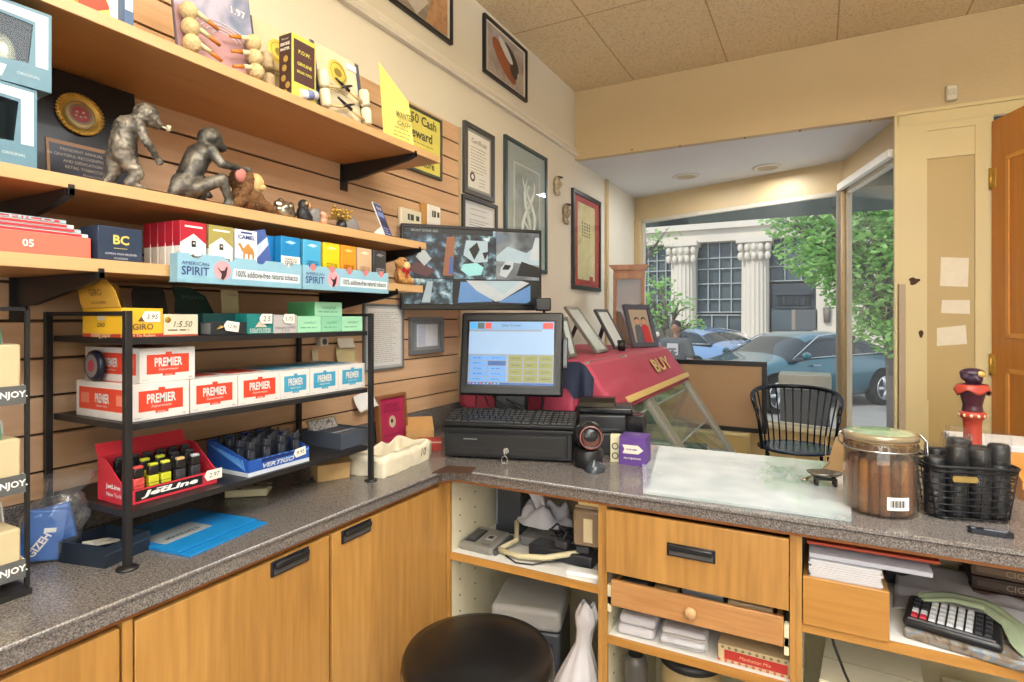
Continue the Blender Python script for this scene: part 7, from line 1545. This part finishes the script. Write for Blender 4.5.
# corkboard and bay items
a_, c_ = onY(767, 362, 4.05), onY(768, 434, 4.05); H = a_.z-c_.z; W = 1.0
t = thing('cork_board', 'black framed tan cork board standing in the shop window left of the armchair', 'board', (a_.x-W/2, 4.05, c_.z))
b = MB(); fw = .030
for (x0_, x1_, z0, z1) in ((-W/2, W/2, 0, fw), (-W/2, W/2, H-fw, H), (-W/2, -W/2+fw, fw, H-fw), (W/2-fw, W/2, fw, H-fw)): b.box(x0_, x1_, -.012, .012, z0, z1, 0, bev=.002)
b.build('frame', M('#222226', .4), t)
MB().box(-W/2+fw, W/2-fw, -.004, .008, fw, H-fw).build('cork_panel', M('#b39474', .85, 0, .08, 150), t)
t = thing('board_support', 'tan painted low ledge under the cork board in the bay', 'ledge', (-.72, 4.08, BF)); zz_ = c_.z-BF
b = MB(); b.box(-.50, .31, -.09, .10, 0, zz_-.022, 0); b.build('base', PANELD, t); b = MB(); b.box(-.51, .32, -.10, .11, zz_-.021, zz_-.0005, 0, bev=.003); b.build('ledge_top', PANELP, t)
# armchair
t = thing('metal_armchair', 'black metal spindle back armchair in the bay window', 'chair', (-.122, 3.755, BF), 6); t.scale = (.9, .9, 1)
SB = M('#1e222b', .25, .5); sh = .452
b = MB(); b.lathe([(0, sh-.02), (.20, sh-.02), (.225, sh-.012), (.228, sh-.004), (.215, sh), (.12, sh-.008), (0, sh-.010)], 40, sx=1.02, sy=.95); b.build('seat', M('#28324a', .25, .4), t)
def rim(a, z, rx=.262, ry=.25): return (rx*math.cos(a), ry*math.sin(a), z)
b = MB(); P = []
for k in range(25):
    a = R(-28+236*k/24); e = abs(k-12)/12; P.append(rim(a, sh+.325-.10*e**3.0-.02*(e > .95)))
b.tube(P, [.013]*25, 10)
for s_, k in ((1, 0), (-1, 24)):
    q = Vector(P[k]); b.tube([q, q+Vector((0, -.02, -.015)), q+Vector((-s_*.01, -.02, -.06)), Vector((s_*.205, -.10, sh-.01))], [.012, .011, .009, .009], 8)
b.build('arm_rail', SB, t)
for k in range(13):
    a = R(18+144*k/12); e = abs(k-6)/6; b = MB(); b.tube([(.205*math.cos(a), .195*math.sin(a), sh-.008), (.215*math.cos(a), .205*math.sin(a), sh+.08), rim(a, sh+.325-.03*e**3)], .0052, 8); b.build('spindle', SB, t)
for (x, y) in ((-.17, -.16), (.17, -.16), (-.16, .16), (.16, .16)):
    b = MB(); b.tube([(x, y, sh-.018), (x*1.12, y*1.12, .2), (x*1.25, y*1.25, .001)], .011, 10); b.build('leg', SB, t)
# notes taped on the post
for lb, pts in (('large square blank note taped on the tan panel, topmost of three', ((941, 257), (969, 258), (968, 287), (940, 286))), ('small rectangular blank note taped on the tan panel, middle of three', ((942, 300), (970, 300), (970, 314), (941, 313))), ('curled blank note taped on the tan panel, lowest of three', ((937, 328), (966, 325), (967, 344), (937, 346)))):
    q = [onY(x, y, FY+.010) for x, y in pts]; c0 = sum(q, Vector())/4
    b = MB(); b.prism([(v.x-c0.x, v.z-c0.z) for v in q], -.0016, -.0006, 'y'); tag(b.build('note', M('#ebe4d2', .8), None, (c0.x, FY+.012, c0.z)), lb, 'note')
# ================================================================== IN THE OPEN SHELVES
SZ = .6453
def K(px, py, z): return onZ(px, py, z)
# phone base
a, c = onZ(458, 554, SZ), onZ(488, 557, SZ)
t = thing('phone_base', 'grey cordless phone base lying on the upper shelf beside the corner', 'phone base', (-.925, 1.548, SZ), 0); t.scale = (.9,)*3
t.rotation_euler = (0, 0, R(-2)); T = Matrix.Rotation(R(7), 4, 'X'); b = MB(); b.T = T
b.box(-.070, .065, -.05, .085, .002, .030, 0, bev=.010, seg=3); b.box(.066, .078, -.04, .08, .002, .024, 2, bev=.004)
b.box(-.056, -.012, -.030, .060, .0296, .0315, 1, bev=.001); b.box(-.048, -.02, -.02, .05, .0316, .034, 2, bev=.001); b.box(.010, .040, .0, .034, .0305, .0335, 3, bev=.001); b.box(.016, .034, .008, .026, .0336, .0345, 1); b.text('digital', (.03, -.03, .0312), width=.03, mi=1, face='+z')
b.build('housing', [M('#8f8d86', .35, .2), M('#2c2e32', .3), M('#4a4c50', .4), M('#b9b7ae', .3)], t)
# dark tall thing at the back
t = thing('dark_case', 'dark grey upright electronics case at the back of the upper corner shelf', 'case', (-.915, 1.73, SZ), 8); b = MB(); b.box(-.045, .045, -.05, .08, 0, .200, 0, bev=.006); b.box(-.042, -.037, -.051, -.05, .03, .17, 1); b.build('housing', [M('#34383f', .4), M('#7c8088', .4)], t)
# white cloth
def rag(label, loc, rx, ry, h, seed, col, name='cloth_rag', cat='cloth', rz=0, amp=.5):
    b = MB()
    def f(u, v):
        a = 2*math.pi*u; k = math.sin(math.pi*v*.5); n_ = noise.noise(Vector((2.2*math.cos(a)*k+seed, 2.2*math.sin(a)*k, seed)))
        n2 = noise.noise(Vector((7*math.cos(a)*k+seed, 7*math.sin(a)*k, 2+seed))); z = h*max(0, (1-v*v))*(1+amp*n_)+h*.18*n2*(1-v**4)
        return (rx*k*math.cos(a)*(1+.25*n_), ry*k*math.sin(a)*(1+.25*n_), max(.0008, z))
    b.grid(f, 44, 22, 0, closed_u=True); o = b.build(name, M(col, .85, 0, .06, 20, .3), None, loc, (0, 0, rz)); return tag(o, label, cat)
p = onZ(528, 545, SZ)
rag('crumpled white cloth on top of the cables in the upper corner shelf', (-.80, 1.72, SZ+.045), .10, .06, .055, 3.1, '#b9b8bd', amp=1.2)
b = MB(); b.grid(lambda u, v: (-.03+.05*u+.02*math.sin(v*4), .012*math.sin(u*9+v*5), .12*v), 10, 12, 0); tag(b.build('white_strap', M('#cfcdd0', .85), None, (-.825, 1.72, SZ+.05), (10, 8, 0), solid=.002, rec=False), 'white twisted fabric strip rising behind the cloth in the upper corner shelf', 'cloth')
# corrugated cord and router
b = MB(); P = [(-.14, -.02, .012), (-.06, -.035, .012), (.02, -.025, .020), (.08, .01, .03), (.12, .03, .035)]; b.tube(P, .0085, 10); b.tube([(-.14, -.02, .012), (-.115, .05, .02), (-.14, .10, .06)], .008, 10); tag(b.build('cream_hose', M('#d2c8a2', .5), None, (-.72, 1.55, SZ)), 'cream flexible cord bent across the upper corner shelf', 'cord')
t = thing('power_strip', 'long dark power block with plugs on the upper corner shelf', 'power strip', (-.665, 1.575, SZ), -3); t.scale = (1.15, 1, 1)
b = MB(); b.box(-.095, .085, -.02, .05, .001, .035, 0, bev=.005); b.build('body', M('#2e3036', .35), t)
for k, x in enumerate((-.005, .055)): b = MB(); b.box(x-.018, x+.018, -.012, .024, .0355, .060, 0, bev=.006); b.tube([(x, 0, .058), (x+.01, .01, .08), (x-.03, .04, .09), (x-.06, .07, .06)], .003); b.build('plug', M('#3a3c42', .35), t)
b = MB(); rr = random.Random(11)
for k in range(7): P = [(rr.uniform(-.09, .09), rr.uniform(-.04, .05), rr.uniform(.008, .06)) for _ in range(6)]; P[0] = (P[0][0], P[0][1], .005); b.tube([Vector(P[i]).lerp(Vector(P[i+1]), f) for i in range(5) for f in (0, .5)], .0026, 6)
tag(b.build('cable_tangle', M('#1c1d20', .4), None, (-.68, 1.70, SZ)), 'tangle of black cables heaped on the upper corner shelf', 'cables')
b = MB(); b.tube([(.0, 0, .003), (.05, -.03, .003), (.10, -.02, .003), (.13, .01, .006), (.18, .0, .02)], .0022); tag(b.build('thin_cable', BLACK, None, (-.83, 1.52, SZ)), 'thin black cable looping in front of the phone base', 'cable')
p0, p1 = onY(583, 514, 1.53), onY(600, 552, 1.53)
t = thing('plastic_canister', 'brown translucent square canister hanging under the countertop at the right of the corner shelf', 'canister', (-.580, 1.575, SZ+.064), 4); t.scale = (1.1, 1, 1)
b = MB(); b.box(-.042, .040, -.03, .04, 0, .108, 0, bev=.010); b.box(-.012, .012, -.0315, -.030, .015, .082, 1, bev=.0004); b.build('body', [M('#8e7a62', .25), M('#d8c9a0', .5)], t); b = MB(); b.box(-.036, .036, -.028, .036, .1085, .118, 0, bev=.003); b.build('lid', M('#a8957a', .3), t)
b = MB(); b.box(-.035, .035, -.02, .02, 0, .034, 0, bev=.003); b.at((0, -.0205, .016), (90, 0, 0)); b.lathe([(0, .001), (.008, .001)], 16, mi=1); tag(b.build('junction_box', [M('#d9c98c', .4), M('#b09850', .4)], None, (-.572, 1.560, .829)), 'small cream box with round knob fixed under the countertop above the brown canister', 'box')
t = thing('router', 'grey flat router lying behind the power block', 'router', (-.77, 1.64, SZ), -8) ; b = MB(); b.box(-.06, .05, -.03, .03, .001, .030, 0, bev=.006); b.build('housing', M('#77777a', .4), t)
b = MB(); b.box(-.05, .05, -.02, .02, 0, .012, 0, bev=.003); tag(b.build('white_adapter', WHITE, None, (-.575, 1.515, SZ), (0, 0, 6)), 'flat white adapter at the right front of the upper corner shelf', 'adapter')
# shredder / boxy machine
t = thing('boxy_printer', 'grey topped black boxy printer in the lower corner compartment behind the stool', 'printer', (-.800, 1.640, .0965), 14)
b = MB(); b.box(-.105, .105, -.10, .11, 0, .330, 0, bev=.008); b.box(-.085, .085, -.102, -.10, .05, .30, 1); b.build('body', [M('#3b3f45', .4), M('#2a2d32', .4)], t)
b = MB(); b.box(-.108, .108, -.104, .114, .331, .398, 0, bev=.016, seg=3); b.build('top_cover', M('#a5a6a6', .35), t)
b = MB(); b.box(.04, .075, -.110, -.104, .27, .30, 0, bev=.002); b.text('LaserJet', (-.03, -.1045, .345), width=.06, mi=1) if False else None; b.build('control', M('#6a6e74', .4), t)
# white plastic sack
t = thing('plastic_sack', 'knotted white plastic bag standing at the right of the lower corner compartment', 'bag', (-.598, 1.535, .0965), 0); t.scale = (1.22, 1.2, 1.03)
def sack(u, v):
    a = 2*math.pi*u; k = [.9, 1.05, 1.1, 1.08, 1.0, .90, .78, .62, .44, .26, .26, .38, .2][min(12, int(v*12))]; k2_ = [.9, 1.05, 1.1, 1.08, 1.0, .90, .78, .62, .44, .26, .26, .38, .2][min(12, int(v*12)+1)]; f = v*12-int(v*12); k = k*(1-f)+k2_*f
    n_ = noise.noise(Vector((1.8*math.cos(a), 1.8*math.sin(a), v*2.2)))*.16+.05*math.sin(a*9+v*6)*(1 if v > .4 else .4)
    return ((.072*k)*(1+n_)*math.cos(a)-.026+.045*v, (.050*k)*(1+n_)*math.sin(a), .001+.445*v+.008*math.sin(a*3)*(v > .85))
b = MB(); b.grid(sack, 48, 40, 0, closed_u=True); b.build('sack', M('#dcdadf', .4, 0, .05, 20), t)
# centre unit: folded white linens, bags, patterned box, bottle, tin
p = onZ(640, 632, .52)
LZ = .5205
for k, (x, w_, h, lb) in enumerate(((-.425, .10, .052, 'left folded white cloth stack on the shelf below the pine tray'), (-.305, .115, .045, 'folded white cloth in clear plastic on the shelf below the pine tray'))):
    t = thing('folded_linen', lb, 'cloth', (x, 1.49, LZ), 2)
    b = MB()
    n_l = 2
    for j in range(n_l): z0 = h*j/n_l; b.box(-w_/2+.003*(j % 2), w_/2-.003*((j+1) % 2), .0+.004*(j % 2), .20, z0+.0006, z0+h/n_l, 0, bev=.011, seg=4)
    b.build('folds', M('#cbcad0', .85, 0, .04, 30, .3), t)
    if k: b = MB(); b.grid(lambda u, v: (-w_/2-.004+(w_+.008)*u, -.004+.2*v if v > .1 else -.004, h+.003+.004*noise.noise(Vector((u*7, v*7, 0))) if v > .1 else .002+(h)*v*10), 16, 16, 0); b.build('plastic_sleeve', BAGM, t, rec=False)
t = thing('tea_box', 'red and cream patterned flat box on the shelf below the pine tray', 'box', (-.135, 1.49, LZ), -1)
b = MB(); b.box(-.085, .085, 0, .16, 0, .042, 0, bev=.001); b.box(-.070, .070, -.0008, 0, .008, .030, 1)
for j in range(22): b.at((-.082+.0078*j, -.0009, .036 if j % 2 else .004), (90, 0, 0)); b.lathe([(.0012, .0), (.0034, .0004)], 10, mi=2+j % 2)
b.at(); b.text('Manhattan Mix', (0, -.0012, .019), width=.07, mi=4, shear=.1); b.build('box', [M('#c9b48c', .6), M('#b8322c', .5), M('#b8322c', .5), M('#4f6a58', .5), M('#e2b48c', .5)], t)
t = thing('spray_bottle', 'black capped bottle in the lower compartment under the linen shelf', 'bottle', (-.438, 1.535, .0965)); b = MB(); b.lathe([(0, 0), (.030, 0), (.032, .006), (.032, .335), (.028, .350), (.018, .358)], 26); b.build('body', M('#55524e', .3), t); b = MB(); b.lathe([(.0185, .352), (.020, .352), (.020, .400), (.017, .404), (0, .404)], 24); b.build('cap', BLACK, t)
t = thing('lidded_tin', 'tan drum tin with a black lid beside the black capped bottle', 'tin', (-.305, 1.60, .0965)); b = MB(); b.lathe([(0, 0), (.075, 0), (.078, .005), (.078, .345), (0, .345)], 36); b.build('drum', M('#b29a6c', .5), t); b = MB(); b.lathe([(0, .368), (.070, .368), (.082, .364), (.083, .346), (.079, .344)], 36); b.build('lid', M('#2a2a2c', .4), t)
t = thing('bottle_row', 'small dark brown bottle right of the drum tin', 'bottle', (-.15, 1.56, .0965)); b = MB(); b.lathe([(0, 0), (.025, 0), (.026, .26), (.012, .30), (.012, .33), (0, .33)], 20); b.build('body', M('#4a3a30', .3), t)
# right unit: wooden box of papers
RZ = .6683
t = thing('file_box', 'oak letter box full of papers on the upper right open shelf', 'box', (.047, 1.468, RZ), 0)
b = MB(); b.box(-.080, .085, -.006, .006, 0, .108, 0, bev=.002); b.build('front_board', OAKX, t)
b = MB(); b.box(-.080, -.070, .006, .26, 0, .100); b.box(.075, .085, .006, .26, 0, .100); b.box(-.07, .075, .006, .26, 0, .008); b.box(-.07, .075, .25, .26, .008, .10); b.build('box_body', OAK, t)
b = MB(); rr = random.Random(8)
for j in range(26):
    z = .001+.0052*j; dx = rr.uniform(-.003, .003); b.box(-.068+dx, .070+dx, .0, .22, z, z+.0046, 0)
b.T = Matrix.Identity(4); o = b.build('paper_stack', M('#cdcdd2', .8), None, (.049, 1.477, RZ+.0085), (0, 0, 0)); tag(o, 'thick stack of white paper slips in the oak letter box', 'paper')
b = MB(); b.T = Matrix.Rotation(R(3), 4, 'X'); b.box(-.075, .155, 0, .21, 0, .010, 0); tag(b.build('white_folder', M('#b9bdca', .7), None, (.055, 1.483, RZ+.147)), 'pale blue white paper sheaf lying across the paper stack', 'paper')
b = MB(); b.box(-.08, .17, 0, .2, 0, .006, 0); tag(b.build('red_folder', M('#b0472c', .5), None, (.055, 1.50, RZ+.171)), 'red folder on top of the papers just under the countertop', 'folder')
# calculator on wallet and grey cloth
t = thing('leather_wallet', 'mottled brown padded book lying under the calculator', 'book', (.245, 1.490, RZ), -13)
b = MB(); b.box(-.085, .125, -.008, .135, 0, .022, 0, bev=.006); b.build('cover', artmat('mottled_leather', [(.35, '#55493c'), (.5, '#8a7c6a'), (.58, '#6b7d8c'), (.7, '#a89a84')], 28), t)
t = thing('calculator', 'black desk calculator with white and red keys on the right open shelf', 'calculator', (.238, 1.520, RZ+.0235), -13); t.scale = (.93,)*3
b = MB(); b.T = Matrix.Rotation(R(5), 4, 'X'); T = b.T.copy(); b.box(-.080, .100, -.03, .10, 0, .020, 0, bev=.008, seg=3); b.build('case', M('#202226', .3), t)
b = MB(); b.T = T; b.box(-.070, .088, -.024, -.017, .0201, .0208, 0); b.build('trim_strip', M('#9a9ca0', .3, .5), t)
KM = [M('#c8ccd0', .4), M('#c03040', .4), M('#2a2c32', .4)]
for r_ in range(5):
    for k in range(9):
        mi = 2 if (k < 2 and r_ > 1) or k > 6 else 0
        if k < 2 and r_ == 0: mi = 1
        b = MB(); b.T = T; x = -.066+.0168*k; y = -.010+.020*r_; b.box(x, x+.0135, y, y+.0155, .0203, .0255, 0, tx=.0015, ty=.0015); b.build('key', KM[mi], t)
b = MB(); b.T = Matrix.Identity(4); b.grid(lambda u, v: (-.12+.30*u, -.02+.26*v, .002+.014*abs(noise.noise(Vector((u*4, v*4, 9))))+(.03*v if v > .4 else 0)), 26, 22, 0); tag(b.build('grey_cloth', M('#c4c5ca', .85), None, (.275, 1.64, RZ), (0, 0, -8), solid=.002, rec=False), 'grey cloth spread behind the calculator on the right open shelf', 'cloth')
b = MB(); P = [Vector(p) for p in ((-.06, .085, .052), (0, .10, .060), (.06, .085, .062), (.095, .04, .05), (.10, -.01, .030), (.125, -.05, .012), (.17, -.08, .010))]
def strap(u, v):
    k = u*(len(P)-1); i = min(int(k), len(P)-2); f = k-i; q = P[i].lerp(P[i+1], f); d = (P[i+1]-P[i]).normalized(); s_ = d.cross(Vector((0, 0, 1))).normalized(); return tuple(q+s_*(v-.5)*.040+Vector((0, 0, .004*math.sin(v*9+u*5))))
b.grid(strap, 40, 6, 0); tag(b.build('green_strap', M('#93a184', .8), None, (.262, 1.515, RZ+.002), solid=.003, rec=False), 'grey green fabric strap draped over the right end of the calculator', 'strap')
b = MB(); b.tube([(0, 0, .012), (.03, -.01, .006), (.06, .01, .006), (.10, .0, .004)], .0022); tag(b.build('thin_cable', BLACK, None, (.39, 1.50, RZ)), 'thin black cord at the right end of the open shelf', 'cord')
for k in range(4):
    b = MB(); b.box(-.10, .12, 0, .16, 0, .030, 0, bev=.001); b.box(-.09, .11, -.0008, 0, .008, .022, 1); b.text('CIGARS', (0, -.0014, .015), width=.07, mi=2); tag(b.build('cigar_box', [M(('#4a3428', '#3a2a24', '#5a4634', '#43302a')[k], .6), M(('#6a5444', '#55443a', '#75604a', '#5c4a40')[k], .6), M('#a89478', .5)], None, (.43, 1.77+.004*k, RZ+.031*k), (0, 0, -3*k)), ['bottom', 'second from bottom', 'third from bottom', 'top'][k]+' dark cigar box stacked at the back right of the open shelf', 'box', 'stacked cigar boxes')
b = MB(); b.box(-.05, .05, 0, .12, 0, .06, 0, bev=.004); tag(b.build('black_pouch', M('#1d1d20', .5), None, (.20, 1.80, RZ), (0, 0, 5)), 'black pouch at the back of the right open shelf behind the grey cloth', 'pouch')
# below: white cartons
t = thing('white_carton', 'white flat topped carton in the lower right compartment', 'box', (.10, 1.56, .0965), -4); b = MB(); b.box(-.10, .11, 0, .22, 0, .40, 0, bev=.002); b.box(-.10, .11, .105, .11, .4001, .4008, 1); b.build('carton', [M('#e2dcc8', .6), M('#c4bca4', .6)], t)
b = MB(); b.box(-.08, .10, 0, .2, 0, .36, 0, bev=.002); tag(b.build('cream_carton', M('#cfc7ae', .6), None, (.36, 1.60, .0965), (0, 0, 3)), 'cream carton right of the white carton in the lower right compartment', 'box')
b = MB(); b.tube([(0, 0, 0), (.01, -.01, -.04), (.03, -.02, -.09), (.05, -.01, -.14)], .003); tag(b.build('hanging_cable', BLACK, None, (.02, 1.53, .6478)), 'short black cable hanging under the right open shelf', 'cable')
